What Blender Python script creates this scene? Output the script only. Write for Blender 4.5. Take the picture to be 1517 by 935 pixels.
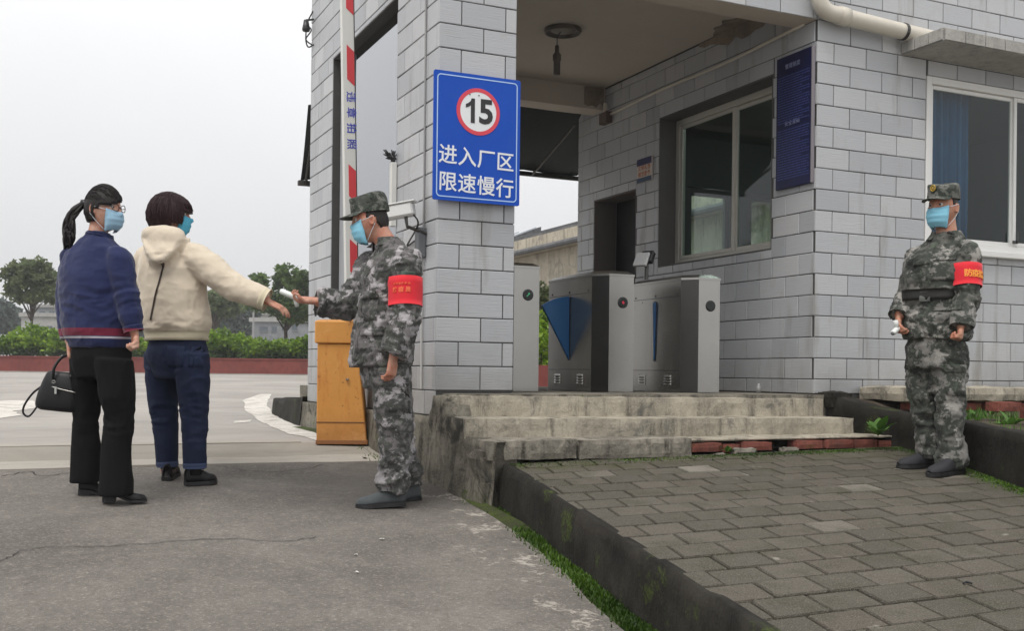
import bpy, bmesh, math, random
import numpy as np
from mathutils import Vector, Matrix
from mathutils.bvhtree import BVHTree

random.seed(7); RNG = np.random.default_rng(7)
SC = bpy.context.scene
COL = SC.collection
for o in list(bpy.data.objects):
    bpy.data.objects.remove(o)

# ------------------------------------------------------------------ camera
FPX, CX, CY, ROLL, YAW, CAMH = 1594.0, 758.0, 554.0, 0.011, math.radians(24.8), 0.72
FW = (math.sin(YAW), math.cos(YAW)); RT = (math.cos(YAW), -math.sin(YAW))
cam_d = bpy.data.cameras.new('camera')
cam = bpy.data.objects.new('camera', cam_d); COL.objects.link(cam)
cam_d.sensor_fit = 'HORIZONTAL'; cam_d.sensor_width = 36.0
cam_d.lens = 36.0 * FPX / 1517.0
cam_d.shift_x = 0.0
cam_d.shift_y = (CY - 467.5) / 1517.0
cam_d.clip_start = 0.05; cam_d.clip_end = 2000
cam.matrix_world = Matrix.Translation((0, 0, CAMH)) @ Matrix.Rotation(-YAW, 4, 'Z') @ Matrix.Rotation(math.pi / 2, 4, 'X') @ Matrix.Rotation(ROLL, 4, 'Z')
SC.camera = cam

# ------------------------------------------------------------------ sky, sun, exposure
SUN_AZ, SUN_EL = math.radians(236), math.radians(62)     # compass style: 0 = +Y, clockwise
w = bpy.data.worlds.new('World'); SC.world = w; w.use_nodes = True
nt = w.node_tree; nt.nodes.clear()
w_out = nt.nodes.new('ShaderNodeOutputWorld'); bg = nt.nodes.new('ShaderNodeBackground')
sky = nt.nodes.new('ShaderNodeTexSky'); sky.sky_type = 'NISHITA'; sky.sun_disc = False
sky.sun_elevation = SUN_EL; sky.sun_rotation = SUN_AZ
sky.air_density = 1.0; sky.dust_density = 4.0; sky.ozone_density = 1.0
tc = nt.nodes.new('ShaderNodeTexCoord'); sep = nt.nodes.new('ShaderNodeSeparateXYZ')
nt.links.new(tc.outputs['Generated'], sep.inputs[0])
rmp = nt.nodes.new('ShaderNodeValToRGB')            # overcast: zenith brighter than the horizon
rmp.color_ramp.elements[0].position = 0.0; rmp.color_ramp.elements[0].color = (0.665, 0.665, 0.675, 1)
rmp.color_ramp.elements[1].position = 1.0; rmp.color_ramp.elements[1].color = (1.05, 1.05, 1.05, 1)
e = rmp.color_ramp.elements.new(0.08); e.color = (0.715, 0.715, 0.725, 1)
e = rmp.color_ramp.elements.new(0.34); e.color = (1.0, 1.0, 1.0, 1)
nt.links.new(sep.outputs['Z'], rmp.inputs[0])
cl_n = nt.nodes.new('ShaderNodeTexNoise'); cl_n.inputs['Scale'].default_value = 2.2; cl_n.inputs['Detail'].default_value = 3
nt.links.new(tc.outputs['Generated'], cl_n.inputs['Vector'])
cl_m = nt.nodes.new('ShaderNodeMapRange'); cl_m.inputs[1].default_value = .3; cl_m.inputs[2].default_value = .7
cl_m.inputs[3].default_value = 10.2; cl_m.inputs[4].default_value = 11.0
nt.links.new(cl_n.outputs['Fac'], cl_m.inputs[0])
vm = nt.nodes.new('ShaderNodeVectorMath'); vm.operation = 'SCALE'
nt.links.new(rmp.outputs[0], vm.inputs[0]); nt.links.new(cl_m.outputs[0], vm.inputs['Scale'])
mx = nt.nodes.new('ShaderNodeMix'); mx.data_type = 'RGBA'; mx.inputs['Factor'].default_value = 0.93
nt.links.new(sky.outputs[0], mx.inputs['A']); nt.links.new(vm.outputs[0], mx.inputs['B'])
nt.links.new(mx.outputs['Result'], bg.inputs['Color']); bg.inputs['Strength'].default_value = 0.1
nt.links.new(bg.outputs[0], w_out.inputs[0])

sun_d = bpy.data.lights.new('sun', 'SUN'); sun_d.energy = 1.7; sun_d.angle = math.radians(24); sun_d.color = (1, .965, .92)
sun = bpy.data.objects.new('sun', sun_d); COL.objects.link(sun)
sd = Vector((math.sin(SUN_AZ) * math.cos(SUN_EL), math.cos(SUN_AZ) * math.cos(SUN_EL), math.sin(SUN_EL)))
sun.rotation_euler = sd.to_track_quat('Z', 'Y').to_euler()
sun.location = (0, 0, 20)
SC.view_settings.view_transform = 'Standard'; SC.view_settings.look = 'None'
SC.cycles.sample_clamp_indirect = 2.5; SC.cycles.caustics_reflective = False; SC.cycles.caustics_refractive = False; SC.cycles.blur_glossy = 1.0
SC.view_settings.exposure = 0.12; SC.view_settings.gamma = 1.0

# ------------------------------------------------------------------ measuring helpers (metres from sight lines)
def ray(x, y):
    dx, dy = x - CX, y - CY
    a = (dx + ROLL * dy) / FPX; b = (-ROLL * dx + dy) / FPX
    return np.array((FW[0] + a * RT[0], FW[1] + a * RT[1], -b))
def atD(x, y, D): d = ray(x, y) * D; return Vector((d[0], d[1], d[2] + CAMH))
def onX(x, y, X): return atD(x, y, X / ray(x, y)[0])
def onY(x, y, Y): return atD(x, y, Y / ray(x, y)[1])
def gz(Y):
    return float(np.interp(Y, [-30, 0, 5.6, 6.2, 6.6, 7.2, 8, 42], [-1.6, -.504, 0, .06, .10, .20, .25, .58]))
def onG(x, y):
    d = ray(x, y); t = 1.0
    while t < 90 and CAMH + d[2] * t > gz(d[1] * t): t += .01
    return Vector((d[0] * t, d[1] * t, gz(d[1] * t)))
def depth(p): return p[0] * FW[0] + p[1] * FW[1]
def pavz(X, Y): return .213 + .0145 * (X - 2.37) + .08 * (Y - 5.43)
def kerbX(Y): return .163 * Y + 1.575

# ------------------------------------------------------------------ object helpers
def tag(o, label, cat, group=None):
    o['label'] = label; o['category'] = cat
    if group: o['group'] = group
    return o
def thing(name, label, cat, loc=(0, 0, 0), rz=0.0, group=None):
    o = bpy.data.objects.new(name, None); COL.objects.link(o)
    o.location = loc; o.rotation_euler = (0, 0, rz); o.empty_display_size = .1
    return tag(o, label, cat, group)
def mesh(name, v, f, smooth=False):
    me = bpy.data.meshes.new(name)
    me.from_pydata([tuple(map(float, p)) for p in v], [], [tuple(map(int, q)) for q in f])
    if smooth: me.polygons.foreach_set('use_smooth', [True] * len(me.polygons))
    me.update(); return me
def link(name, me, mt=None, parent=None, loc=None, rot=None):
    o = bpy.data.objects.new(name, me); COL.objects.link(o)
    if mt is not None and len(me.materials) == 0: me.materials.append(mt)
    if parent is not None: o.parent = parent
    if loc is not None: o.location = loc
    if rot is not None: o.rotation_euler = rot
    return o
def rootloc(p):
    l = Vector((0, 0, 0))
    while p is not None: l = l + Vector(p.location); p = p.parent
    return l
def part(name, vf, mt, parent=None, smooth=False, world=True):
    """vf = (verts, faces); world coordinates are moved into the (unrotated) parent's space"""
    v, f = vf
    v = np.asarray([tuple(p) for p in v], float)
    if parent is not None and world: v = v - np.array(rootloc(parent))
    return link(name, mesh(name, v, f, smooth), mt, parent)
def solo(name, vf, mt, label, cat, group=None, smooth=False):
    v, f = vf; v = np.asarray([tuple(p) for p in v], float)
    lo, hi = v.min(0), v.max(0); base = np.array(((lo[0] + hi[0]) / 2, (lo[1] + hi[1]) / 2, lo[2]))
    o = link(name, mesh(name, v - base, f, smooth), mt, None, base)
    return tag(o, label, cat, group)
def structure(name, vf, mt, smooth=False, kind='structure'):
    o = link(name, mesh(name, vf[0], vf[1], smooth), mt); o['kind'] = kind; return o

class MB:
    def __init__(s): s.v = []; s.f = []
    def add(s, v, f):
        n = len(s.v); s.v += [tuple(p) for p in v]; s.f += [tuple(i + n for i in q) for q in f]; return s
    def box(s, x0, x1, y0, y1, z0, z1):
        return s.add([(x, y, z) for x in (x0, x1) for y in (y0, y1) for z in (z0, z1)],
                     [(0, 1, 3, 2), (4, 6, 7, 5), (0, 4, 5, 1), (2, 3, 7, 6), (0, 2, 6, 4), (1, 5, 7, 3)])
    def hexa(s, p):  # 8 points: bottom 4 (ccw), top 4
        return s.add(p, [(3, 2, 1, 0), (4, 5, 6, 7), (0, 1, 5, 4), (1, 2, 6, 5), (2, 3, 7, 6), (3, 0, 4, 7)])
    def prism(s, pts, off):
        n = len(pts); o = Vector(off)
        v = [Vector(p) for p in pts] + [Vector(p) + o for p in pts]
        return s.add(v, [tuple(range(n))[::-1], tuple(range(n, 2 * n))] + [(i, (i + 1) % n, n + (i + 1) % n, n + i) for i in range(n)])
    def tube(s, path, r, seg=10, cap=True): return s.add(*tube(path, r, seg, cap))
    def vf(s): return s.v, s.f

def bevel(vf, w=.004, seg=1):
    bm = bmesh.new()
    vs = [bm.verts.new(p) for p in vf[0]]
    for q in vf[1]:
        try: bm.faces.new([vs[i] for i in q])
        except ValueError: pass
    bmesh.ops.recalc_face_normals(bm, faces=bm.faces)
    ed = [e_ for e_ in bm.edges if len(e_.link_faces) == 2 and e_.calc_face_angle(0) > .5]
    bmesh.ops.bevel(bm, geom=ed, offset=w, segments=seg, affect='EDGES', profile=.5)
    bm.verts.index_update()
    out = ([v.co.copy() for v in bm.verts], [[v.index for v in f.verts] for f in bm.faces]); bm.free(); return out
def boxb(x0, x1, y0, y1, z0, z1, b=.004): return bevel(MB().box(x0, x1, y0, y1, z0, z1).vf(), b)

def tube(path, r, seg=12, cap=True, ref=None):
    """closed tube; r per point: scalar or (a, b)"""
    P = [Vector(p) for p in path]; n = len(P)
    if np.isscalar(r) or isinstance(r, tuple): r = [r] * n
    r = [(q, q) if np.isscalar(q) else q for q in r]
    T = []
    for i in range(n):
        t = P[min(i + 1, n - 1)] - P[max(i - 1, 0)]; T.append(t.normalized())
    u = Vector(ref) if ref is not None else (Vector((0, 0, 1)) if abs(T[0].z) < .8 else Vector((1, 0, 0)))
    v = []
    for i in range(n):
        u = (u - T[i] * u.dot(T[i]))
        u = u.normalized() if u.length > 1e-6 else T[i].orthogonal().normalized()
        k = T[i].cross(u)
        for j in range(seg):
            a = 2 * math.pi * j / seg
            v.append(P[i] + u * (r[i][0] * math.cos(a)) + k * (r[i][1] * math.sin(a)))
    f = []
    for i in range(n - 1):
        for j in range(seg):
            f.append((i * seg + j, i * seg + (j + 1) % seg, (i + 1) * seg + (j + 1) % seg, (i + 1) * seg + j))
    if cap:
        f.append(tuple(range(seg))[::-1]); f.append(tuple((n - 1) * seg + j for j in range(seg)))
    return v, f
def spline(pts, n=8):
    """Catmull-Rom through points (any dimension)"""
    P = [np.asarray(p, float) for p in pts]; P = [2 * P[0] - P[1]] + P + [2 * P[-1] - P[-2]]
    out = []
    for i in range(1, len(P) - 2):
        for k in range(n):
            t = k / n; a, b, c, d = P[i - 1:i + 3]
            out.append(.5 * ((2 * b) + (c - a) * t + (2 * a - 5 * b + 4 * c - d) * t * t + (3 * b - a - 3 * c + d) * t ** 3))
    out.append(P[-2]); return out
def lathe(prof, seg=24, center=(0, 0, 0)):
    v, f = [], []; n = len(prof); c = Vector(center)
    for r, z in prof:
        for j in range(seg):
            a = 2 * math.pi * j / seg; v.append(c + Vector((r * math.cos(a), r * math.sin(a), z)))
    for i in range(n - 1):
        for j in range(seg): f.append((i * seg + j, i * seg + (j + 1) % seg, (i + 1) * seg + (j + 1) % seg, (i + 1) * seg + j))
    f.append(tuple(range(seg))[::-1]); f.append(tuple((n - 1) * seg + j for j in range(seg)))
    return v, f

def _hash(i, j, k, s):
    h = (i * 374761393 + j * 668265263 + k * 2147483647 + s * 1274126177) & 0xFFFFFFFF
    h = ((h ^ (h >> 13)) * 1274126177) & 0xFFFFFFFF
    return ((h ^ (h >> 16)) & 0xFFFF) / 65535.0
def vnoise(P, seed=0):
    P = np.asarray(P, float); I = np.floor(P).astype(np.int64); Fq = P - I; Fq = Fq * Fq * (3 - 2 * Fq); r = 0
    for a in (0, 1):
        for b in (0, 1):
            for c in (0, 1):
                wgt = (Fq[:, 0] if a else 1 - Fq[:, 0]) * (Fq[:, 1] if b else 1 - Fq[:, 1]) * (Fq[:, 2] if c else 1 - Fq[:, 2])
                r = r + wgt * _hash(I[:, 0] + a, I[:, 1] + b, I[:, 2] + c, seed)
    return r
def fbm(P, seed=0, oct=3):
    r = 0; a = .5; P = np.asarray(P, float)
    for o_ in range(oct): r = r + a * vnoise(P * 2 ** o_, seed + o_); a *= .5
    return r / (1 - .5 ** oct)

def rough_box(x0, x1, y0, y1, z0, z1, res=.05, amp=.012, seed=0, fz=None):
    """a worn concrete block: subdivided box pushed about by noise; fz(x,y) adds height"""
    nx = max(2, int((x1 - x0) / res)); ny = max(2, int((y1 - y0) / res)); nz = max(2, int((z1 - z0) / res))
    bm = bmesh.new(); idx = {}
    def V(i, j, k):
        if (i, j, k) not in idx: idx[(i, j, k)] = bm.verts.new((x0 + (x1 - x0) * i / nx, y0 + (y1 - y0) * j / ny, z0 + (z1 - z0) * k / nz))
        return idx[(i, j, k)]
    for i in range(nx):
        for j in range(ny):
            bm.faces.new((V(i, j, 0), V(i, j + 1, 0), V(i + 1, j + 1, 0), V(i + 1, j, 0)))
            bm.faces.new((V(i, j, nz), V(i + 1, j, nz), V(i + 1, j + 1, nz), V(i, j + 1, nz)))
    for i in range(nx):
        for k in range(nz):
            bm.faces.new((V(i, 0, k), V(i + 1, 0, k), V(i + 1, 0, k + 1), V(i, 0, k + 1)))
            bm.faces.new((V(i, ny, k), V(i, ny, k + 1), V(i + 1, ny, k + 1), V(i + 1, ny, k)))
    for j in range(ny):
        for k in range(nz):
            bm.faces.new((V(0, j, k), V(0, j, k + 1), V(0, j + 1, k + 1), V(0, j + 1, k)))
            bm.faces.new((V(nx, j, k), V(nx, j + 1, k), V(nx, j + 1, k + 1), V(nx, j, k + 1)))
    bm.verts.index_update(); bm.normal_update()
    co = np.array([v.co for v in bm.verts]); no = np.array([v.normal for v in bm.verts])
    d = (fbm(co * 9, seed, 3) - .55) * 2 * amp + (vnoise(co * 31, seed + 5) - .5) * amp * .5
    # edges get knocked back a little more
    edge = (np.abs(no).max(1) < .9)
    d = np.where(edge, d - amp * .8, d)
    co = co + no * d[:, None]
    if fz is not None: co[:, 2] += np.array([fz(p[0], p[1]) for p in co])
    fs = [[v.index for v in f.verts] for f in bm.faces]; bm.free()
    return co, fs

# ------------------------------------------------------------------ materials
class M:
    def __init__(s, name):
        s.m = bpy.data.materials.new(name); s.m.use_nodes = True; s.t = s.m.node_tree; s.t.nodes.clear()
        s.out = s.t.nodes.new('ShaderNodeOutputMaterial'); s.b = s.t.nodes.new('ShaderNodeBsdfPrincipled')
        s.t.links.new(s.b.outputs[0], s.out.inputs[0]); s._tc = None
    def n(s, k): return s.t.nodes.new(k)
    def l(s, a, b): s.t.links.new(a, b)
    def _set(s, inp, v):
        if hasattr(v, 'links') or hasattr(v, 'is_linked'): s.l(v, inp)
        else: inp.default_value = v
    def co(s, k='Object'):
        if s._tc is None: s._tc = s.n('ShaderNodeTexCoord')
        return s._tc.outputs[k]
    def pos(s): return s.n('ShaderNodeNewGeometry').outputs['Position']
    def rnd(s): return s.n('ShaderNodeObjectInfo').outputs['Random']
    def scale(s, vec, sc, loc=(0, 0, 0), rot=(0, 0, 0)):
        q = s.n('ShaderNodeMapping'); q.inputs['Scale'].default_value = sc; q.inputs['Location'].default_value = loc; q.inputs['Rotation'].default_value = rot
        s.l(vec, q.inputs['Vector']); return q.outputs[0]
    def vadd(s, a, b):
        q = s.n('ShaderNodeVectorMath'); q.operation = 'ADD'; s._set(q.inputs[0], a); s._set(q.inputs[1], b); return q.outputs[0]
    def vop(s, op, a, b):
        q = s.n('ShaderNodeVectorMath'); q.operation = op; s._set(q.inputs[0], a); s._set(q.inputs[1], b); return q.outputs[0]
    def noise(s, vec, scale, det=4, rough=.55, dist=0, col=False):
        q = s.n('ShaderNodeTexNoise'); s.l(vec, q.inputs['Vector']); q.inputs['Scale'].default_value = scale
        q.inputs['Detail'].default_value = det; q.inputs['Roughness'].default_value = rough; q.inputs['Distortion'].default_value = dist
        return q.outputs['Color' if col else 'Fac']
    def vor(s, vec, scale, feat='F1', out='Distance', rand=1):
        q = s.n('ShaderNodeTexVoronoi'); q.feature = feat; s.l(vec, q.inputs['Vector']); q.inputs['Scale'].default_value = scale
        q.inputs['Randomness'].default_value = rand; return q.outputs[out]
    def ramp(s, fac, stops, interp='LINEAR'):
        q = s.n('ShaderNodeValToRGB'); cr = q.color_ramp; cr.interpolation = interp
        def C(c): return (c, c, c, 1) if np.isscalar(c) else (*c[:3], 1)
        cr.elements[0].position, cr.elements[0].color = stops[0][0], C(stops[0][1])
        cr.elements[1].position, cr.elements[1].color = stops[-1][0], C(stops[-1][1])
        for p, c in stops[1:-1]:
            e_ = cr.elements.new(p); e_.color = C(c)
        s.l(fac, q.inputs[0]); return q.outputs[0]
    def mix(s, fac, a, b, mode='MIX'):
        q = s.n('ShaderNodeMix'); q.data_type = 'RGBA'; q.blend_type = mode; q.clamp_factor = True
        def C(c): return c if hasattr(c, 'is_linked') else ((c, c, c, 1) if np.isscalar(c) else (*c[:3], 1))
        s._set(q.inputs['Factor'], fac); s._set(q.inputs['A'], C(a)); s._set(q.inputs['B'], C(b)); return q.outputs['Result']
    def math(s, op, a, b=0.0, c=0.0):
        q = s.n('ShaderNodeMath'); q.operation = op; s._set(q.inputs[0], a); s._set(q.inputs[1], b); s._set(q.inputs[2], c); return q.outputs[0]
    def xyz(s, vec): q = s.n('ShaderNodeSeparateXYZ'); s.l(vec, q.inputs[0]); return q.outputs
    def smooth(s, v, a, b):
        q = s.n('ShaderNodeMapRange'); q.interpolation_type = 'SMOOTHSTEP'; s._set(q.inputs[0], v); q.inputs[1].default_value = a; q.inputs[2].default_value = b
        return q.outputs[0]
    def bump(s, h, strength=.3, dist=.01):
        q = s.n('ShaderNodeBump'); q.inputs['Strength'].default_value = strength; q.inputs['Distance'].default_value = dist
        s.l(h, q.inputs['Height']); s.l(q.outputs[0], s.b.inputs['Normal'])
    def set(s, col=None, rough=None, metal=None, spec=None, **k):
        if col is not None: s._set(s.b.inputs['Base Color'], col if hasattr(col, 'is_linked') else ((col,) * 3 + (1,) if np.isscalar(col) else (*col[:3], 1)))
        if rough is not None: s._set(s.b.inputs['Roughness'], rough)
        if metal is not None: s.b.inputs['Metallic'].default_value = metal
        if spec is not None: s.b.inputs['Specular IOR Level'].default_value = spec
        for a, v in k.items(): s._set(s.b.inputs[a], v)
        return s

def plain(name, col, rough=.6, var=.12, vs=6, bump=0, bs=60, metal=0, spec=.5, rnd=0):
    q = M(name); c = q.co(); n1 = q.noise(c, vs, 5, .6)
    base = q.mix(n1, [x * (1 - var) for x in col], [min(1, x * (1 + var)) for x in col])
    if rnd:
        base = q.mix(1.0, base, q.ramp(q.rnd(), [(0, 1 - rnd), (1, 1 + rnd)]), 'MULTIPLY')
    rr = q.math('MULTIPLY_ADD', n1, .2, rough - .1)
    q.set(base, rr, metal, spec)
    if bump: q.bump(q.noise(c, bs, 4, .6), bump, .01)
    return q.m

# glazed wall tile with brushed horizontal lines
def tile_mat():
    q = M('glazed_tile'); r = q.rnd(); c = q.co()
    off = q.n('ShaderNodeCombineXYZ'); rr = q.math('MULTIPLY', r, 37.0); q.l(rr, off.inputs[0]); q.l(rr, off.inputs[2])
    p = q.vadd(c, off.outputs[0])
    ln = q.noise(q.scale(p, (6, 6, 160)), 1.0, 3, .6)
    cloud = q.noise(p, 7, 4, .6)
    base = q.ramp(r, [(0, (.395, .41, .435)), (.3, (.465, .48, .502)), (.7, (.492, .505, .525)), (1, (.555, .562, .572))])
    base = q.mix(q.math('MULTIPLY', ln, .5), base, (.38, .385, .40))
    base = q.mix(q.smooth(cloud, .55, .85), base, (.42, .41, .395))
    wp = q.pos(); z = q.xyz(wp)[2]
    stain = q.noise(q.scale(wp, (5, 5, .7)), 1.0, 4, .65)
    base = q.mix(q.math('MULTIPLY', q.smooth(stain, .54, .78), .7), base, (.24, .225, .20))
    low = q.math('MULTIPLY', q.smooth(z, 1.05, .55), q.noise(wp, 6, 4, .6))
    base = q.mix(q.math('MULTIPLY', low, .8), base, (.2, .19, .165))
    q.set(base, q.math('MULTIPLY_ADD', cloud, .2, .34), 0, .45)
    q.bump(ln, .45, .005); return q.m
def concrete(name, dark, light, stain=(.06, .055, .045), moss=0.0, streak=.5, bs=60, rough=.9, sc=1.0, bstr=.6):
    q = M(name); p = q.pos()
    n1 = q.noise(p, 3.2 * sc, 6, .62, .4); n2 = q.noise(p, 14 * sc, 5, .65); n3 = q.noise(p, 90, 3, .6)
    base = q.mix(q.smooth(n1, .32, .68), dark, light)
    base = q.mix(q.math('MULTIPLY', q.smooth(n2, .5, .72), .55), base, [x * .62 for x in dark])
    st = q.noise(q.scale(p, (9, 9, 1.3)), 1.0, 5, .7)
    base = q.mix(q.math('MULTIPLY', q.smooth(st, .48, .70), streak), base, stain)
    base = q.mix(q.math('MULTIPLY', q.smooth(n3, .35, .75), .25), base, [min(1, x * 1.4) for x in light])
    blt = q.noise(p, 2.6, 6, .72, 1.2); base = q.mix(q.math('MULTIPLY', q.smooth(blt, .54, .66), streak * .8), base, [stain[0] * 1.6, stain[1] * 1.65, stain[2] * 1.8])
    lt2 = q.noise(q.vadd(p, (7.1, 3.3, 1.7)), 5.5, 5, .7, .8); base = q.mix(q.math('MULTIPLY', q.smooth(lt2, .60, .70), streak * .5), base, [min(1, x * 1.25) for x in light])
    if moss:
        mm = q.smooth(q.math('ADD', q.noise(p, 4.5, 5, .65), q.math('MULTIPLY', q.math('SUBTRACT', q.noise(p, 55, 4, .75), .5), .5)), .62 - .25 * moss, .78 - .2 * moss)
        base = q.mix(q.math('MULTIPLY', mm, .8), base, q.mix(n3, (.035, .05, .010), (.09, .13, .02)))
    q.set(base, rough, 0, .25)
    h = q.math('ADD', q.math('MULTIPLY', n2, .8), q.math('MULTIPLY', q.noise(p, bs, 4, .7), .5))
    q.bump(h, bstr, .012); return q.m

def camo(name, seed, cols, sc=7.5):
    q = M(name); c = q.vadd(q.co(), (seed, seed * .7, seed * 1.3))
    jt = q.vop('MULTIPLY', q.vop('SUBTRACT', q.noise(c, 70, 3, .7, col=True), (.5, .5, .5)), (.030, .030, .022)); sn = q.vop('SNAP', q.vadd(c, jt), (.0042, .0042, .0042))
    wob = q.scale(sn, (.95, .95, 1.2))
    a = q.noise(wob, sc, 4, .72, .3); b = q.noise(q.vadd(wob, (5.2, 1.3, 7.7)), sc * .85, 4, .7, .3); d = q.noise(q.vadd(wob, (9.1, 4.4, 2.2)), sc * 1.6, 4, .75, .2)
    base = q.ramp(a, [(0, cols[1]), (.43, cols[1]), (.46, cols[0]), (.545, cols[0]), (.575, cols[2])])
    base = q.mix(q.smooth(b, .55, .60), base, cols[3])
    base = q.mix(q.smooth(b, .42, .375), base, cols[4])
    base = q.mix(q.smooth(d, .59, .63), base, cols[5])
    fine = q.noise(q.co(), 260, 2, .6)
    base = q.mix(.25, base, q.mix(fine, .03, .5), 'OVERLAY')
    q.set(base, .85, 0, .2); q.b.inputs['Sheen Weight'].default_value = .1
    h = q.math('ADD', q.math('MULTIPLY', q.noise(q.co(), 28, 4, .6), .8), q.math('MULTIPLY', fine, .25))
    q.bump(h, .35, .006); return q.m
def cloth(name, col, var=.18, weave=300, rough=.9, bump=.25, sheen=.15):
    q = M(name); c = q.co(); n1 = q.noise(c, 9, 4, .6); n2 = q.noise(c, weave, 2, .6)
    base = q.mix(n1, [x * (1 - var) for x in col], [min(1, x * (1 + var)) for x in col])
    base = q.mix(q.math('MULTIPLY', n2, .3), base, [min(1, x * 1.5 + .001) for x in col])
    q.set(base, rough, 0, .2); q.b.inputs['Sheen Weight'].default_value = sheen
    q.bump(q.math('ADD', q.math('MULTIPLY', q.noise(c, 30, 4, .6), .8), q.math('MULTIPLY', n2, .3)), bump, .006); return q.m
def skin(name, col):
    q = M(name); c = q.co(); n1 = q.noise(c, 22, 4, .6); n2 = q.noise(c, 180, 3, .6)
    base = q.mix(q.smooth(n1, .35, .7), col, (col[0] * .9, col[1] * .62, col[2] * .55))
    q.set(base, q.math('MULTIPLY_ADD', n2, .2, .42), 0, .4)
    q.b.inputs['Subsurface Weight'].default_value = .12; q.b.inputs['Subsurface Radius'].default_value = (.012, .005, .003)
    q.bump(n2, .12, .002); return q.m
def hair_mat(name, col):
    q = M(name); c = q.co(); n = q.noise(q.scale(c, (210, 210, 16)), 1.0, 3, .65)
    q.set(q.mix(n, [x * .5 for x in col], [x * 1.8 for x in col]), .55, 0, .3); q.bump(n, .5, .004); return q.m
def glass(name, tint=(.75, .82, .8), refl=.12):
    q = M(name); t = q.t; tr = q.n('ShaderNodeBsdfTransparent'); gl = q.n('ShaderNodeBsdfGlossy'); mxs = q.n('ShaderNodeMixShader')
    tr.inputs[0].default_value = (*tint, 1); gl.inputs['Roughness'].default_value = .03; gl.inputs[0].default_value = (.9, .93, .95, 1)
    fr = q.n('ShaderNodeFresnel'); fr.inputs[0].default_value = 1.5
    gm = q.n('ShaderNodeNewGeometry'); q.l(q.math('MULTIPLY', q.math('MAXIMUM', fr.outputs[0], refl), q.math('SUBTRACT', 1.0, gm.outputs['Backfacing'])), mxs.inputs[0]); q.l(tr.outputs[0], mxs.inputs[1]); q.l(gl.outputs[0], mxs.inputs[2])
    q.l(mxs.outputs[0], q.out.inputs[0]); q.t.nodes.remove(q.b); return q.m
def emit(name, col, st):
    q = M(name); q.set(col, .5); q.b.inputs['Emission Color'].default_value = (*col, 1); q.b.inputs['Emission Strength'].default_value = st; return q.m
def steel(name, col=(.46, .45, .42), rough=.34, grain=(60, 60, 2)):
    q = M(name); c = q.co(); n = q.noise(q.scale(c, grain), 4.0, 3, .6); n2 = q.noise(c, 4, 4, .6)
    q.set(q.mix(n2, [x * .85 for x in col], [x * 1.1 for x in col]), q.math('MULTIPLY_ADD', n2, .10, rough - .05), .95); return q.m
def leaf_mat(name, lo, hi, trans=.25):
    q = M(name); g = q.n('ShaderNodeNewGeometry'); r = g.outputs['Random Per Island']; p = g.outputs['Position']
    base = q.mix(r, lo, hi); base = q.mix(q.smooth(q.noise(p, 1.3, 3), .4, .65), base, [x * .7 for x in lo])
    q.set(base, .55, 0, .35)
    q.b.inputs['Transmission Weight'].default_value = 0
    tl = q.n('ShaderNodeBsdfTranslucent'); q.l(base, tl.inputs[0]); ms = q.n('ShaderNodeMixShader'); ms.inputs[0].default_value = trans
    q.l(q.b.outputs[0], ms.inputs[1]); q.l(tl.outputs[0], ms.inputs[2]); q.l(ms.outputs[0], q.out.inputs[0]); return q.m

TILE = tile_mat()
GROUT = plain('dark_grout', (.075, .074, .072), .95, .25, 20, .3)
def tile_side(): return TILE
CONC = concrete('old_concrete', (.27, .245, .195), (.46, .415, .335), (.085, .080, .066), 0, .95)
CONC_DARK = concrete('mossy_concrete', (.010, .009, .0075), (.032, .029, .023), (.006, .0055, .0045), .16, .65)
CONC_MID = concrete('stained_concrete', (.12, .11, .09), (.29, .265, .22), (.025, .023, .019), .08, .85)
CONC_PL = concrete('plinth_concrete', (.075, .068, .056), (.235, .215, .175), (.016, .015, .012), .12, 1.0)
WHITEP = plain('white_paint', (.72, .72, .68), .45, .06, 5, .05)
PVC = plain('cream_pvc', (.62, .58, .50), .45, .12, 8, .05)
PLASTER = plain('ceiling_plaster', (.56, .50, .43), .9, .12, 2.5, .15, 40)
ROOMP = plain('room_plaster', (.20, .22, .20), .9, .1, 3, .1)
ALU = plain('window_aluminium', (.58, .56, .50), .45, .08, 10, .03, metal=.0)
ALUW = plain('white_window_frame', (.76, .76, .74), .4, .05, 10, .03)
GLASS = glass('window_glass', (.80, .87, .85), .035)
STEEL = steel('brushed_steel', (.41, .40, .375), .24, (4, 4, 60)); STEELD = steel('dark_steel', (.085, .083, .080), .25)
BLACK = plain('black_plastic', (.02, .02, .022), .4, .2, 10)
RED = plain('red_paint', (.62, .035, .05), .4, .1, 8)
BLUE = plain('sign_blue', (.006, .075, .47), .5, .08, 4, spec=.25)
NAVYB = plain('board_blue', (.004, .006, .050), .4, .1, 4)
SIGNW = plain('sign_white', (.80, .82, .84), .45, .04, 6)
ORANGE = None
BRICKM = None
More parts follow.
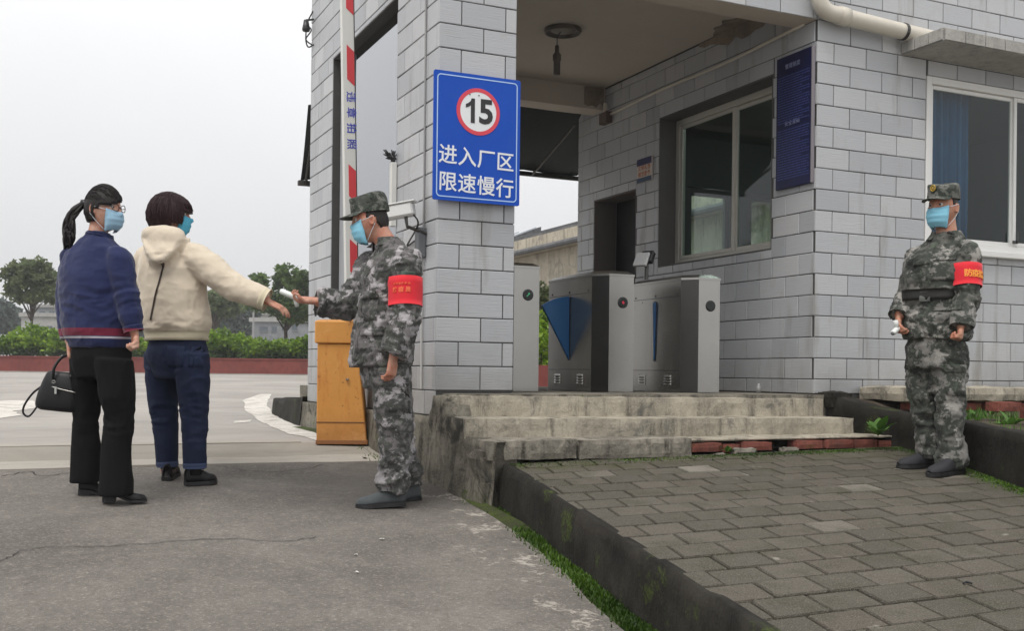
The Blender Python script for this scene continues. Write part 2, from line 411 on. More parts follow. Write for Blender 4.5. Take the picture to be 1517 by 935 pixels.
# ================================================================== GROUND
def road_mat():
    q = M('road_concrete'); p = q.pos(); X, Y, Z = q.xyz(p)
    n1 = q.noise(p, 1.1, 6, .62, .5); n2 = q.noise(p, 9, 5, .65); n3 = q.noise(p, 70, 3, .7); n4 = q.noise(p, 240, 2, .6)
    base = q.mix(q.smooth(n1, .3, .7), (.130, .118, .106), (.208, .190, .170))
    base = q.mix(q.math('MULTIPLY', q.smooth(n2, .52, .75), .4), base, (.105, .092, .080))
    g1 = q.noise(p, 26, 4, .75); base = q.mix(q.math('MULTIPLY', q.smooth(g1, .50, .68), .45), base, (.095, .085, .075)); base = q.mix(q.math('MULTIPLY', q.smooth(g1, .46, .32), .4), base, (.31, .28, .245))
    base = q.mix(q.math('MULTIPLY', q.smooth(n3, .52, .70), .6), base, (.36, .33, .29))
    base = q.mix(q.math('MULTIPLY', q.smooth(n4, .44, .32), .7), base, (.055, .05, .044))
    # damp dark patch in front of the gate post, with a ragged edge
    dx = q.math('SUBTRACT', X, 2.05); dy = q.math('SUBTRACT', Y, 6.15)
    d2 = q.math('ADD', q.math('MULTIPLY', q.math('MULTIPLY', dx, dx), .55), q.math('MULTIPLY', q.math('MULTIPLY', dy, dy), .9))
    wet = q.smooth(q.math('ADD', d2, q.math('MULTIPLY', n2, .9)), 1.25, .45)
    base = q.mix(q.math('MULTIPLY', wet, .6), base, (.055, .05, .046))
    # pale lichen along the kerb
    kd = q.math('SUBTRACT', q.math('MULTIPLY_ADD', Y, .163, 1.52), X)
    near = q.smooth(kd, .62, .05)
    li = q.math('ADD', q.noise(p, 5.5, 6, .7, .6), q.math('MULTIPLY', q.noise(p, 38, 4, .7), .45))
    lic = q.math('MULTIPLY', q.smooth(li, .78, .90), near)
    base = q.mix(q.math('MULTIPLY', lic, .85), base, (.50, .46, .40))
    edge = q.math('MULTIPLY', q.smooth(kd, .10, .0), q.smooth(n2, .3, .6))
    base = q.mix(q.math('MULTIPLY', edge, .5), base, (.33, .31, .27))
    q.set(base, .88, 0, .25)
    q.bump(q.math('ADD', q.math('MULTIPLY', n3, .6), q.math('MULTIPLY', n4, .6)), .7, .008); return q.m
def yard_mat(name='yard_concrete', a=(.27, .25, .23), b=(.375, .352, .325)):
    q = M(name); p = q.pos()
    n1 = q.noise(p, .45, 6, .6, .6); n2 = q.noise(q.scale(p, (1, 4, 1)), 1.6, 5, .65); n3 = q.noise(p, 60, 3, .7)
    base = q.mix(q.smooth(n1, .32, .68), a, b)
    base = q.mix(q.math('MULTIPLY', q.smooth(n2, .5, .72), .5), base, [x * .62 for x in a])
    base = q.mix(q.math('MULTIPLY', n3, .3), base, [x * 1.3 for x in b])
    q.set(base, .9, 0, .25); q.bump(n3, .4, .006); return q.m
ROAD = road_mat(); YARD = yard_mat(); STRIP = yard_mat('pale_strip_concrete', (.27, .25, .22), (.40, .37, .325)); STRIPD = yard_mat('worn_strip_concrete', (.20, .185, .16), (.30, .278, .24))

def ground_sheet(xs, ys, dz, xmax=None, jag=0):
    v, f = [], []; nx = len(xs)
    for Y in ys:
        for x in xs:
            X = x
            if xmax is not None: X = min(x, xmax(Y))
            v.append((X, Y, gz(Y) + dz))
    for j in range(len(ys) - 1):
        for i in range(nx - 1):
            f.append((j * nx + i, j * nx + i + 1, (j + 1) * nx + i + 1, (j + 1) * nx + i))
    return v, f
structure('ground', ground_sheet([-600, -60, -12, -4, 0, 4, 12, 60, 600], [-30, 0, 5.6, 6.2, 6.6, 7.2, 8, 12, 20, 30, 42, 120, 800], -.016), YARD)
def slab(name, x0, x1, y0, y1, dz, mt, xmax=None, seed=0):
    """poured strip with slightly wandering edges and a real front and back edge"""
    xs = np.arange(x0, x1 + .01, .12); v, f = [], []
    ys = sorted(set([y0, y1] + [b for b in (0, 5.6, 6.2, 6.6, 7.2, 8) if y0 < b < y1] + list(np.linspace(y0, y1, 5))))
    n = len(xs)
    for j, Y in enumerate(ys):
        for x in xs:
            yy = Y
            if j == 0 or j == len(ys) - 1:
                yy = Y + .05 * (float(fbm(np.array([[x * 1.3, j * 3.1 + seed, .5]]), seed, 3)[0]) - .5) * 2
            X = x if xmax is None else min(x, xmax(yy) + .035 * (float(fbm(np.array([[yy * 3.1, seed, .5]]), 3, 3)[0]) - .5) * 2)
            v.append((X, yy, gz(yy) + dz))
    for j in range(len(ys) - 1):
        for i in range(n - 1): f.append((j * n + i, j * n + i + 1, (j + 1) * n + i + 1, (j + 1) * n + i))
    m = len(v); v += [(a, b, c - .03) for a, b, c in v[:n]] + [(a, b, c - .03) for a, b, c in v[(len(ys) - 1) * n:len(ys) * n]]
    for i in range(n - 1):
        f.append((m + i, m + i + 1, i + 1, i)); b = (len(ys) - 1) * n
        f.append((b + i, b + i + 1, m + n + i + 1, m + n + i))
    structure(name, (v, f), mt)
def road_edge(Y): return min(kerbX(Y) - .03, 2.62) + (.10 if Y < 5.6 else 0) * 0
# road right edge: a hand's breadth short of the kerb (mossy gutter between)
def road_xmax(Y): return kerbX(Y) - .10 + .02 * math.sin(Y * 3.3)
ys = list(np.arange(-6, 6.79, .25)) + [6.80]
xs = [-30, -8, -4, -2, -1, 0, .5, 1.0, 1.3, 1.5, 1.7, 1.9, 2.1, 2.3, 2.5, 2.7]
v, f = ground_sheet(xs, ys, 0.0, road_xmax); nn = len(xs)
for j, Y in enumerate(ys):  # ragged broken edge on the right
    for i in range(nn):
        x, y, z = v[j * nn + i]
        if x >= road_xmax(Y) - 1e-6: v[j * nn + i] = (road_xmax(Y) + .05 * (float(fbm(np.array([[Y * 2.4, 1.7, 2.2]]), 8, 4)[0]) - .5) * 2, y, z - .004)
m0 = len(v); v += [(v[j * nn + nn - 1][0] + .01, v[j * nn + nn - 1][1], v[j * nn + nn - 1][2] - .05) for j in range(len(ys))]
for j in range(len(ys) - 1): f.append((j * nn + nn - 1, m0 + j, m0 + j + 1, (j + 1) * nn + nn - 1))
structure('road', (v, f), ROAD)
slab('pale_concrete_strip', -14, 2.2, 6.82, 6.99, .002, STRIP, None, 1)
slab('worn_concrete_strip', -14, 2.2, 7.0, 7.52, -.002, STRIPD, None, 2)
slab('threshold_strip', -14, 1.95, 7.53, 7.64, .004, STRIP, None, 3)
slab('gate_apron', 2.2, 2.66, 6.82, 7.3, .0, STRIPD, None, 4)

# worn white paint on the yard
def wornpaint():
    q = M('worn_white_road_paint'); p = q.pos(); n = q.math('ADD', q.noise(p, 5, 6, .7, .5), q.math('MULTIPLY', q.noise(p, 40, 4, .7), .4))
    q.set(q.mix(q.smooth(n, .66, .86), (.62, .59, .54), (.36, .335, .30)), .8, 0, .3); return q.m
PAINTW = wornpaint()
def ground_patch(name, px, dz=.0, mt=None, sub=6):
    P = [onG(*p) for p in px]; P2 = []
    for i in range(len(P)):
        a, b = P[i], P[(i + 1) % len(P)]
        for k in range(sub):
            t = k / sub; c = a.lerp(b, t); jx = (float(vnoise(np.array([[c.x * 7, c.y * 7, 1.]]), 3)[0]) - .5) * .05
            P2.append((c.x + jx, c.y + jx * .7, gz(c.y + jx * .7) + dz))
    bm = bmesh.new(); vs = [bm.verts.new(p) for p in P2]; fc = bm.faces.new(vs); bmesh.ops.triangulate(bm, faces=[fc]); bm.verts.index_update()
    vf = ([v_.co.copy() for v_ in bm.verts], [[q.index for q in f_.verts] for f_ in bm.faces]); bm.free()
    return structure(name, vf, mt or PAINTW)
ground_patch('painted_curve_marking', [(359, 592), (384, 583), (402, 583), (393, 596), (404, 611), (432, 626), (468, 640), (470, 652), (428, 641), (390, 625), (364, 607)], -.0125)
ground_patch('painted_arrow_marking', [(-60, 596), (10, 592), (48, 592), (62, 600), (46, 604), (20, 607), (30, 613), (0, 618), (-50, 622)], -.0125)
ground_patch('painted_dash_marking', [(345, 622), (372, 620), (374, 623), (348, 625)], -.0125, None, 2)

# cracks across the road slab
CRACKM = plain('crack_dark', (.03, .027, .024), .95)
def crack(px, wd=.006, name='road_crack', seed=0):
    P = spline([tuple(onG(*p)) for p in px], 7); v, f = [], []
    for i, p in enumerate(P):
        q = P[min(i + 1, len(P) - 1)] - P[max(i - 1, 0)]; nrm = np.array((-q[1], q[0])) / (math.hypot(q[0], q[1]) + 1e-9)
        j = (random.random() - .5) * .03; ww = wd * (.4 + random.random())
        c = p[:2] + nrm * j
        for s_ in (-1, 1):
            xx, yy = c + nrm * ww * s_; v.append((xx, yy, gz(yy) + .004))
        if i: f.append((2 * i - 2, 2 * i - 1, 2 * i + 1, 2 * i))
    return structure(name, (v, f), CRACKM)
crack([(-20, 838), (15, 826), (60, 813), (150, 812), (230, 806), (330, 800), (420, 803), (470, 797)], .0028)
crack([(0, 707), (40, 701), (65, 706), (110, 701)], .004)
crack([(330, 693), (380, 700), (430, 699), (480, 690)], .003)

# ================================================================== WALLS WITH OPENINGS, AND TILES
def wall(axis, c, th, u0, u1, z0, z1, holes=()):
    """axis 'Y': lies in plane Y=c, u = X, thickness towards +Y (th may be negative). axis 'X': plane X=c, u = Y."""
    us = sorted(set([u0, u1] + [h for q in holes for h in q[:2] if u0 < h < u1])); zs = sorted(set([z0, z1] + [h for q in holes for h in q[2:] if z0 < h < z1]))
    def solid(i, k):
        if i < 0 or k < 0 or i >= len(us) - 1 or k >= len(zs) - 1: return False
        um, zm = (us[i] + us[i + 1]) / 2, (zs[k] + zs[k + 1]) / 2
        return not any(a < um < b and d < zm < e_ for a, b, d, e_ in holes)
    idx, v, f = {}, [], []
    def V(i, k, s_):
        if (i, k, s_) not in idx:
            q = c + th * s_; idx[(i, k, s_)] = len(v); v.append((us[i], q, zs[k]) if axis == 'Y' else (q, us[i], zs[k]))
        return idx[(i, k, s_)]
    for i in range(len(us) - 1):
        for k in range(len(zs) - 1):
            if not solid(i, k): continue
            for s_ in (0, 1): f.append((V(i, k, s_), V(i + 1, k, s_), V(i + 1, k + 1, s_), V(i, k + 1, s_)))
            for a, b, (p, q) in ((i - 1, k, ((i, k), (i, k + 1))), (i + 1, k, ((i + 1, k), (i + 1, k + 1))), (i, k - 1, ((i, k), (i + 1, k))), (i, k + 1, ((i, k + 1), (i + 1, k + 1)))):
                if not solid(a, b): f.append((V(*p, 0), V(*q, 0), V(*q, 1), V(*p, 1)))
    bm = bmesh.new(); vs = [bm.verts.new(p) for p in v]
    for q in f: bm.faces.new([vs[i] for i in q])
    bmesh.ops.recalc_face_normals(bm, faces=bm.faces); bm.verts.index_update()
    o = ([x.co.copy() for x in bm.verts], [[x.index for x in y.verts] for y in bm.faces]); bm.free(); return o

TILE_ME = {}
def tile_mesh(wd, h, t=.008, ch=.0035):
    k = (round(wd, 3), round(h, 3))
    if k not in TILE_ME:
        a, b = k[0] / 2, k[1] / 2
        v = [(s * a, 0, r * b) for r in (-1, 1) for s in (-1, 1)] + [(s * a, -t + ch, r * b) for r in (-1, 1) for s in (-1, 1)] + [(s * (a - ch), -t, r * (b - ch)) for r in (-1, 1) for s in (-1, 1)]
        f = [(8, 9, 11, 10)]
        for o in (0, 4): f += [(o, o + 1, o + 5, o + 4), (o + 1, o + 3, o + 7, o + 5), (o + 3, o + 2, o + 6, o + 7), (o + 2, o, o + 4, o + 6)]
        TILE_ME[k] = mesh('tile', v, f); TILE_ME[k].materials.append(TILE)
    return TILE_ME[k]
def tile_rects(u0, u1, zs, pitch, off, holes, joint=.006):
    out = []
    for r in range(len(zs) - 1):
        a, b = zs[r] + joint / 2, zs[r + 1] - joint / 2
        s0 = u0 - pitch + (off if r % 2 else off + pitch / 2) % pitch
        k = s0
        while k < u1:
            l, rr = max(k + joint / 2, u0), min(k + pitch - joint / 2, u1); k += pitch
            if rr - l < .015: continue
            q = [(l, rr, a, b)]
            for h in holes:
                n2 = []
                for (p0, p1, c0, c1) in q:
                    if p1 <= h[0] or p0 >= h[1] or c1 <= h[2] or c0 >= h[3]: n2.append((p0, p1, c0, c1)); continue
                    if p0 < h[0]: n2.append((p0, h[0] - .002, c0, c1))
                    if p1 > h[1]: n2.append((h[1] + .002, p1, c0, c1))
                    m0, m1 = max(p0, h[0]), min(p1, h[1])
                    if c1 > h[3]: n2.append((m0, m1, h[3] + .002, c1))
                    if c0 < h[2]: n2.append((m0, m1, c0, h[2] - .002))
                q = n2
            out += [t for t in q if t[1] - t[0] > .02 and t[3] - t[2] > .02]
    return out
def px_area(c, wd, h):
    d = depth(c)
    if d < .5: return 0
    a = (c[0] * RT[0] + c[1] * RT[1]) / d; b = -(c[2] - CAMH) / d
    x, y = CX + FPX * a, CY + FPX * b
    if not (-20 < x < 1540 and -20 < y < 960): return 0
    return wd * h / d ** 2
def hang_tiles(root, faces, limit=300):
    """faces: (orient, const, rects, seen). Largest 'limit' in view become parts, the others one joined part."""
    allt = []
    for orient, c, rects, seen in faces:
        for (a, b, z0, z1) in rects:
            u, z = (a + b) / 2, (z0 + z1) / 2
            p = {'front': (u, c, z), 'left': (c, u, z), 'right': (c, u, z), 'back': (u, c, z)}[orient]
            rz = {'front': 0, 'left': -math.pi / 2, 'right': math.pi / 2, 'back': math.pi}[orient]
            g = 1.0 if orient == 'front' else abs(p[0] * FW[1] - 0) * 0 + .45
            allt.append((px_area(p, b - a, z1 - z0) * (g if seen else 0), p, rz, b - a, z1 - z0))
    allt.sort(key=lambda t: -t[0])
    rl = rootloc(root); rest = MB(); n = 0
    for ar, p, rz, wd, h in allt:
        me = tile_mesh(wd, h)
        jit = (random.random() - .5) * .0025; tilt = (random.random() - .5) * .012
        if ar > 0 and n < limit:
            nrm = Vector((math.sin(rz) * 1, -math.cos(rz), 0))
            link('tile', me, None, root, Vector(p) - rl + nrm * jit, (0, 0, rz + tilt)); n += 1
        else:
            mt_ = Matrix.Translation(Vector(p)) @ Matrix.Rotation(rz, 4, 'Z')
            rest.add([mt_ @ x.co for x in me.vertices], [tuple(q.vertices) for q in me.polygons])
    if rest.v:
        o = part('tile_cladding', rest.vf(), TILE, root); o['kind'] = 'stuff'

LZ = [.46] + [.613 + .1493 * i for i in range(0, 25)]      # courses of the gate tower
RZ = [.60] + [.705 + .1527 * i for i in range(0, 24)]      # courses of the guard house

# ------------------------------------------------------------------ gate tower (left)
TX0, TX1, TY0, TY1 = 2.323, 2.828, 6.128, 9.25
tower = thing('gate_tower', 'narrow grey tiled gate tower with a tall mirror window in its side', 'building', (2.58, 7.7, .45))
WIN_T = (6.92, 8.54, .95, 3.255)
part('wall', wall('Y', TY0, .16, TX0, TX1, .45, 4.05), GROUT, tower)
part('wall', wall('X', TX0, .16, TY0 + .16, TY1 - .16, .45, 4.05, [WIN_T]), GROUT, tower)
part('wall', wall('X', TX1, -.10, TY0 + .16, TY1 - .16, .45, 4.05), GROUT, tower)
part('wall', wall('Y', TY1, -.16, TX0, TX1, .45, 4.05), GROUT, tower)
part('roof', boxb(TX0 - .04, TX1 + .02, TY0 - .03, TY1 + .05, 4.05, 4.13, .01), CONC, tower)
hang_tiles(tower, [
    ('front', TY0, tile_rects(TX0 - .006, TX1 + .006, LZ[1:], .2965, 0.147, []), True),
    ('left', TX0, tile_rects(TY0, TY1 - .0, LZ, .2965, .03, [(WIN_T[0] - .004, WIN_T[1] + .004, WIN_T[2] - .004, WIN_T[3] + .004)]), True),
    ('right', TX1, tile_rects(TY0 + .02, TY1, LZ[1:], .2965, .03, [(0, 30, 3.28, 5)]), False),
    ('back', TY1, tile_rects(TX0, TX1, LZ, .2965, .1, []), False)])
# its window: steel frame and mirror glass
wf = part('window_frame', boxb(TX0 + .05, TX0 + .11, 8.30, 8.50, .955, 3.25, .006), plain('grey_frame', (.34, .35, .37), .45), tower)
mb = MB(); mb.add(*boxb(TX0 + .07, TX0 + .13, 6.925, 8.29, .955, 1.0)); mb.add(*boxb(TX0 + .07, TX0 + .13, 6.925, 6.965, 1.0, 3.25))
part('window_frame', mb.vf(), wf.data.materials[0], tower)
q = M('mirror_glass'); q.set((.40, .41, .43), .03, 1.0); MIRROR = q.m
part('window_pane', MB().box(TX0 + .085, TX0 + .095, 6.966, 8.295, 1.0, 3.25).vf(), MIRROR, tower)
part('window_frame', boxb(TX0 + .06, TX0 + .10, 8.502, 8.535, .955, 3.25, .004), STEELD, tower)

# ------------------------------------------------------------------ guard house (right)
HX0, HX1, HY0, HY1, HT = 5.23, 9.6, 6.128, 9.74, 4.05
house = thing('guard_house', 'grey tiled guard house with windows, beside the turnstile passage', 'building', (7.4, 7.9, .45))
WF = (6.275, 8.75, 1.72, 3.03); WS = (6.62, 8.215, 1.69, 3.03); DR = (8.60, 9.40, .45, 2.455)
WB1 = (6.42, 7.02, 1.75, 2.72); WB2 = (7.2, 7.85, 1.75, 2.72)
part('wall', wall('Y', HY0, .24, HX0, HX1, .40, HT, [WF]), GROUT, house)
part('wall', wall('X', HX0, .24, HY0 + .24, HY1 - .20, .40, HT, [WS, DR]), GROUT, house)
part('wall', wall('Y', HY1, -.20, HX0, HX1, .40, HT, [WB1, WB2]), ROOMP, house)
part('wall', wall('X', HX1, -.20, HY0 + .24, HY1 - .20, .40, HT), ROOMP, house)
part('roof', boxb(HX0 - .03, HX1 + .1, HY0 - .03, HY1 + .1, HT, HT + .12, .01), CONC, house)
part('floor', MB().box(HX0 + .24, HX1 - .2, HY0 + .24, HY1 - .2, .42, .60).vf(), CONC_MID, house)
part('ceiling', MB().box(HX0 + .242, HX1 - .202, HY0 + .242, HY1 - .202, 3.25, 3.33).vf(), ROOMP, house)
# plaster lining of the room and the reveals
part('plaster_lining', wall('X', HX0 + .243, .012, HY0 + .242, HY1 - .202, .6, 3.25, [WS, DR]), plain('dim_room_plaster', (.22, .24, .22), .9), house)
mb = MB()
for (y0, y1, z0, z1) in ((WS[1] - .012, WS[1] - .002, WS[2], WS[3]), (WS[0] + .002, WS[0] + .012, WS[2], WS[3])): mb.box(HX0 - .004, HX0 + .23, y0, y1, z0, z1)
mb.box(HX0 - .004, HX0 + .23, WS[0] + .012, WS[1] - .012, WS[3] - .012, WS[3] - .002); mb.box(HX0 - .004, HX0 + .23, WS[0] + .012, WS[1] - .012, WS[2] + .002, WS[2] + .012)
REV = plain('dark_render', (.12, .115, .11), .9, .2, 8, .1)
part('window_reveal', mb.vf(), REV, house)
mb = MB(); mb.box(HX0 - .003, HX0 + .239, DR[1] - .012, DR[1] - .002, .60, DR[3] - .002); mb.box(HX0 - .003, HX0 + .239, DR[0] + .002, DR[0] + .012, .60, DR[3] - .002)
mb.box(HX0 - .003, HX0 + .239, DR[0] + .012, DR[1] - .012, DR[3] - .012, DR[3] - .002)
part('door_frame', mb.vf(), plain('door_lining', (.16, .14, .13), .8), house)
dl = part('doorway', boxb(HX0 + .255, HX0 + .30, DR[0] - .03, DR[1] + .03, .602, DR[3] + .04), plain('doorway_shade_black', (.006, .004, .004), .6), house)  # near-black panel stands in for the shade inside the open doorway
part('door_handle', bevel(MB().box(HX0 + .215, HX0 + .254, DR[0] + .08, DR[0] + .10, 1.5, 1.62).vf(), .003), STEEL, house)
hang_tiles(house, [
    ('front', HY0, tile_rects(HX0 - .006, HX1, RZ, .3045, .305, [(WF[0] - .002, WF[1] + .002, WF[2] - .002, WF[3] + .002)]), True),
    ('left', HX0, tile_rects(HY0, HY1, RZ, .3045, .02, [WS, DR, (6, 9.4, 3.52, 5)]), True)])

def sliding_window(root, axis, c, u0, u1, z0, z1, mull, mt, fw=.05, d=.06, pmat=None, sash=()):
    """frame bars + mullion + panes, each sash its own part"""
    def bar(a, b, e_, f_, k0=0.0, k1=None):
        k1 = d if k1 is None else k1
        return boxb(a, b, c + k0, c + k1, e_, f_) if axis == 'Y' else boxb(c + k0, c + k1, a, b, e_, f_)
    mb = MB()
    for q in ((u0, u0 + fw, z0, z1), (u1 - fw, u1, z0, z1), (u0 + fw, u1 - fw, z0, z0 + fw), (u0 + fw, u1 - fw, z1 - fw, z1)): mb.add(*bar(*q))
    fr = part('window_frame', mb.vf(), mt, root)
    edges = [u0 + fw] + list(mull) + [u1 - fw]
    for i in range(len(edges) - 1):
        a, b = edges[i] + .002, edges[i + 1] - .002; k0 = .008 if i % 2 else .026; k1 = k0 + .022
        if i: a -= .02
        mb = MB(); s = fw * .62
        for q in ((a, a + s, z0 + fw + .002, z1 - fw - .002), (b - s, b, z0 + fw + .002, z1 - fw - .002), (a + s, b - s, z0 + fw + .002, z0 + fw + s), (a + s, b - s, z1 - fw - s, z1 - fw - .002)): mb.add(*bar(*q, k0, k1))
        sa = part('sash', mb.vf(), mt, root)
        g = (a + s, b - s, z0 + fw + s, z1 - fw - s); kk = (k0 + k1) / 2
        pv = MB().box(g[0], g[1], c + kk - .002, c + kk + .002, g[2], g[3]) if axis == 'Y' else MB().box(c + kk - .002, c + kk + .002, g[0], g[1], g[2], g[3])
        pp = part('window_pane', pv.vf(), pmat or GLASS, sa)
    return fr
sliding_window(house, 'X', HX0 + .165, WS[0] + .013, WS[1] - .013, WS[2] + .013, WS[3] - .013, [7.36], ALU, .055, .07)
sliding_window(house, 'Y', HY0 - .015, WF[0] + .002, WF[1] - .002, WF[2] + .002, WF[3] - .002, [7.235], ALUW, .055, .07)
for wb in (WB1, WB2):
    sliding_window(house, 'Y', HY1 - .19, wb[0] + .002, wb[1] - .002, wb[2] + .002, wb[3] - .002, [], plain('back_window_frame', (.20, .20, .20), .5), .05, .06)
# white sill strip under the front window, latch on the sash
part('window_sill', boxb(WF[0] - .03, WF[1] + .03, HY0 - .06, HY0 - .016, WF[2] - .045, WF[2] + .004, .006), ALUW, house)
lt = MB(); lt.add(*boxb(7.195, 7.245, HY0 - .032, HY0 - .017, 1.80, 1.825)); lt.add(*boxb(7.232, 7.245, HY0 - .04, HY0 - .0325, 1.80, 1.90))
part('window_latch', lt.vf(), STEELD, house)
# room: curtain, ceiling lamp, desk edge
cp = []
for i in range(60):
    x = 6.30 + i * .0095; cp.append((x, HY0 + .135 + .022 * math.sin(i * .85) + .007 * math.sin(i * 2.3)))
cv = [(x, y, 1.55) for x, y in cp] + [(x, y + .01 * math.sin(x * 40), 2.3) for x, y in cp] + [(x, y, 3.05) for x, y in cp]
n = 60; cf = [(r * n + i, r * n + i + 1, (r + 1) * n + i + 1, (r + 1) * n + i) for r in (0, 1) for i in range(n - 1)]
o = solo('curtain', (cv, cf), cloth('blue_curtain_cloth', (.035, .12, .27)), 'blue curtain hanging behind the window with white frames', 'curtain', None, True)
m_ = o.modifiers.new('t', 'SOLIDIFY'); m_.thickness = .004
lamp = thing('ceiling_lamp', 'lit white tube lamp on the guard room ceiling', 'ceiling lamp', (6.016, 7.33, 3.25))
part('housing', boxb(5.97, 6.06, 6.88, 7.80, 3.215, 3.249), WHITEP, lamp)
part('tube', tube([(6.016, 6.9, 3.195), (6.016, 7.78, 3.195)], .018, 10), emit('tube_light', (.95, 1, .96), 12), lamp)
desk = thing('desk', 'dark desk inside the guard room behind the passage window', 'desk', (6.9, 7.2, .6))
part('top', boxb(5.75, 7.6, 7.0, 7.55, 1.33, 1.37), plain('dark_wood', (.06, .04, .03), .5), desk)
for lx in (5.8, 7.5):
    part('leg', boxb(lx, lx + .05, 7.04, 7.5, .6, 1.329), plain('dark_wood_leg', (.05, .035, .03), .5), desk)

# ------------------------------------------------------------------ canopy over the passage
canopy = thing('canopy', 'plastered canopy roof bridging the gate tower and the guard house', 'canopy', (4.03, 7.7, 3.3))
part('ceiling', MB().box(TX1 + .012, HX0 - .012, 6.36, 9.2, 3.53, 3.65).vf(), PLASTER, canopy)
part('front_beam', rough_box(TX1 + .003, HX0 - .003, 6.135, 6.36, 3.30, 4.05, .12, .004, 4), PLASTER, canopy)
part('rear_beam', rough_box(TX1 + .003, HX0 - .003, 9.2, 9.44, 3.31, 3.72, .12, .004, 9), PLASTER, canopy)
part('roof', MB().box(TX1 + .012, HX0 - .012, 6.36, 9.44, 3.72, 4.0).vf(), CONC, canopy)
hang_tiles(canopy, [('front', 6.128, tile_rects(TX1 + .012, HX0 - .012, [3.30, 3.44, 3.59, 3.74, 3.89, 4.04], .30, .1, []), True)])
# peeled plaster where ceiling meets wall
PEEL = concrete('bare_peeled_plaster', (.22, .18, .14), (.34, .28, .22), (.10, .08, .065), 0, .5)
def blob_plate(name, pts, nrm, th, mt, parent):
    mb = MB(); mb.prism(pts, Vector(nrm) * th); return part(name, mb.vf(), mt, parent)
rp = random.Random(3); PEEL.node_tree.nodes
bp = [(5.20 - abs(.15 * math.sin(t * math.pi)) * (.7 + .5 * rp.random()), 6.62 + t * .75, 3.526) for t in np.linspace(0, 1, 14)] + [(5.215, 7.37, 3.526), (5.215, 6.62, 3.526)]
blob_plate('peeled_patch', bp, (0, 0, -1), .004, PEEL, canopy)
bp = [(5.219, 6.5 + t * 1.1, 3.50 - .12 * (.4 + rp.random() * .6) * math.sin(math.pi * t)) for t in np.linspace(0, 1, 14)] + [(5.219, 7.6, 3.522), (5.219, 6.5, 3.522)]
blob_plate('peeled_patch', bp, (-1, 0, 0), .004, PEEL, house)
bp = [(4.99 + .22 * t, 9.197, 3.52 - .20 * (.5 + rp.random() * .5)) for t in np.linspace(0, 1, 6)] + [(5.21, 9.197, 3.525), (4.99, 9.197, 3.525)]
blob_plate('peeled_patch', bp, (0, -1, 0), .004, PEEL, canopy)

# conduit along the passage wall
solo('conduit_pipe', tube(spline([(5.205, 9.16, 3.24), (5.205, 8.2, 3.268), (5.205, 7.2, 3.262), (5.205, 6.25, 3.30)], 5), .014, 8), PVC, 'thin pale conduit running along the passage wall under the ceiling', 'pipe', None, True)
jb = thing('junction_box', 'small rusty junction box on the wall below the rear beam', 'junction box', (5.20, 9.12, 3.16))
part('box', boxb(5.15, 5.219, 9.05, 9.19, 3.16, 3.27), plain('rusty_box', (.12, .085, .065), .8, .3, 30), jb)
part('stub', tube([(5.18, 9.12, 3.27), (5.18, 9.12, 3.36)], .02, 8), PVC, jb)

# ceiling ring light with hanging holder
cl = thing('ceiling_light', 'round ceiling rose with a bulb holder hanging off its wire', 'ceiling light', (4.016, 7.78, 3.53))
part('ring', lathe([(.10, 0), (.15, 0), (.152, -.018), (.146, -.032), (.132, -.034), (.126, -.016), (.10, -.012)], 28, (4.016, 7.78, 3.529)), plain('dusty_ring', (.10, .085, .07), .6), cl, True)
part('dish', lathe([(.001, 0), (.10, 0), (.098, -.012), (.05, -.02), (.001, -.022)], 28, (4.016, 7.78, 3.528)), plain('dusty_dish', (.26, .23, .20), .7), cl, True)
hx, hy = 3.975, 7.80
part('wire', tube([(4.0, 7.78, 3.51), (hx, hy, 3.47), (hx, hy, 3.395)], .004, 6), BLACK, cl)
part('bulb_holder', lathe([(.001, 0), (.016, 0), (.018, -.055), (.034, -.075), (.034, -.12), (.028, -.125), (.028, -.235), (.001, -.237)], 18, (hx, hy, 3.395)), plain('holder_brown', (.09, .075, .065), .5), cl, True)

# rear awnings
AWN = plain('dark_tarpaulin', (.018, .024, .022), .6, .25, 6, .2, 20)
def awning(name, x0, x1, y0, y1, z0, z1, label, legx):
    r = thing(name, label, 'awning', ((x0 + x1) / 2, y0, z1)); n = 12; v, f = [], []
    for s_ in (0, 1):
        for j in range(n + 1):
            t = j / n
            for i in range(n + 1):
                x = x0 + (x1 - x0) * i / n
                v.append((x, y0 + (y1 - y0) * t, z0 + (z1 - z0) * t - .06 * math.sin(math.pi * t) + .012 * math.sin(i * 1.7 + t * 5) - .006 * s_))
    k = (n + 1) ** 2
    for s_ in (0, 1):
        for j in range(n):
            for i in range(n): f.append((s_ * k + j * (n + 1) + i, s_ * k + j * (n + 1) + i + 1, s_ * k + (j + 1) * (n + 1) + i + 1, s_ * k + (j + 1) * (n + 1) + i))
    part('sheet', (v, f), AWN, r, True)
    part('front_bar', boxb(x0 - .02, x1 + .02, y1 - .02, y1 + .03, z1 - .055, z1 - .01), plain('awning_bar', (.05, .045, .04), .6), r)
    for lx in legx:
        part('arm', tube([(lx, y0 + .02, z1 + .30), (lx, y1 - .03, z1 - .045)], .014, 8), STEELD, r)
    return r
awning('rear_awning', 3.0, 5.62, 9.47, 10.5, 3.56, 2.92, 'dark sagging tarpaulin awning behind the turnstile passage', [3.1, 5.05])
awning('side_awning', 2.30, 2.80, 9.28, 9.53, 3.05, 2.44, 'dark folded awning sticking out behind the gate tower', [2.34])
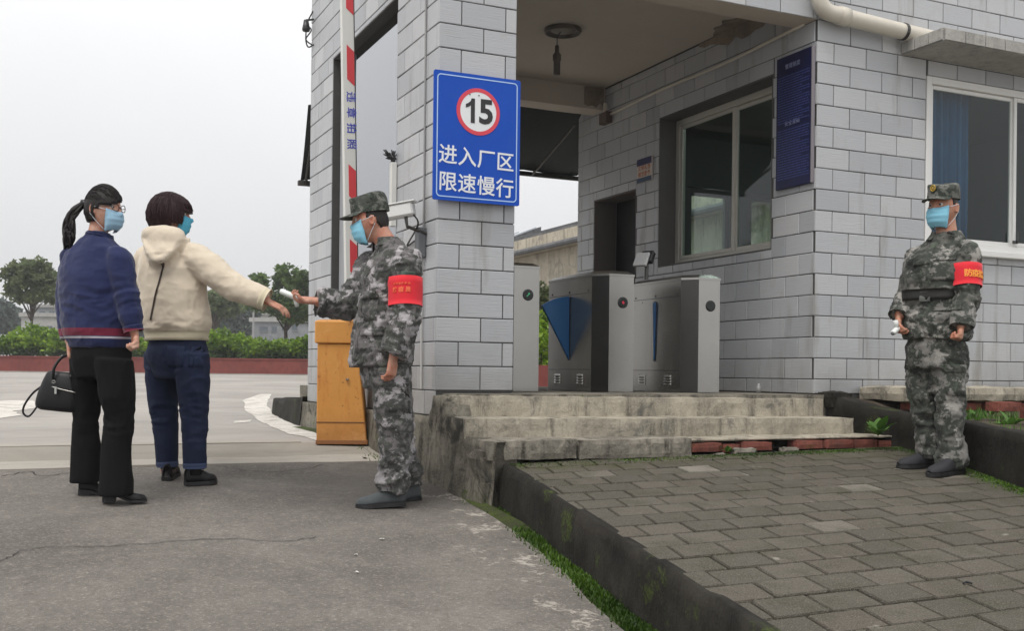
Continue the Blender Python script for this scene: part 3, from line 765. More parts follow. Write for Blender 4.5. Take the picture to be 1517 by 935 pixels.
# ================================================================== LETTERING
def text_vf(s, size, extr=.0015, bold=0.0, align='CENTER', spacing=1.0):
    cu = bpy.data.curves.new('lettering', 'FONT'); cu.body = s; cu.size = size; cu.extrude = extr; cu.offset = bold
    cu.align_x = align; cu.align_y = 'CENTER'; cu.space_character = spacing; cu.resolution_u = 3
    o = bpy.data.objects.new('lettering', cu); COL.objects.link(o)
    bpy.context.view_layer.update()
    me = bpy.data.meshes.new_from_object(o.evaluated_get(bpy.context.evaluated_depsgraph_get()))
    v = [x.co.copy() for x in me.vertices]; f = [tuple(p.vertices) for p in me.polygons]
    bpy.data.objects.remove(o); bpy.data.curves.remove(cu); bpy.data.meshes.remove(me); return v, f
def place(vf, mtx): return [mtx @ Vector(p) for p in vf[0]], vf[1]
def face_mtx(loc, right, up):
    r = Vector(right).normalized(); u = Vector(up).normalized(); n = r.cross(u)
    m = Matrix((r, u, n)).transposed().to_4x4(); m.translation = Vector(loc); return m
INK = plain('black_print', (.02, .02, .022), .5)
WPRINT = plain('white_print', (.80, .82, .84), .45, .04)

# speed sign on the gate tower
sx0, sx1, sz0, sz1, sy = 2.268, 2.842, 1.766, 2.548, 6.070
sign = thing('speed_sign', 'blue speed limit sign with 15 in a red ring on the gate tower', 'road sign', ((sx0 + sx1) / 2, sy, sz0))
def round_rect(x0, x1, z0, z1, r, y, n=5):
    P = []
    for cx, cz, a0 in ((x1 - r, z0 + r, -90), (x1 - r, z1 - r, 0), (x0 + r, z1 - r, 90), (x0 + r, z0 + r, 180)):
        for k in range(n + 1):
            a = math.radians(a0 + 90 * k / n); P.append((cx + r * math.cos(a), y, cz + r * math.sin(a)))
    return P
mb = MB(); mb.prism(round_rect(sx0, sx1, sz0, sz1, .012, sy), (0, .012, 0)); part('sign_panel', mb.vf(), BLUE, sign)
def frame_rr(x0, x1, z0, z1, r, wd, y, th):
    A = round_rect(x0, x1, z0, z1, r, y); B = round_rect(x0 + wd, x1 - wd, z0 + wd, z1 - wd, max(.002, r - wd), y); n = len(A)
    v = A + B + [(p[0], p[1] + th, p[2]) for p in A] + [(p[0], p[1] + th, p[2]) for p in B]; f = []
    for i in range(n):
        j = (i + 1) % n; f += [(i, j, n + j, n + i), (i, 2 * n + i, 2 * n + j, j), (n + i, n + j, 3 * n + j, 3 * n + i)]
    return v, f
part('border', frame_rr(sx0 + .020, sx1 - .020, sz0 + .020, sz1 - .020, .025, .0065, sy - .0012, .001), plain('pale_blue_print', (.45, .62, .85), .45), sign)
ccx, ccz = 2.558, 2.322
def disc(r0, r1, y, th, n=48):
    v, f = [], []
    for yy in (y, y + th):
        for r in (r0, r1):
            for k in range(n): a = 2 * math.pi * k / n; v.append((ccx + r * math.cos(a), yy, ccz + r * math.sin(a)))
    for k in range(n):
        j = (k + 1) % n; f += [(k, j, n + j, n + k), (n + k, n + j, 3 * n + j, 3 * n + k)]
    if r0 < .01: f = [tuple(range(n, 2 * n))] + [(n + k, n + (k + 1) % n, 3 * n + (k + 1) % n, 3 * n + k) for k in range(n)]
    return v, f
part('disc', disc(.0, .122, sy - .0018, .0016), WPRINT, sign)
part('red_ring', disc(.120, .144, sy - .0028, .0026), plain('red_ring_print', (.70, .055, .085), .45), sign)
one = [(-.062, -.072), (-.036, -.072), (-.036, .078), (-.058, .078), (-.064, .060), (-.080, .047), (-.095, .040), (-.095, .018), (-.077, .024), (-.062, .034)]
part('lettering', MB().prism([(ccx + a + .012, sy - .0038, ccz + b) for a, b in one], (0, .002, 0)).vf(), INK, sign)
part('lettering', place(text_vf('5', .205, .0008, .006), face_mtx((ccx + .052, sy - .0028, ccz - .003), (1, 0, 0), (0, 0, 1))), INK, sign)
for ch, zz, sp in (('进入厂区', 2.036, 1.22), ('限速慢行', 1.872, 1.22)):
    for i, c_ in enumerate(ch):
        part('lettering', place(text_vf(c_, .124, .0008, .0014), face_mtx((2.362 + i * .1265, sy - .0012, zz - .004 * i), (1, 0, -.02), (.02, 0, 1))), WPRINT, sign)
for bxx in (2.50, 2.56): part('screw', place(lathe([(.001, 0), (.004, 0), (.004, .003), (.001, .003)], 8), face_mtx((bxx, sy - .0022, ccz + .10), (1, 0, 0), (0, 0, 1))), STEELD, sign)
for zz in (sz0 + .2, sz1 - .12): part('bracket', boxb(2.45, 2.66, sy + .013, 6.119, zz, zz + .03), STEEL, sign)

# blue notice board with rows of fine white text
nb = thing('notice_board', 'tall dark blue notice board of fine white text on the corner wall', 'notice board', (5.205, 6.34, 2.12))
part('panel', boxb(5.196, 5.219, 6.150, 6.545, 2.125, 3.115, .004), NAVYB, nb)
part('edge_trim', boxb(5.192, 5.2185, 6.136, 6.1495, 2.125, 3.115, .002), plain('board_edge', (.22, .20, .22), .5), nb)
mb = MB(); rr_ = random.Random(5)
for blk, (zt, nl) in enumerate(((2.96, 19), (2.56, 20))):
    for i in range(nl):
        z = zt - .019 * i; y = 6.525
        end = 6.17 + (rr_.random() * .10 if i % 3 == 2 else 0)
        while y > end:
            l = .008 + rr_.random() * .045; mb.box(5.1945, 5.1958, max(y - l, end), y, z - .0035, z + .0035); y -= l + .006
part('lettering', mb.vf(), plain('faint_print', (.045, .065, .22), .5), nb)
for t_, z in (('管理制度', 3.03), ('安全须知', 2.605)):
    part('lettering', place(text_vf(t_, .040, .0005, .0006, spacing=1.15), face_mtx((5.1955, 6.36, z), (0, -1, 0), (0, 0, 1))), plain('title_print', (.20, .22, .36), .5), nb)

# little sign by the passage door
ns = thing('wall_sign', 'small white sign with orange characters and blue bands near the door', 'wall sign', (5.21, 8.43, 2.49))
part('panel', boxb(5.205, 5.219, 8.305, 8.56, 2.49, 2.712, .002), plain('sign_cream', (.62, .55, .50), .5), ns)
part('top_band', MB().box(5.2035, 5.2048, 8.307, 8.558, 2.648, 2.710).vf(), plain('band_navy', (.012, .012, .09), .5), ns)
part('bottom_band', MB().box(5.2035, 5.2048, 8.307, 8.558, 2.492, 2.535).vf(), plain('band_teal', (.02, .06, .12), .5), ns)
OPR = plain('orange_print', (.45, .13, .03), .5)
for t_, z in (('文明礼貌', 2.62), ('规范服务', 2.563)):
    part('lettering', place(text_vf(t_, .050, .0004, .0012, spacing=1.12), face_mtx((5.2045, 8.432, z), (0, -1, 0), (0, 0, 1))), OPR, ns)

# downpipe with elbow, window canopy slab
pts = spline([(5.165, 6.045, 4.1), (5.165, 6.045, 3.62), (5.17, 6.045, 3.42), (5.23, 6.045, 3.34), (5.36, 6.045, 3.325), (5.75, 6.045, 3.305), (6.25, 6.045, 3.285), (6.6, 6.045, 3.27)], 6)
dp = thing('drain_pipe', 'thick cream drain pipe bending along the guard house wall', 'pipe', (5.8, 6.045, 3.2))
part('pipe', tube(pts, .058, 18), PVC, dp, True)
for a, b in (((5.165, 6.045, 3.60), (5.165, 6.045, 3.68)), ((5.34, 6.045, 3.326), (5.42, 6.045, 3.322))): part('collar', tube([a, b], .066, 18), PVC, dp, True)
for x in (5.95,): part('pipe_clip', tube([(x, 6.045, 3.296), (x + .025, 6.045, 3.295)], .064, 16), STEELD, dp)
SLABM = concrete('window_hood_concrete', (.34, .33, .31), (.42, .41, .385), (.09, .085, .075), 0, .3)
hood = thing('window_hood', 'grey concrete hood slab jutting out above the white framed window', 'window hood', (7.5, 6.0, 3.15))
part('slab', rough_box(6.025, 9.3, 5.72, 6.118, 3.15, 3.245, .07, .003, 2), SLABM, hood)
for i, x in enumerate(np.arange(6.03, 9.2, .2)):
    part('edge_tile', bevel(MB().box(x + .003, x + .195, 5.706, 5.717, 3.155, 3.24).vf(), .002), SLABM, hood)
for y in (5.722, 5.855, 5.988):
    part('edge_tile', bevel(MB().box(6.010, 6.021, y, y + .127, 3.155, 3.24).vf(), .002), SLABM, hood)

# barrier cabinet and boom
def orange_mat():
    q = M('weathered_orange_paint'); c = q.co(); n1 = q.noise(c, 4, 5, .65, .4); n2 = q.noise(q.scale(c, (7, 7, 1.5)), 2, 5, .7); n3 = q.noise(c, 35, 4, .6)
    base = q.mix(n1, (.58, .245, .04), (.74, .36, .10))
    base = q.mix(q.math('MULTIPLY', q.smooth(n2, .5, .72), .6), base, (.50, .14, .03))
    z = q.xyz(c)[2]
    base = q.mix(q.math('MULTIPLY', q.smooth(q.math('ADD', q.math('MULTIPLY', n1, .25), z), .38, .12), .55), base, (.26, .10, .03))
    base = q.mix(q.smooth(q.math('ADD', n3, q.math('MULTIPLY', n2, .35)), .80, .92), base, (.16, .06, .028)); base = q.mix(q.math('MULTIPLY', q.smooth(n1, .52, .7), .35), base, (.78, .44, .20))
    q.set(base, .5, 0, .4); q.bump(n3, .12, .003); return q.m
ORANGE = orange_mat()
CBD = 7.45; cb0 = atD(475, 659, CBD); cbz = gz(7.15) + .0
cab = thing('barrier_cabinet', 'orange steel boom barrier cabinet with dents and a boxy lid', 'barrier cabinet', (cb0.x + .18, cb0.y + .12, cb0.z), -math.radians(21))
cbl = cab.matrix_basis
W0, W1, HH = .305, .345, .70
def cpart(name, vf, mt, parent=cab): return part(name, vf, mt, parent, False, False)
cw = [(-.16, -.15, .0), (.19, -.15, .0), (.19, .15, .0), (-.16, .15, .0)]; ct = [(-.16, -.15, .70), (.115, -.15, .70), (.115, .15, .70), (-.16, .15, .70)]
cpart('body', bevel(MB().hexa(cw + ct).vf(), .006), ORANGE)
lw = [(-.178, -.165, .703), (.125, -.165, .703), (.125, .16, .703), (-.178, .16, .703)]; lt_ = [(-.178, -.165, .86), (.125, -.165, .86), (.125, .16, .885), (-.178, .16, .885)]
cpart('lid', bevel(MB().hexa(lw + lt_).vf(), .008), ORANGE)
cpart('panel_seam', boxb(-.164, .186, -.1535, -.1505, .150, .157, .001), plain('seam_rust', (.16, .07, .03), .8))
cpart('skirt', bevel(MB().box(-.165, .195, -.155, .155, .0, .03).vf(), .003), plain('cabinet_foot', (.25, .10, .03), .7))
for z in (.58,): cpart('dent_flap', boxb(-.1645, -.161, -.13, .13, z, z + .012, .001), plain('flap_edge', (.30, .12, .04), .6))
cpart('lock', lathe([(.001, 0), (.012, 0), (.012, .01), (.001, .01)], 12, (.05, -.16, .45)), STEEL)
boom = thing('barrier_boom', 'raised white boom barrier arm with red bands and blue characters', 'boom barrier', (2.19, 7.27, 1.1))
BY = 7.22; blo, bhi = onY(521.5, 452, BY), onY(513.5, -60, BY)
bdir = (bhi - blo).normalized(); bright = Vector((1, 0, 0)); bright = (bright - bdir * bright.dot(bdir)).normalized()
bw = .043
def boom_box(t0, t1, hw, y0, y1, slant=0.0):
    a, b = blo + bdir * t0, blo + bdir * t1
    p = [a - bright * hw, a + bright * hw, b + bright * hw, b - bright * hw]
    p[1] = p[1] - bdir * slant; p[2] = p[2] - bdir * slant
    mb = MB(); mb.prism([(q.x, y0, q.z) for q in p], (0, y1 - y0, 0)); return mb.vf()
L = (bhi - blo).length
part('arm', bevel(boom_box(0, L, bw, BY, BY + .045), .004), plain('boom_white', (.70, .70, .66), .4, .06, 4), boom)
part('edge_strip', boom_box(0, L, .004, BY + .012, BY + .035), BLACK, boom).location += bright * (bw + .0045)
def tz(y): return (onY(517, y, BY).z - blo.z) / bdir.z
for y0, y1 in ((-60, 12), (66, 117), (243, 290), (354, 402)):
    part('red_band', boom_box(tz(y1), tz(y0), .026, BY - .0025, BY - .0005, .045), plain('boom_red', (.62, .05, .06), .4), boom).location += bright * .014
for i, c_ in enumerate('违章拍照'):
    c0 = blo + bdir * tz(143 + 23.3 * i) + bright * .010
    part('lettering', place(text_vf(c_, .074, .0006, .0009), face_mtx((c0.x, BY - .0012, c0.z), tuple(-bdir), tuple(bright))), plain('boom_blue', (.04, .06, .42), .5), boom)
part('clamp', boom_box(-.02, .14, bw + .02, BY - .015, BY + .06), STEELD, boom)
part('hub', tube([(blo.x + .0, BY + .062, blo.z + .05), (blo.x, BY + .10, blo.z + .05)], .04, 14), STEELD, boom)

# things on the tower's side wall
ct_ = thing('security_camera', 'white box security camera bracketed on the tower side behind the guard', 'security camera', (2.26, 6.75, 1.63))
cd = Vector((-.62, .45, -.12)).normalized(); cr = cd.cross(Vector((0, 0, 1))).normalized(); cu_ = cr.cross(cd)
c0 = onX(588, 314, 2.14)
def ob(c, d, r, u, L0, L1, w_, h_, b=.006):
    p = []
    for k in (-h_, h_):
        for a, e_ in ((L0, -w_), (L1, -w_), (L1, w_), (L0, w_)): p.append(c + d * a + r * e_ + u * k)
    return bevel(MB().hexa([p[3], p[2], p[1], p[0], p[7], p[6], p[5], p[4]]).vf(), b)
part('housing', ob(c0, cd, cr, cu_, -.11, .11, .045, .04, .01), plain('camera_white', (.74, .74, .72), .4, .05), ct_)
part('sun_shield', ob(c0 + cu_ * .046, cd, cr, cu_, -.13, .14, .052, .004, .002), plain('shield_white', (.78, .78, .76), .4, .05), ct_)
part('lens_window', ob(c0, cd, cr, cu_, .111, .116, .034, .03, .002), BLACK, ct_)
part('bracket', tube([c0 - cd * .05 - cu_ * .04, c0 - cd * .05 - cu_ * .10, Vector((2.315, (c0 - cd * .05).y - .02, (c0 - cu_ * .13).z))], .012, 8), STEELD, ct_)
part('cable', tube(spline([c0 - cd * .1 - cu_ * .03, c0 - cd * .12 - cu_ * .10, Vector((2.30, 6.62, 1.545)), Vector((2.305, 6.50, 1.56)), Vector((2.295, 6.40, 1.565))], 6), .006, 6), BLACK, ct_)
tb = thing('terminal_box', 'narrow dark grey electrical box on the tower corner with a cable above', 'electrical box', (2.295, 6.335, 1.49))
part('box', boxb(2.262, 2.313, 6.30, 6.37, 1.44, 1.625, .004), plain('box_grey', (.13, .14, .15), .5), tb)
part('cable', tube([(2.308, 6.335, 1.628), (2.309, 6.335, 2.6), (2.308, 6.34, 3.4), (2.309, 6.335, 4.0)], .007, 6), plain('grey_cable', (.30, .30, .30), .6), tb)
part('cable', tube([(2.300, 6.335, 1.438), (2.302, 6.34, 1.1), (2.304, 6.335, .62)], .007, 6), plain('white_cable', (.55, .55, .53), .6), tb)
wp = thing('sensor_post', 'slim white upright with a dark spiky head fixed to the tower wall', 'sensor', (2.30, 6.88, 1.6))
part('post', boxb(2.272, 2.312, 6.875, 6.915, 1.70, 2.13, .004), WHITEP, wp)
mb = MB(); rr_ = random.Random(2)
for i in range(26):
    a = rr_.random() * 6.28; e_ = rr_.random(); mb.tube([(2.29, 6.895, 2.15), (2.29 + .05 * e_ * math.cos(a) - .025, 6.895 + .05 * e_ * math.sin(a), 2.15 + rr_.random() * .07)], .0045, 5)
mb.add(*lathe([(.001, 0), (.014, 0), (.022, .03), (.001, .05)], 10, (2.29, 6.895, 2.131)))
part('head', mb.vf(), BLACK, wp)
wl = thing('wall_lamp', 'small black lamp with a curled cable on the far tower edge', 'lamp', (2.25, 9.2, 3.4))
p0 = onX(453, 38, 2.245)
part('shade', lathe([(.001, .05), (.02, .05), (.035, -.03), (.03, -.045), (.001, -.045)], 14, p0), BLACK, wl, True)
part('cable', tube(spline([p0 + Vector((0, 0, -.045)), p0 + Vector((0, 0, -.13)), p0 + Vector((.03, .03, -.17)), Vector((2.315, 9.16, p0.z - .15))], 6), .006, 6), BLACK, wl)
part('arm', tube([p0 + Vector((0, 0, .05)), Vector((2.315, 9.17, p0.z + .07))], .009, 6), BLACK, wl)
tw = thing('roof_cable', 'thin dangling cable coil at the tower roof edge', 'cable', (2.28, 9.2, 3.55))
part('coil', tube(spline([Vector((2.315, 9.2, 3.85)), Vector((2.27, 9.22, 3.74)), Vector((2.30, 9.2, 3.68)), Vector((2.26, 9.22, 3.60)), Vector((2.314, 9.2, 3.55))], 6), .006, 6), BLACK, tw)

# ================================================================== TURNSTILES
def turnstile(X0, X1, Yf, Yb, top, label, arrow, flap):
    """cabinet along Y: end face X0..X1 at Yf; left flank set back by a chamfer"""
    zb = .600; ch = .10; t = thing('turnstile', label, 'turnstile', ((X0 + X1) / 2, (Yf + Yb) / 2, zb), 0, 'flap turnstiles in the passage')
    xs = X0 - .085
    foot = [(X0, Yf, 0), (X1, Yf, 0), (X1 + .0, Yb, 0), (X0, Yb, 0), (xs, Yb - ch, 0), (xs, Yf + ch, 0)]
    n = 6
    def ringv(z, k=0.0): return [(x + (k if x < X0 + .01 else -k), y + (k if y < (Yf + Yb) / 2 else -k), z) for x, y, _ in foot]
    v = ringv(zb) + ringv(top)
    # side faces separately so that the chamfer can be dark
    steel = [(0, 1, 7, 6), (1, 2, 8, 7), (2, 3, 9, 8), (4, 5, 11, 10), (6, 7, 8, 9, 10, 11), (5, 4, 3, 2, 1, 0)]
    part('body', (v, steel), STEEL, t)
    for q_ in ((5, 0, 6, 11), (3, 4, 10, 9)): part('corner_panel', ([v[i] for i in q_], [(0, 1, 2, 3)]), STEELD, t)
    lidv = ringv(top + .001, -.004) + ringv(top + .016, -.004); lidv += ringv(top + .04, .035)
    f = [tuple(range(6))[::-1]] + [(i, (i + 1) % 6, 6 + (i + 1) % 6, 6 + i) for i in range(6)] + [(6 + i, 6 + (i + 1) % 6, 12 + (i + 1) % 6, 12 + i) for i in range(6)] + [(12, 13, 14, 15, 16, 17)]
    part('lid', (lidv, f), STEEL, t)
    # round indicator
    cx, cz = (X0 + X1) / 2 + .01, top - .185
    ind = part('indicator', place(lathe([(.001, 0), (.040, 0), (.040, .004), (.034, .006), (.001, .006)], 24), face_mtx((cx, Yf - .0005, cz), (1, 0, 0), (0, 0, 1))), plain('indicator_black', (.006, .008, .008), .2), t)
    if arrow == 'green':
        part('arrow', place(bevel(MB().box(-.016, .016, -.003, .003, .0062, .0072).box(.004, .016, -.003, .009, .0062, .0071).vf(), .0003), face_mtx((cx, Yf, cz), (.75, 0, .66), (-.66, 0, .75))), emit('green_led', (.03, .30, .12), .5), ind, False, True)
    if arrow == 'red':
        part('led', place(MB().box(-.007, .007, -.010, .010, .0062, .0072).vf(), face_mtx((cx, Yf, cz), (.8, 0, .6), (-.6, 0, .8))), emit('red_led', (.35, .01, .03), .5), ind, False, True)
    # flank: seams, screws, louvres, slot and flap
    x = xs - .002
    for z in (zb + .155, top - .115): part('seam', boxb(x, xs - .0003, Yf + ch + .012, Yb - ch - .012, z, z + .004, .0005), STEELD, t)
    ym = (Yf + Yb) / 2
    for yy in (Yf + ch + .05, ym, Yb - ch - .06):
        part('screw', place(lathe([(.001, 0), (.008, 0), (.007, .003), (.001, .004)], 10), face_mtx((xs - .0003, yy, top - .095), (0, -1, 0), (0, 0, 1))), STEELD, t)
    for yy in (Yf + ch + .13, Yb - ch - .16):
        part('screw', place(lathe([(.001, 0), (.006, 0), (.001, .003)], 10), face_mtx((xs - .0003, yy, top - .135), (0, -1, 0), (0, 0, 1))), STEELD, t)
    for yy in (Yf + ch + .12, Yb - ch - .20):
        for k in range(4):
            z = zb + .055 + k * .019
            mb = MB(); mb.hexa([(xs - .012, yy, z), (xs - .0003, yy - .005, z - .003), (xs - .0003, yy + .085, z - .003), (xs - .012, yy + .08, z), (xs - .011, yy, z + .003), (xs - .0003, yy - .005, z + .012), (xs - .0003, yy + .085, z + .012), (xs - .011, yy + .08, z + .003)])
            part('louvre', mb.vf(), STEEL, t)
    FLAP = plain('flap_blue', (.008, .085, .23), .35, .06, 5)
    slot = part('flap_slot', boxb(xs - .0035, xs - .0005, ym - .016, ym + .016, zb + .225, top - .135, .001), BLACK, t)
    pts = [(xs - .02 if not flap else xs - .002, zb + .225)]
    if flap:
        R_ = .47
        for k in range(9):
            a = math.radians(0 + 29 * k / 8); pts.append((xs - .003 - R_ * math.sin(a), zb + .225 + R_ * math.cos(a) - .015 * (k / 8)))
        mb = MB(); mb.prism([(a, ym - .011, b) for a, b in pts], (0, .022, 0)); fl = part('flap', bevel(mb.vf(), .004), FLAP, t)
    else:
        mb = MB(); mb.prism([(xs - .010, ym - .004, zb + .235), (xs - .010, ym + .004, zb + .235), (xs - .014, ym + .018, top - .16), (xs - .014, ym + .010, top - .143), (xs - .014, ym - .010, top - .143), (xs - .014, ym - .018, top - .16)], (.0095, 0, 0)); part('flap', bevel(mb.vf(), .002), FLAP, t)
    return t
turnstile(3.125, 3.320, 6.745, 7.62, 1.455, 'steel turnstile beside the gate tower with a green lit arrow', 'green', False)
turnstile(3.790, 3.990, 6.585, 7.46, 1.418, 'middle steel turnstile with its blue wing flap swung out', 'red', True)
turnstile(4.430, 4.612, 6.420, 7.30, 1.408, 'steel turnstile nearest the guard house wall with its flap drawn in', None, False)
fr = thing('face_reader', 'small silver and black reader tilted on a stalk above the turnstile', 'reader', (4.46, 7.05, 1.449))
c0 = onY(955, 383, 6.98)
part('stalk', tube([(c0.x + .02, 6.99, 1.449), (c0.x + .02, 6.99, c0.z - .01)], .016, 10), STEELD, fr)
part('screen', ob(c0 + Vector((-.03, 0, -.01)), Vector((-.75, -.45, .5)).normalized(), Vector((-.5, .86, 0)).normalized(), Vector((.45, .25, .86)).normalized(), -.012, .012, .055, .06, .004), plain('reader_silver', (.55, .55, .55), .25), fr)
part('back', ob(c0 + Vector((.02, 0, .012)), Vector((-.75, -.45, .5)).normalized(), Vector((-.5, .86, 0)).normalized(), Vector((.45, .25, .86)).normalized(), -.03, .02, .05, .05, .006), BLACK, fr)
sp = thing('small_bottle', 'small grey bottle standing at the wall foot beside the turnstile', 'bottle', (5.12, 6.62, .6))
part('body', lathe([(.001, 0), (.018, 0), (.018, .04), (.009, .055), (.009, .066), (.001, .067)], 14, (5.12, 6.62, .6)), plain('bottle_grey', (.42, .42, .42), .4), sp, True)

# ================================================================== STEPS, BASE, KERB, PAVERS
# passage floor
structure('passage_floor', rough_box(2.36, HX0 + .02, 6.02, 9.72, .36, .597, .16, .004, 11), CONC_MID)
structure('rear_floor', rough_box(2.62, HX0 + .4, 9.73, 12.0, .2, .425, .16, .006, 12), CONC_MID)
CONC_PL2 = concrete('bottom_step_concrete', (.13, .12, .10), (.33, .30, .25), (.028, .026, .021), .06, .9)
steps = thing('steps', 'worn concrete steps up to the turnstile passage, brick showing at the bottom', 'steps', (3.8, 5.7, .2))
part('step', rough_box(2.365, 5.20, 5.985, 6.30, .30, .586, .035, .006, 21, lambda x, y: -.006 * (x - 2.4)), CONC, steps)
part('step', rough_box(2.345, 5.224, 5.705, 6.02, .24, .462, .035, .006, 22, lambda x, y: -.006 * (x - 2.4)), CONC, steps)
def bot(x, y): return .0
part('step', rough_box(2.372, 2.93, 5.435, 5.73, .235, .348, .03, .008, 23), CONC_PL2, steps)
part('step', rough_box(2.945, 3.72, 5.44, 5.73, .225, .346, .03, .009, 24), CONC_PL2, steps)
part('step', rough_box(3.70, 5.43, 5.50, 5.73, .312, .338, .03, .009, 25), CONC, steps)
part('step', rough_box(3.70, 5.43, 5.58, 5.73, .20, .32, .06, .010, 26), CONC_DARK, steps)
BRICKM = concrete('old_red_brick', (.15, .048, .036), (.26, .088, .066), (.05, .03, .024), .10, .6)
for i, (x, w_, dy, dz) in enumerate(((3.74, .225, 0, 0), (3.985, .13, .02, -.01), (4.13, .22, .0, .0), (4.54, .22, .005, .004), (4.785, .225, 0, .002), (5.03, .20, .012, 0), (5.25, .15, .03, -.006))):
    part('brick', rough_box(x, x + w_, 5.475 + dy, 5.578, .252 + dz, .310 + dz, .03, .006, 30 + i), BRICKM, steps)
for i, (x, y, s_) in enumerate(((4.02, 5.43, .11), (4.40, 5.44, .09), (3.86, 5.41, .06))):
    part('rubble', rough_box(x, x + s_ * 1.6, y, y + s_ * .5, pavz(x, y) - .01, pavz(x, y) + s_ * .35, .02, .012, 40 + i), CONC_MID, steps)
# flank mass left of the steps, down to the road
base = thing('plinth_wall', 'stained concrete plinth carrying the gate tower and the step ends', 'plinth', (2.3, 7.4, -.05))
def plinth(path, top, bot_, name, seed, mt, thick=.16):
    """wall along a plan path with rough outer (left) face; top/bot functions of index fraction"""
    P = spline(path, 8); n = len(P); nz = 10; v, f = [], []
    T = [np.array(P[min(i + 1, n - 1)][:2]) - np.array(P[max(i - 1, 0)][:2]) for i in range(n)]
    for i in range(n):
        t = T[i] / (np.linalg.norm(T[i]) + 1e-9); nl = np.array((-t[1], t[0])); tt = i / (n - 1)
        for k in range(nz + 1):
            z = bot_(P[i][0], P[i][1]) + (top(P[i][0], P[i][1]) - bot_(P[i][0], P[i][1])) * k / nz
            d = .02 * (float(fbm(np.array([[P[i][0] * 5, P[i][1] * 5, z * 5]]), seed, 4)[0]) - .5) * 2 + .03 * (1 - k / nz)
            v.append((P[i][0] + nl[0] * d, P[i][1] + nl[1] * d, z + (.012 * (float(vnoise(np.array([[P[i][0] * 9, P[i][1] * 9, seed]]), 2)[0]) - .5) if k == nz else 0)))
        v.append((P[i][0] - nl[0] * thick, P[i][1] - nl[1] * thick, v[-1][2]))
        v.append((P[i][0] - nl[0] * thick, P[i][1] - nl[1] * thick, v[-nz - 2][2]))
    m = nz + 3
    for i in range(n - 1):
        for k in range(nz + 2): f.append((i * m + k, i * m + k + 1, (i + 1) * m + k + 1, (i + 1) * m + k))
        f.append((i * m + m - 1, i * m, (i + 1) * m, (i + 1) * m + m - 1))
    f.append(tuple(range(m))); f.append(tuple((n - 1) * m + k for k in range(m))[::-1])
    return v, f
part('flank', plinth([(2.41, 5.42, 0), (2.36, 5.60, 0), (2.335, 5.80, 0), (2.325, 6.0, 0), (2.29, 6.20, 0), (2.275, 6.45, 0), (2.27, 7.0, 0), (2.275, 7.7, 0), (2.27, 8.5, 0), (2.28, 9.28, 0)],
     lambda x, y: float(np.interp(y, [5.42, 5.6, 5.72, 5.74, 5.95, 5.99, 6.06, 6.12, 6.16, 6.3], [.34, .345, .35, .455, .462, .578, .585, .58, .462, .455])), lambda x, y: gz(y) - .06, 'flank', 3, CONC_PL), CONC_PL, base, True)
part('rear_kerb', plinth([(2.28, 9.29, 0), (2.32, 9.9, 0), (2.42, 10.8, 0), (2.50, 11.4, 0), (2.60, 11.8, 0), (2.85, 12.1, 0)],
     lambda x, y: float(np.interp(y, [9.29, 9.8, 10.2, 10.4, 11.0, 12.1], [.50, .46, .47, .40, .415, .43])), lambda x, y: gz(y) - .06, 'rear', 5, CONC_DARK), CONC_DARK, base, True)
part('core', MB().box(2.40, 2.80, 5.75, 9.25, .0, .44).vf(), CONC_PL, base)
part('footing', rough_box(2.34, 2.50, 5.46, 6.1, -.05, .30, .05, .02, 51), CONC_PL, base)

# kerb wall along the paved terrace
kv, kf = [], []; ysk = np.arange(1.0, 5.56, .05); nzk = 6
for i, Y in enumerate(ysk):
    xk = kerbX(Y); zt = pavz(xk, Y) + .002; zb = gz(Y) - .08
    for k in range(nzk + 1):
        z = zb + (zt - zb) * k / nzk; d = .022 * (float(fbm(np.array([[xk * 6, Y * 6, z * 6]]), 13, 4)[0]) - .5) * 2 + .012 * (1 - k / nzk)
        if k == nzk: d -= .008
        kv.append((xk - d, Y, z + (.006 * (float(vnoise(np.array([[Y * 11, 3.3, 1.]]), 4)[0]) - .5) if k == nzk else 0)))
    kv.append((xk + .055, Y, kv[-1][2] - .001)); kv.append((xk + .055, Y, zb))
m = nzk + 3
for i in range(len(ysk) - 1):
    for k in range(m - 1): kf.append((i * m + k, (i + 1) * m + k, (i + 1) * m + k + 1, i * m + k + 1))
kf += [tuple(range(m)), tuple((len(ysk) - 1) * m + k for k in range(m))[::-1]]
structure('kerb', (kv, kf), CONC_DARK, True)

def plx(Y): return float(np.interp(Y, [1.5, 4.04, 4.68, 5.1, 5.46, 5.75, 6.04], [3.84, 4.875, 5.136, 5.30, 5.375, 5.30, 5.228]))
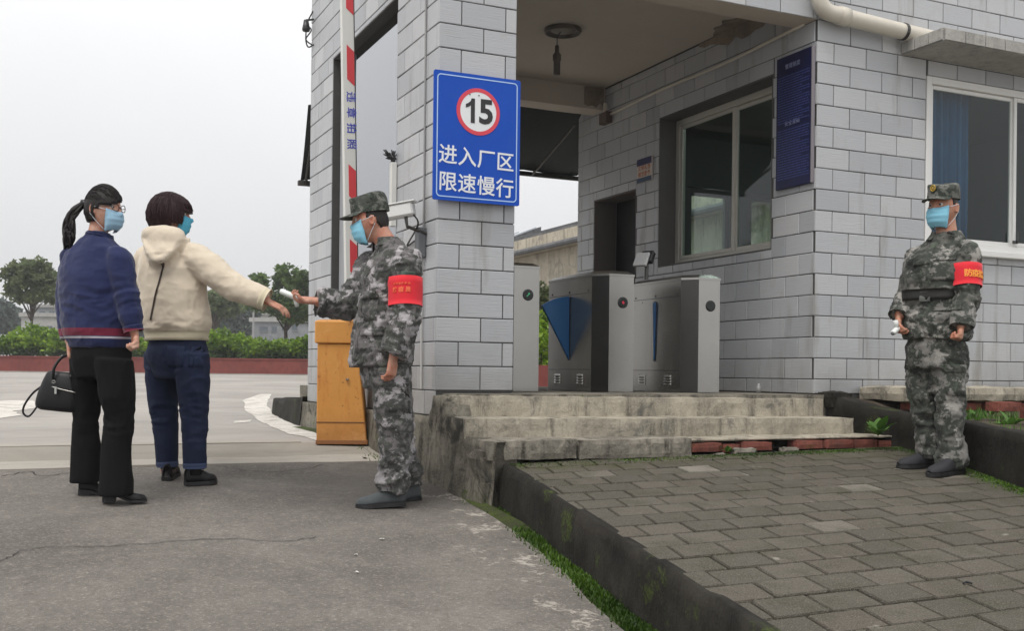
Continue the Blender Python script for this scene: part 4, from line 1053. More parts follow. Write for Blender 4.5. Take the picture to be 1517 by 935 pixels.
# pavers
def paver_mat():
    q = M('paver'); r = q.rnd(); p = q.pos(); n1 = q.noise(p, 5, 5, .65); n2 = q.noise(p, 60, 4, .7); n3 = q.noise(p, 200, 2, .6)
    base = q.ramp(r, [(0, (.082, .074, .058)), (.35, (.096, .086, .068)), (.6, (.108, .093, .074)), (.965, (.124, .111, .09)), (.98, (.21, .19, .16)), (1, (.35, .325, .28))])
    n0 = q.noise(p, 1.4, 5, .6); base = q.mix(q.math('MULTIPLY', q.smooth(n0, .45, .65), .45), base, (.115, .103, .082)); base = q.mix(q.math('MULTIPLY', q.smooth(n1, .45, .7), .6), base, (.056, .055, .034))
    X, Y, Z = q.xyz(p)
    mossy = q.math('MULTIPLY', q.smooth(Y, 4.9, 5.4), q.smooth(n1, .38, .62))
    base = q.mix(q.math('MULTIPLY', mossy, .6), base, (.07, .075, .022))
    xr = q.math('SUBTRACT', X, q.math('MULTIPLY_ADD', Y, .41, 3.20)); mr = q.math('MULTIPLY', q.smooth(xr, -.22, .02), q.smooth(n1, .32, .52))
    base = q.mix(q.math('MULTIPLY', mr, .85), base, (.05, .075, .014))
    base = q.mix(q.math('MULTIPLY', q.smooth(n3, .53, .70), .5), base, (.30, .275, .23)); base = q.mix(q.math('MULTIPLY', q.smooth(n3, .45, .32), .6), base, (.03, .03, .025)); sp = q.noise(p, 7.5, 3, .5); base = q.mix(q.math('MULTIPLY', q.smooth(sp, .70, .76), .75), base, (.32, .30, .255))
    q.set(base, .85, 0, .3); q.bump(q.math('ADD', n2, q.math('MULTIPLY', n3, .8)), .8, .008); return q.m
PAVM = paver_mat()
pvt = thing('paved_terrace', 'sloping terrace of grey block pavers with dark mossy joints', 'paving', (3.5, 3.5, -.1))
bv, bf = [], []
YS = np.linspace(.8, 5.60, 25); XS = np.linspace(0, 1, 12)
for Y in YS:
    for t in XS: X = kerbX(Y) + .02 + t * (5.35 - kerbX(Y)); bv.append((X, Y, pavz(X, Y) - .016))
for j in range(24):
    for i in range(11): bf.append((j * 12 + i, j * 12 + i + 1, (j + 1) * 12 + i + 1, (j + 1) * 12 + i))
part('joint_bed', (bv, bf), concrete('joint_soil', (.018, .018, .011), (.035, .034, .02), (.012, .012, .008), .55, .3), pvt)
def paver(X0, Y0, wd, hd, sh, clipL):
    j = .007; c = .006
    def cornr(du, dv): return (X0 + du + sh * dv, Y0 + dv)
    P = [cornr(j, j), cornr(wd - j, j), cornr(wd - j, hd - j), cornr(j, hd - j)]
    out = []
    for x, y in P: out.append((max(x, kerbX(y) + .03), y))
    return out
pav = []; PY, PX, SH = .178, .221, .205
row = 0; Y = 5.48 - PY
while Y > 1.2:
    off = (row % 2) * PX / 2
    x = kerbX(Y) - .45 + off + ((kerbX(Y) + .0) - (kerbX(Y))) 
    x = 2.0 - .3 + off - (5.48 - Y) * (SH) * 1.0
    while x < 5.4:
        P = paver(x, Y, PX, PY, SH, None); x += PX
        if P[1][0] - P[0][0] < .03 and P[2][0] - P[3][0] < .03: continue
        cx_, cy_ = sum(p[0] for p in P) / 4, sum(p[1] for p in P) / 4
        if cx_ > plx(cy_) + .06: continue
        pav.append((px_area((cx_, cy_, pavz(cx_, cy_)), 1, depth((cx_, cy_)) ** -1), P, cx_, cy_))
    Y -= PY; row += 1
pav.sort(key=lambda t: -t[0]); rest = MB(); rl = rootloc(pvt); PME = {}
for i, (ar, P, cx_, cy_) in enumerate(pav):
    z = pavz(cx_, cy_) + (random.random() - .5) * .006; tx, ty = (random.random() - .5) * .012 + .0145, (random.random() - .5) * .012 + .08
    full = abs((P[1][0] - P[0][0]) - (PX - .014)) < 1e-4 and abs((P[2][0] - P[3][0]) - (PX - .014)) < 1e-4
    def build():
        top = [((x - cx_) * .972, (y - cy_) * .966, 0) for x, y in P]; mid = [(x - cx_, y - cy_, -.006) for x, y in P]; bt = [(x - cx_, y - cy_, -.05) for x, y in P]
        v = top + mid + bt; f = [(0, 1, 2, 3)]
        for o_ in (0, 4): f += [(o_ + 4 + k, o_ + 4 + (k + 1) % 4, o_ + (k + 1) % 4, o_ + k) for k in range(4)]
        return v, f
    if ar > 0 and i < 300:
        if full:
            if 'full' not in PME: PME['full'] = mesh('paver', *build())
            me = PME['full']
        else: me = mesh('paver', *build())
        link('paver', me, PAVM, pvt, Vector((cx_, cy_, z)) - rl, (ty, -tx, (random.random() - .5) * .012))
    else:
        v, f = build(); rest.add([(a + cx_, b + cy_, c_ + z + a * tx + b * ty) for a, b, c_ in v], f)
if rest.v:
    o = part('paver', rest.vf(), PAVM, pvt); o['kind'] = 'stuff'

# planter wall on the right, soil, rubble behind it
plw = thing('planter_wall', 'low black mossy planter wall running behind the masked guard on the terrace', 'wall', (5.0, 4.8, .1))
def plz(Y): return float(np.interp(Y, [1.5, 4.04, 4.68, 5.46, 5.75, 6.02], [.36, .42, .453, .482, .53, .602]))
v, f = [], []; YP = np.arange(1.5, 6.03, .06); nz = 7
for i, Y in enumerate(YP):
    zb = pavz(plx(Y), Y) - .06
    for k in range(nz + 1):
        z = zb + (plz(Y) - zb) * k / nz; d = .016 * (float(fbm(np.array([[plx(Y) * 6, Y * 6, z * 6]]), 33, 4)[0]) - .5) * 2
        v.append((plx(Y) - d, Y, z))
    tz_ = plz(Y) + .012 * (float(fbm(np.array([[Y * 8, 1., 2.]]), 6, 3)[0]) - .5)
    v[-1] = (v[-1][0] + .012, Y, tz_); v.append((plx(Y) + .14, Y, tz_ + .004)); v.append((plx(Y) + .15, Y, zb))
m = nz + 3
for i in range(len(YP) - 1):
    for k in range(m - 1): f.append((i * m + k, (i + 1) * m + k, (i + 1) * m + k + 1, i * m + k + 1))
f += [tuple(range(m)), tuple((len(YP) - 1) * m + k for k in range(m))[::-1]]
part('wall', (v, f), CONC_DARK, plw, True)
part('end_block', rough_box(5.232, 5.42, 5.93, 6.10, .50, .618, .03, .012, 61), CONC_DARK, plw)
SOIL = concrete('planter_soil', (.05, .04, .03), (.12, .10, .075), (.03, .025, .02), .55, .2)
v, f = [], []
for j, Y in enumerate(np.linspace(1.5, 6.1, 40)):
    for i, t in enumerate(np.linspace(0, 1, 24)):
        X = plx(Y) + .13 + t * 4; v.append((X, Y, plz(Y) - .035 + .05 * (float(fbm(np.array([[X * 3, Y * 3, 0.]]), 12, 3)[0]) - .5) + .02 * t))
for j in range(39):
    for i in range(23): f.append((j * 24 + i, j * 24 + i + 1, (j + 1) * 24 + i + 1, (j + 1) * 24 + i))
structure('planter_soil', (v, f), SOIL, True)
led = thing('wall_ledge', 'broken pale concrete ledge over crumbling brick along the guard house foot', 'ledge', (7.4, 5.9, .5))
part('slab', rough_box(5.62, 9.2, 5.60, 6.105, .555, .66, .05, .014, 71), CONC, led)
for i in range(9):
    x = 5.68 + i * .245; part('brick', rough_box(x, x + .225, 5.63 + .02 * (i % 3), 5.76, .49 - .004 * (i % 2), .548, .04, .007, 80 + i), BRICKM, led)
for i, (x, y, z) in enumerate(((5.95, 5.15, .52), (6.3, 5.1, .51), (6.65, 5.18, .52), (5.8, 4.75, .49))):
    o = solo('loose_brick', rough_box(x, x + .23, y, y + .11, z - .02, z + .05, .04, .006, 95 + i), BRICKM, ['moss edged loose brick in the planter soil behind the guard', 'loose red brick lying in the planter, middle of three in a row', 'loose red brick at the right end of the planter row', 'loose red brick nearest the planter wall top'][i], 'brick', 'loose bricks in the planter')
# ================================================================== VEGETATION
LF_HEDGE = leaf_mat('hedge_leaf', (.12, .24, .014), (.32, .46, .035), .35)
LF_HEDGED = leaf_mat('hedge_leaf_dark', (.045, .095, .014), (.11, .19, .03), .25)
LF_TREE = leaf_mat('tree_leaf', (.12, .155, .068), (.21, .25, .115), .48)
LF_TREEB = leaf_mat('tree_leaf_glossy', (.09, .145, .048), (.19, .27, .085), .48)
LF_HAZED = leaf_mat('far_leaf_hazed', (.075, .105, .085), (.13, .165, .135), .2)  # distance haze mixed into the leaf colour of the far trees
LF_HAZED_BLUE = leaf_mat('far_leaf_hazed_blue', (.10, .13, .125), (.15, .185, .175), .2)  # same haze tint, bluer and paler
LF_WEED = leaf_mat('weed_leaf', (.06, .16, .02), (.14, .28, .05), .3)
MOSS = leaf_mat('moss_green', (.035, .085, .006), (.10, .19, .016), .2)
BARK = plain('bark', (.075, .06, .05), .9, .3, 12, .5, 40)
def leaves(C, size, flat=.3, seed=0, up=.35, lo=.6):
    """one rhombic folded leaf (2 quads-as-tris) at each point of C"""
    r = np.random.default_rng(seed); n = len(C); C = np.asarray(C, float)
    d = r.normal(size=(n, 3)); d[:, 2] = d[:, 2] * flat + up * r.random(n) - .15; d /= np.linalg.norm(d, axis=1)[:, None]
    s = np.cross(d, r.normal(size=(n, 3))); s /= np.linalg.norm(s, axis=1)[:, None] + 1e-9
    nn = np.cross(d, s); L = size * (lo + r.random(n) * (1.4 - lo)); W = L * .30
    a = C; b = C + d * L[:, None]; m = C + d * (L * .5)[:, None] + nn * (L * .06)[:, None]
    p = m + s * W[:, None]; q = m - s * W[:, None]
    v = np.stack([a, p, b, q], 1).reshape(-1, 3); i = np.arange(n) * 4
    return v, np.stack([i, i + 1, i + 2, i + 3], 1)
def clump_points(n, center, rad, seed, nclump=26, cr=.34, shell=.55):
    r = np.random.default_rng(seed); out = []
    cen = r.normal(size=(nclump, 3)); cen /= np.linalg.norm(cen, axis=1)[:, None]
    cen *= (shell + (1 - shell) * r.random((nclump, 1))) ; cen[:, 2] = np.where(cen[:, 2] < -.55, cen[:, 2] * .6, cen[:, 2])
    rr = cr * (.55 + .8 * r.random(nclump)); wts = rr ** 2; wts /= wts.sum()
    k = r.choice(nclump, n, p=wts); dv = r.normal(size=(n, 3)); dv /= np.linalg.norm(dv, axis=1)[:, None]; dv *= (r.random((n, 1)) ** .45)
    return np.array(center) + (cen[k] + dv * rr[k][:, None]) * np.array(rad), [np.array(center) + c * np.array(rad) for c in cen]
def tree(name, label, base, crown_c, rad, n, leafsize, seed, lm, trunk_r=.13, nclump=30, cr=.32, group=None):
    t = thing(name, label, 'tree', base, 0, group); P, cen = clump_points(n, crown_c, rad, seed, nclump, cr)
    part('crown', leaves(P, leafsize, .5, seed), lm, t)
    r = random.Random(seed); b = Vector(base); c = Vector(crown_c); fork = b.lerp(c, .62)
    mb = MB(); mb.tube(spline([b, b.lerp(fork, .5) + Vector((r.uniform(-.1, .1), r.uniform(-.1, .1), 0)), fork, c], 4), [trunk_r * (1 - .055 * i) for i in range(13)], 8)
    part('trunk', mb.vf(), BARK, t, True); mb = MB()
    for k in cen[::2]:
        e_ = Vector(k); s_ = b.lerp(c, r.uniform(.55, .95)); mid = s_.lerp(e_, .5) + Vector((0, 0, .12))
        mb.tube([s_, mid, e_], [trunk_r * .38, trunk_r * .24, trunk_r * .1], 5)
    part('branches', mb.vf(), BARK, t, True); return t
def DP(px, py, D): return atD(px, py, D)
GF = .58
# red planter wall and hedge, about 45 m off
DW = 45.0
RT3 = Vector((RT[0], RT[1], 0)); FW3 = Vector((FW[0], FW[1], 0))
def AL(a, D, z): return RT3 * (a * D) + FW3 * D + Vector((0, 0, z))
REDW = concrete('red_planter_paint', (.17, .045, .04), (.23, .065, .055), (.10, .035, .03), 0, .35, sc=.4)
rw = thing('red_planter_wall', 'long low dark red planter wall across the far yard', 'wall', AL(-.2, DW, GF))
mb = MB(); p = [AL(-.75, DW, GF - .1), AL(.06, DW, GF - .1), AL(.06, DW + .25, GF - .1), AL(-.75, DW + .25, GF - .1)]
mb.hexa(p + [q + Vector((0, 0, .70)) for q in p]); part('wall', mb.vf(), REDW, rw)
mb = MB(); p = [AL(-.751, DW - .03, GF + .603), AL(.061, DW - .03, GF + .603), AL(.061, DW + .28, GF + .603), AL(-.751, DW + .28, GF + .603)]
mb.hexa(p + [q + Vector((0, 0, .06)) for q in p]); part('coping', mb.vf(), REDW, rw)
kb = thing('yard_kerb', 'pale kerb line running along the foot of the red planter wall', 'kerb', AL(-.2, DW - 2.5, GF))
mb = MB(); p = [AL(-.75, DW - 2.4, GF - .02), AL(.06, DW - 2.4, GF - .02), AL(.06, DW - 2.2, GF - .02), AL(-.75, DW - 2.2, GF - .02)]
mb.hexa(p + [q + Vector((0, 0, .05)) for q in p]); part('kerb_stone', mb.vf(), YARD, kb)
HB = [(-40, 12, 496, .9), (20, 30, 486, .95), (57, 30, 480, 1), (100, 28, 494, .9), (150, 30, 498, .9), (205, 30, 495, .9), (262, 30, 494, .9), (320, 22, 484, 1), (352, 24, 490, .95), (385, 26, 497, .9), (425, 24, 496, .9), (452, 16, 488, 1), (800, 24, 500, .9)]
BL = ['bushy hedge clump at the left frame edge', 'bright green hedge clump left of the woman in navy', 'tallest bright hedge shoot under the round tree at left', 'hedge clump just left of the navy sweater', 'hedge clump directly behind the woman in navy', 'hedge clump between the two women', 'hedge clump behind the woman in cream', 'bright hedge clump right of the cream hoodie', 'rounded yellow green hedge clump below the outstretched sleeve', 'low hedge clump under the clasped thermometer', 'darker hedge clump below the right yard tree', 'hedge clump touching the gate tower edge', 'bright shrub seen past the turnstiles through the passage']
for i, (px, hw, yt, dn) in enumerate(HB):
    D = DW + .9 + .3 * (i % 3); c = DP(px, (yt + 527) / 2, D); wd = hw / FPX * D * 1.35; hh = (530 - yt) / FPX * D / 2
    t = thing('hedge_bush', BL[i], 'bush', (c.x, c.y, GF + .1), 0, 'clumps of the clipped hedge')
    P, _ = clump_points(int(2300 * dn), (c.x, c.y, GF + .5 + hh), (wd, .75, hh * 1.05), 50 + i, 34, .30, .35)
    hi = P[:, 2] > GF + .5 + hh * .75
    part('foliage', leaves(P[hi], .17, .6, i, .8), LF_HEDGE, t); part('lower_foliage', leaves(P[~hi], .17, .5, i + 9), LF_HEDGED, t)  # leaves below the split height take the darker green
    sm = MB(); rr_ = random.Random(i)
    for k in range(6): sm.tube([(c.x + rr_.uniform(-.5, .5) * wd, c.y, GF), (c.x + rr_.uniform(-.7, .7) * wd, c.y, GF + .5 + hh)], .02, 5)
    part('stems', sm.vf(), BARK, t)
def ptree(px, ytop, ybot, hw, D, name, label, seed, lm, n=4200, ls=.26, base_y=None, **k):
    c = DP(px, (ytop + ybot) / 2, D); r = hw / FPX * D; h = (ybot - ytop) / 2 / FPX * D
    return tree(name, label, (c.x + .1, c.y, GF), (c.x, c.y, c.z), (r, r, h), n, ls, seed, lm, **k)
ptree(46, 384, 462, 40, 52, 'yard_tree', 'round leafy yard tree left of the woman in navy', 11, LF_TREE, 6500, .22, trunk_r=.10, nclump=52, cr=.24)
ptree(422, 390, 494, 46, 50, 'yard_tree', 'leafy yard tree behind the thermometer beside the gate tower', 12, LF_TREEB, 6500, .24, trunk_r=.13, nclump=56, cr=.24)
ptree(316, 425, 475, 34, 66, 'yard_tree', 'dark yard tree half hidden by the cream hoodie', 13, LF_TREE, 4200, .3, trunk_r=.14)
ptree(345, 446, 500, 42, 95, 'far_tree', 'hazy far tree right of the cream hoodie under the sleeve', 14, LF_HAZED, 5200, .42, trunk_r=.2)
ptree(-6, 446, 500, 34, 95, 'far_tree', 'hazy dark tree at the left edge of the view', 15, LF_HAZED, 4800, .42, trunk_r=.2)
ptree(-70, 440, 500, 50, 100, 'far_tree', 'hazy far tree beyond the left edge of the yard', 16, LF_HAZED, 4000, .45, trunk_r=.2)
ptree(205, 452, 505, 60, 105, 'far_tree', 'hazy far tree seen between the two women', 17, LF_HAZED_BLUE, 5000, .5, trunk_r=.2)
# two trees left of the view, seen mirrored in the tower window
for i, (x, y, h) in enumerate(((-7.2, 20.5, 2.9), (-9.4, 24.5, 3.6))):
    tree('side_tree', ['tree at the left of the yard, mirrored in the tower glass', 'taller tree behind it at the left of the yard'][i], (x, y, gz(y)), (x, y, gz(y) + h), (1.3, 1.3, 1.5), 3500, .17, 60 + i, LF_TREE, trunk_r=.09)

# ================================================================== BUILDINGS FAR OFF
PALE = concrete('pale_render', (.29, .285, .27), (.37, .365, .35), (.2, .195, .185), 0, .35, sc=.25)
GREYB = concrete('grey_render', (.17, .18, .19), (.24, .25, .26), (.13, .13, .13), 0, .4, sc=.2)
WDARK = plain('far_window_dark', (.10, .12, .14), .25)
def far_block(name, label, px0, px1, ytop, D, h0, windows, mt, depth_=8, roofm=None, tall=None):
    a0, a1 = (px0 - CX) / FPX, (px1 - CX) / FPX; z1 = DP((px0 + px1) / 2, ytop, D).z
    t = thing(name, label, 'building', AL((a0 + a1) / 2, D, GF))
    p = [AL(a0, D, GF - .2), AL(a1, D, GF - .2), AL(a1, D, GF - .2) + FW3 * depth_, AL(a0, D, GF - .2) + FW3 * depth_]
    part('wall', MB().hexa(p + [Vector((q.x, q.y, z1)) for q in p]).vf(), mt, t)
    r = [q + (q - sum(p, Vector()) / 4) * .04 for q in p]
    part('roof', MB().hexa([Vector((q.x, q.y, z1 + .01)) for q in r] + [Vector((q.x, q.y, z1 + .32)) for q in r]).vf(), roofm or PALE, t)
    for (wx0, wx1, wy0, wy1) in windows:
        A = [DP(x, y, D - .03) for x, y in ((wx0, wy1), (wx1, wy1), (wx1, wy0), (wx0, wy0))]
        wq = part('window', MB().prism(A, FW3 * .10).vf(), WDARK, t)
        B = [DP(x, y, D - .08) for x, y in ((wx0 - .4, wy1 + .8), (wx1 + .4, wy1 + .8), (wx1 + .4, wy1 + .1), (wx0 - .4, wy1 + .1))]
        part('sill', MB().prism(B, FW3 * .05).vf(), mt, wq)
    return t
far_block('far_house', 'pale flat roofed far building behind the left yard tree', 30, 150, 470, 85, 0, [(58, 64, 483, 487), (69, 77, 483, 487), (84, 92, 483, 487)], PALE)
far_block('far_house', 'paler upper block with a long roof beyond the left tree', 48, 190, 456, 110, 0, [(58, 66, 461, 466), (72, 80, 461, 466)], GREYB, 10)
far_block('far_workshop', 'grey far workshop with windows under the right yard tree', 372, 560, 478, 80, 0, [(384, 396, 484, 491), (402, 409, 484, 491), (417, 424, 483, 490), (432, 440, 482, 490)], GREYB)
far_block('far_shed', 'dim grey far shed with a long roof behind the workshop', 340, 520, 467, 112, 0, [(396, 404, 471, 476)], PALE, 10)
pl = thing('far_pole', 'thin grey lamp pole standing left of the right yard tree', 'pole', DP(375, 500, 60) * 1)
a, b = DP(375, 520, 60), DP(375, 455, 60); part('pole', tube([a, b], .05, 8), plain('pole_grey', (.3, .3, .3), .5), pl)
part('head', tube([b, b + RT3 * .5 + Vector((0, 0, .08))], .06, 8), plain('lamp_grey', (.35, .35, .35), .5), pl)

# factory right behind the guard house
FACT = concrete('factory_plaster', (.40, .36, .28), (.52, .47, .38), (.13, .115, .10), 0, .75, sc=.35)
FROOF = concrete('factory_roof', (.10, .105, .11), (.18, .18, .185), (.05, .05, .05), 0, .6, sc=.4)
fac = thing('factory', 'stained beige factory building with a dark roof monitor behind the guard house', 'building', (16, 26, .3))
FX = 13.5; FZ = 4.15
part('wall', MB().box(FX, FX + .3, 13, 52, .25, FZ).vf(), FACT, fac)
part('wall', MB().box(FX + .3, FX + 14, 13, 13.3, .25, FZ).vf(), FACT, fac)
part('eave', MB().box(FX - .35, FX + .4, 13, 52, FZ + .01, FZ + .42).vf(), FACT, fac)
part('gutter', tube([(FX - .42, 13, FZ + .05), (FX - .42, 52, FZ + .05)], .08, 8), FROOF, fac)
part('roof', MB().hexa([(FX - .3, 13, FZ + .43), (FX + 8, 13, FZ + 1.1), (FX + 8, 52, FZ + 1.1), (FX - .3, 52, FZ + .43), (FX - .3, 13, FZ + .5), (FX + 8, 13, FZ + 1.35), (FX + 8, 52, FZ + 1.35), (FX - .3, 52, FZ + .5)]).vf(), FROOF, fac)
part('monitor_wall', MB().hexa([(FX + .5, 15, FZ + .46), (FX + 3, 15, FZ + .46), (FX + 3, 30.2, FZ + .46), (FX + .5, 30.2, FZ + .46), (FX + .6, 15, FZ + .74), (FX + 3, 15, FZ + .84), (FX + 3, 30.2, FZ + .84), (FX + .6, 30.2, FZ + .72)]).vf(), concrete('monitor_grey', (.22, .205, .19), (.31, .29, .27), (.10, .09, .085), 0, .7, sc=.5), fac)
part('monitor_roof', MB().hexa([(FX + .45, 14.8, FZ + .75), (FX + 3.2, 14.8, FZ + .86), (FX + 3.2, 30.4, FZ + .86), (FX + .45, 30.4, FZ + .73), (FX + .45, 14.8, FZ + .79), (FX + 3.2, 14.8, FZ + .92), (FX + 3.2, 30.4, FZ + .92), (FX + .45, 30.4, FZ + .77)]).vf(), FROOF, fac)
SKYL = plain('skylight_pane', (.42, .45, .48), .25, .15)
for y in np.arange(30.6, 50, 1.3):
    fr_ = part('skylight', MB().hexa([(FX + .05, y, FZ + .50), (FX + 1.6, y, FZ + 1.02), (FX + 1.6, y + .95, FZ + 1.02), (FX + .05, y + .95, FZ + .50), (FX + .05, y, FZ + .62), (FX + 1.6, y, FZ + 1.25), (FX + 1.6, y + .95, FZ + 1.25), (FX + .05, y + .95, FZ + .62)]).vf(), FROOF, fac)
    part('pane', MB().hexa([(FX + .15, y + .15, FZ + .66), (FX + 1.5, y + .15, FZ + 1.21), (FX + 1.5, y + .8, FZ + 1.21), (FX + .15, y + .8, FZ + .66), (FX + .15, y + .15, FZ + .70), (FX + 1.5, y + .15, FZ + 1.25), (FX + 1.5, y + .8, FZ + 1.25), (FX + .15, y + .8, FZ + .70)]).vf(), SKYL, fr_)
for y in np.arange(14.2, 27, 1.6):
    part('roof_pane', MB().hexa([(FX + .46, y, FZ + .52), (FX + .62, y, FZ + .52), (FX + .62, y + .7, FZ + .52), (FX + .46, y + .7, FZ + .52), (FX + .5, y, FZ + .68), (FX + .66, y, FZ + .68), (FX + .66, y + .7, FZ + .68), (FX + .5, y + .7, FZ + .68)]).vf(), SKYL, fac)
for i, y in enumerate(np.arange(13.6, 50, 3.2)):
    wq = part('window', MB().box(FX - .02, FX - .002, y, y + 1.5, 1.55, 2.75).vf(), WDARK, fac)
    part('lintel', MB().box(FX - .10, FX - .003, y - .15, y + 1.65, 2.76, 2.88).vf(), FACT, wq)
    for k in (.5, 1.0): part('glazing_bar', MB().box(FX - .035, FX - .0205, y + k - .02, y + k + .02, 1.56, 2.74).vf(), PALE, wq)
fen = thing('yard_fence', 'grey sheet fence in front of the factory seen through the guard room', 'fence', (11.6, 20, .3))
for i, y in enumerate(np.arange(12.6, 30, .9)):
    part('panel', MB().box(11.6, 11.625, y + .01, y + .89, .25, 2.35).vf(), plain('fence_grey', (.25, .26, .27), .6) if i == 0 else bpy.data.materials['fence_grey'], fen)
    part('post', MB().box(11.56, 11.599, y - .02, y + .02, .25, 2.42).vf(), bpy.data.materials['pole_grey'], fen)
# low red wall and shrub seen through the passage
bw_ = thing('low_red_wall', 'short dark red wall seen low between the turnstiles', 'wall', (9.0, 18.5, .3))
p = [DP(770, 557, 20), DP(830, 557, 20)]; mb = MB(); q = [p[0], p[1], p[1] + FW3 * .2, p[0] + FW3 * .2]
mb.hexa([Vector((k.x, k.y, .2)) for k in q] + [Vector((k.x, k.y, DP(800, 541, 20).z)) for k in q]); part('wall', mb.vf(), REDW, bw_)
c = DP(802, 500, 20.6); t = thing('passage_shrub', 'light green shrub seen between the first two turnstiles', 'bush', (c.x, c.y, .3))
P, _ = clump_points(1700, (c.x, c.y, 1.05), (.75, .5, .75), 91, 22, .35, .4); part('foliage', leaves(P, .12, .5, 4, .6), LF_HEDGE, t)
part('stems', MB().tube([(c.x, c.y, .3), (c.x, c.y, 1.1)], .02, 6).vf(), BARK, t)
c = DP(801, 452, 21.5); t = thing('passage_shrub', 'taller pale shrub above it between the first two turnstiles', 'bush', (c.x + .1, c.y, .3))
P, _ = clump_points(1500, (c.x + .1, c.y, c.z), (.5, .5, .45), 92, 20, .35, .4); part('foliage', leaves(P, .12, .5, 5, .6), LF_TREE, t)
part('stems', MB().tube([(c.x + .1, c.y, .3), (c.x + .1, c.y, c.z)], .02, 6).vf(), BARK, t)

# ================================================================== WEEDS, MOSS, LITTER
def weed(label, p, n, size, seed, spread=.6, cat='weed', group=None):
    r = random.Random(seed); t = thing('weed_plant', label, cat, p, 0, group); p = Vector(p)
    for i in range(n):
        a = r.uniform(0, 6.28); tilt = r.uniform(.25, 1.0) * spread; L_ = size * r.uniform(.6, 1.1); wd = L_ * .22
        d = Vector((math.cos(a) * math.sin(tilt), math.sin(a) * math.sin(tilt), math.cos(tilt))); s_ = Vector((-math.sin(a), math.cos(a), 0)); v, f = [], []
        for k in range(6):
            u = k / 5; c = p + d * (L_ * u) + Vector((math.cos(a), math.sin(a), 0)) * (.25 * L_ * u * u) - Vector((0, 0, .35 * L_ * u * u * tilt))
            w_ = wd * math.sin(math.pi * min(1, u * .85 + .12)) * (.25 if u < .25 else 1)
            v += [c - s_ * w_ + Vector((0, 0, w_ * .3)), c, c + s_ * w_ + Vector((0, 0, w_ * .3))]
            if k: q = 3 * k; f += [(q - 3, q - 2, q + 1, q), (q - 2, q - 1, q + 2, q + 1)]
        part('leaf', (v, f), LF_WEED, t, True)
    return t
def stepz(x, y): return .46 if y > 5.7 else .34
p = atD(1297, 643, 7.05); weed('bright green weed growing at the right end of the middle step', (p.x - .0, p.y - .02, .34), 16, .16, 1, .9)
p = pav_pt = (4.02, 5.455); weed('small weed sprouting among the broken bricks of the bottom step', (3.98, 5.45, .25), 9, .07, 2, 1.0)
weed('leafy green weed on the planter soil at the right edge', tuple(onY(1497, 634, 5.0)), 16, .13, 3, 1.2)
weed('small weed on the planter soil close behind the guard', tuple(onY(1442, 618, 5.3)), 8, .07, 4, 1.1)
weed('low pale weed on the planter soil between the bricks', tuple(onY(1468, 616, 5.4)), 8, .06, 6, 1.2)
def tufts(name, pts, hgt, seed, mt, wd=.004):
    r = np.random.default_rng(seed); P = np.asarray(pts, float); n = len(P)
    a = r.random(n) * 6.283; L_ = hgt * (.35 + .9 * r.random(n)); lean = (r.random(n) * .9)
    d = np.stack([np.cos(a) * lean, np.sin(a) * lean, np.ones(n)], 1); d /= np.linalg.norm(d, axis=1)[:, None]
    s_ = np.stack([-np.sin(a), np.cos(a), 0 * a], 1) * (wd * (.6 + r.random(n)))[:, None]
    v = np.stack([P - s_, P + s_, P + d * L_[:, None] + s_ * .2, P + d * L_[:, None] - s_ * .2], 1).reshape(-1, 3); i = np.arange(n) * 4
    return structure(name, (v, np.stack([i, i + 1, i + 2, i + 3], 1)), mt, False, 'stuff')
r = np.random.default_rng(5); pts = []
while len(pts) < 9500:
    Y = r.uniform(1.6, 7.2); dens = float(fbm(np.array([[Y * 1.7, 4.2, 1.1]]), 21, 3)[0])
    if r.random() > max(0.0, (dens - .42) * 5) * (1.0 if Y < 5.3 else .5): continue
    if Y < 5.5: x = kerbX(Y) - .005 - abs(r.normal()) * .045; z = gz(Y) - .012
    else: x = 2.25 - .03 - abs(r.normal()) * .05 + (.09 if Y < 6.2 else 0); z = gz(Y) - .012
    pts.append((x, Y, z))
tufts('gutter_moss', pts, .027, 6, MOSS, .0042)
# the earth the moss grows from
gv, gf = [], []
for i, Y in enumerate(np.arange(1.0, 9.2, .15)):
    xr = min(kerbX(Y), 2.33) if Y < 5.5 else 2.34
    gv += [(min(kerbX(Y), 2.62) - .22 if Y < 5.5 else xr - .35, Y, gz(Y) - .016), (xr - .08, Y, gz(Y) - .010), (xr + .05, Y, gz(Y) + .012)]
    if i: q = 3 * i; gf += [(q - 3, q - 2, q + 1, q), (q - 2, q - 1, q + 2, q + 1)]
structure('gutter_soil', (gv, gf), concrete('gutter_earth', (.025, .03, .012), (.05, .055, .025), (.012, .014, .006), .7, .4))
pts = []
while len(pts) < 6500:
    if r.random() < .5:
        x = r.uniform(2.5, 5.4); y = 5.43 - abs(r.normal()) * .05
        if x < 3.7 and r.random() < .7: continue
    else: y = r.uniform(2.6, 5.4); x = plx(y) - .01 - abs(r.normal()) * .06
    pts.append((x, y, pavz(x, y) - .004))
tufts('terrace_moss', pts, .014, 7, MOSS, .004)
pts = []
while len(pts) < 5200:
    y = r.uniform(1.2, 5.3); x = kerbX(y) + r.uniform(.05, 3.0); 
    if fbm(np.array([[x * 1.3, y * 1.3, 0.]]), 44, 3)[0] < .5: continue
    pts.append((x, y, pavz(x, y) - .014))
pts = []
while len(pts) < 2500:
    y = r.uniform(4.2, 5.6); x = plx(y) + r.uniform(.16, 3.6)
    if fbm(np.array([[x * 2, y * 2, 0.]]), 17, 3)[0] < .52: continue
    pts.append((x, y, plz(y) - .03))
tufts('planter_grass', pts, .06, 8, LF_WEED, .004)
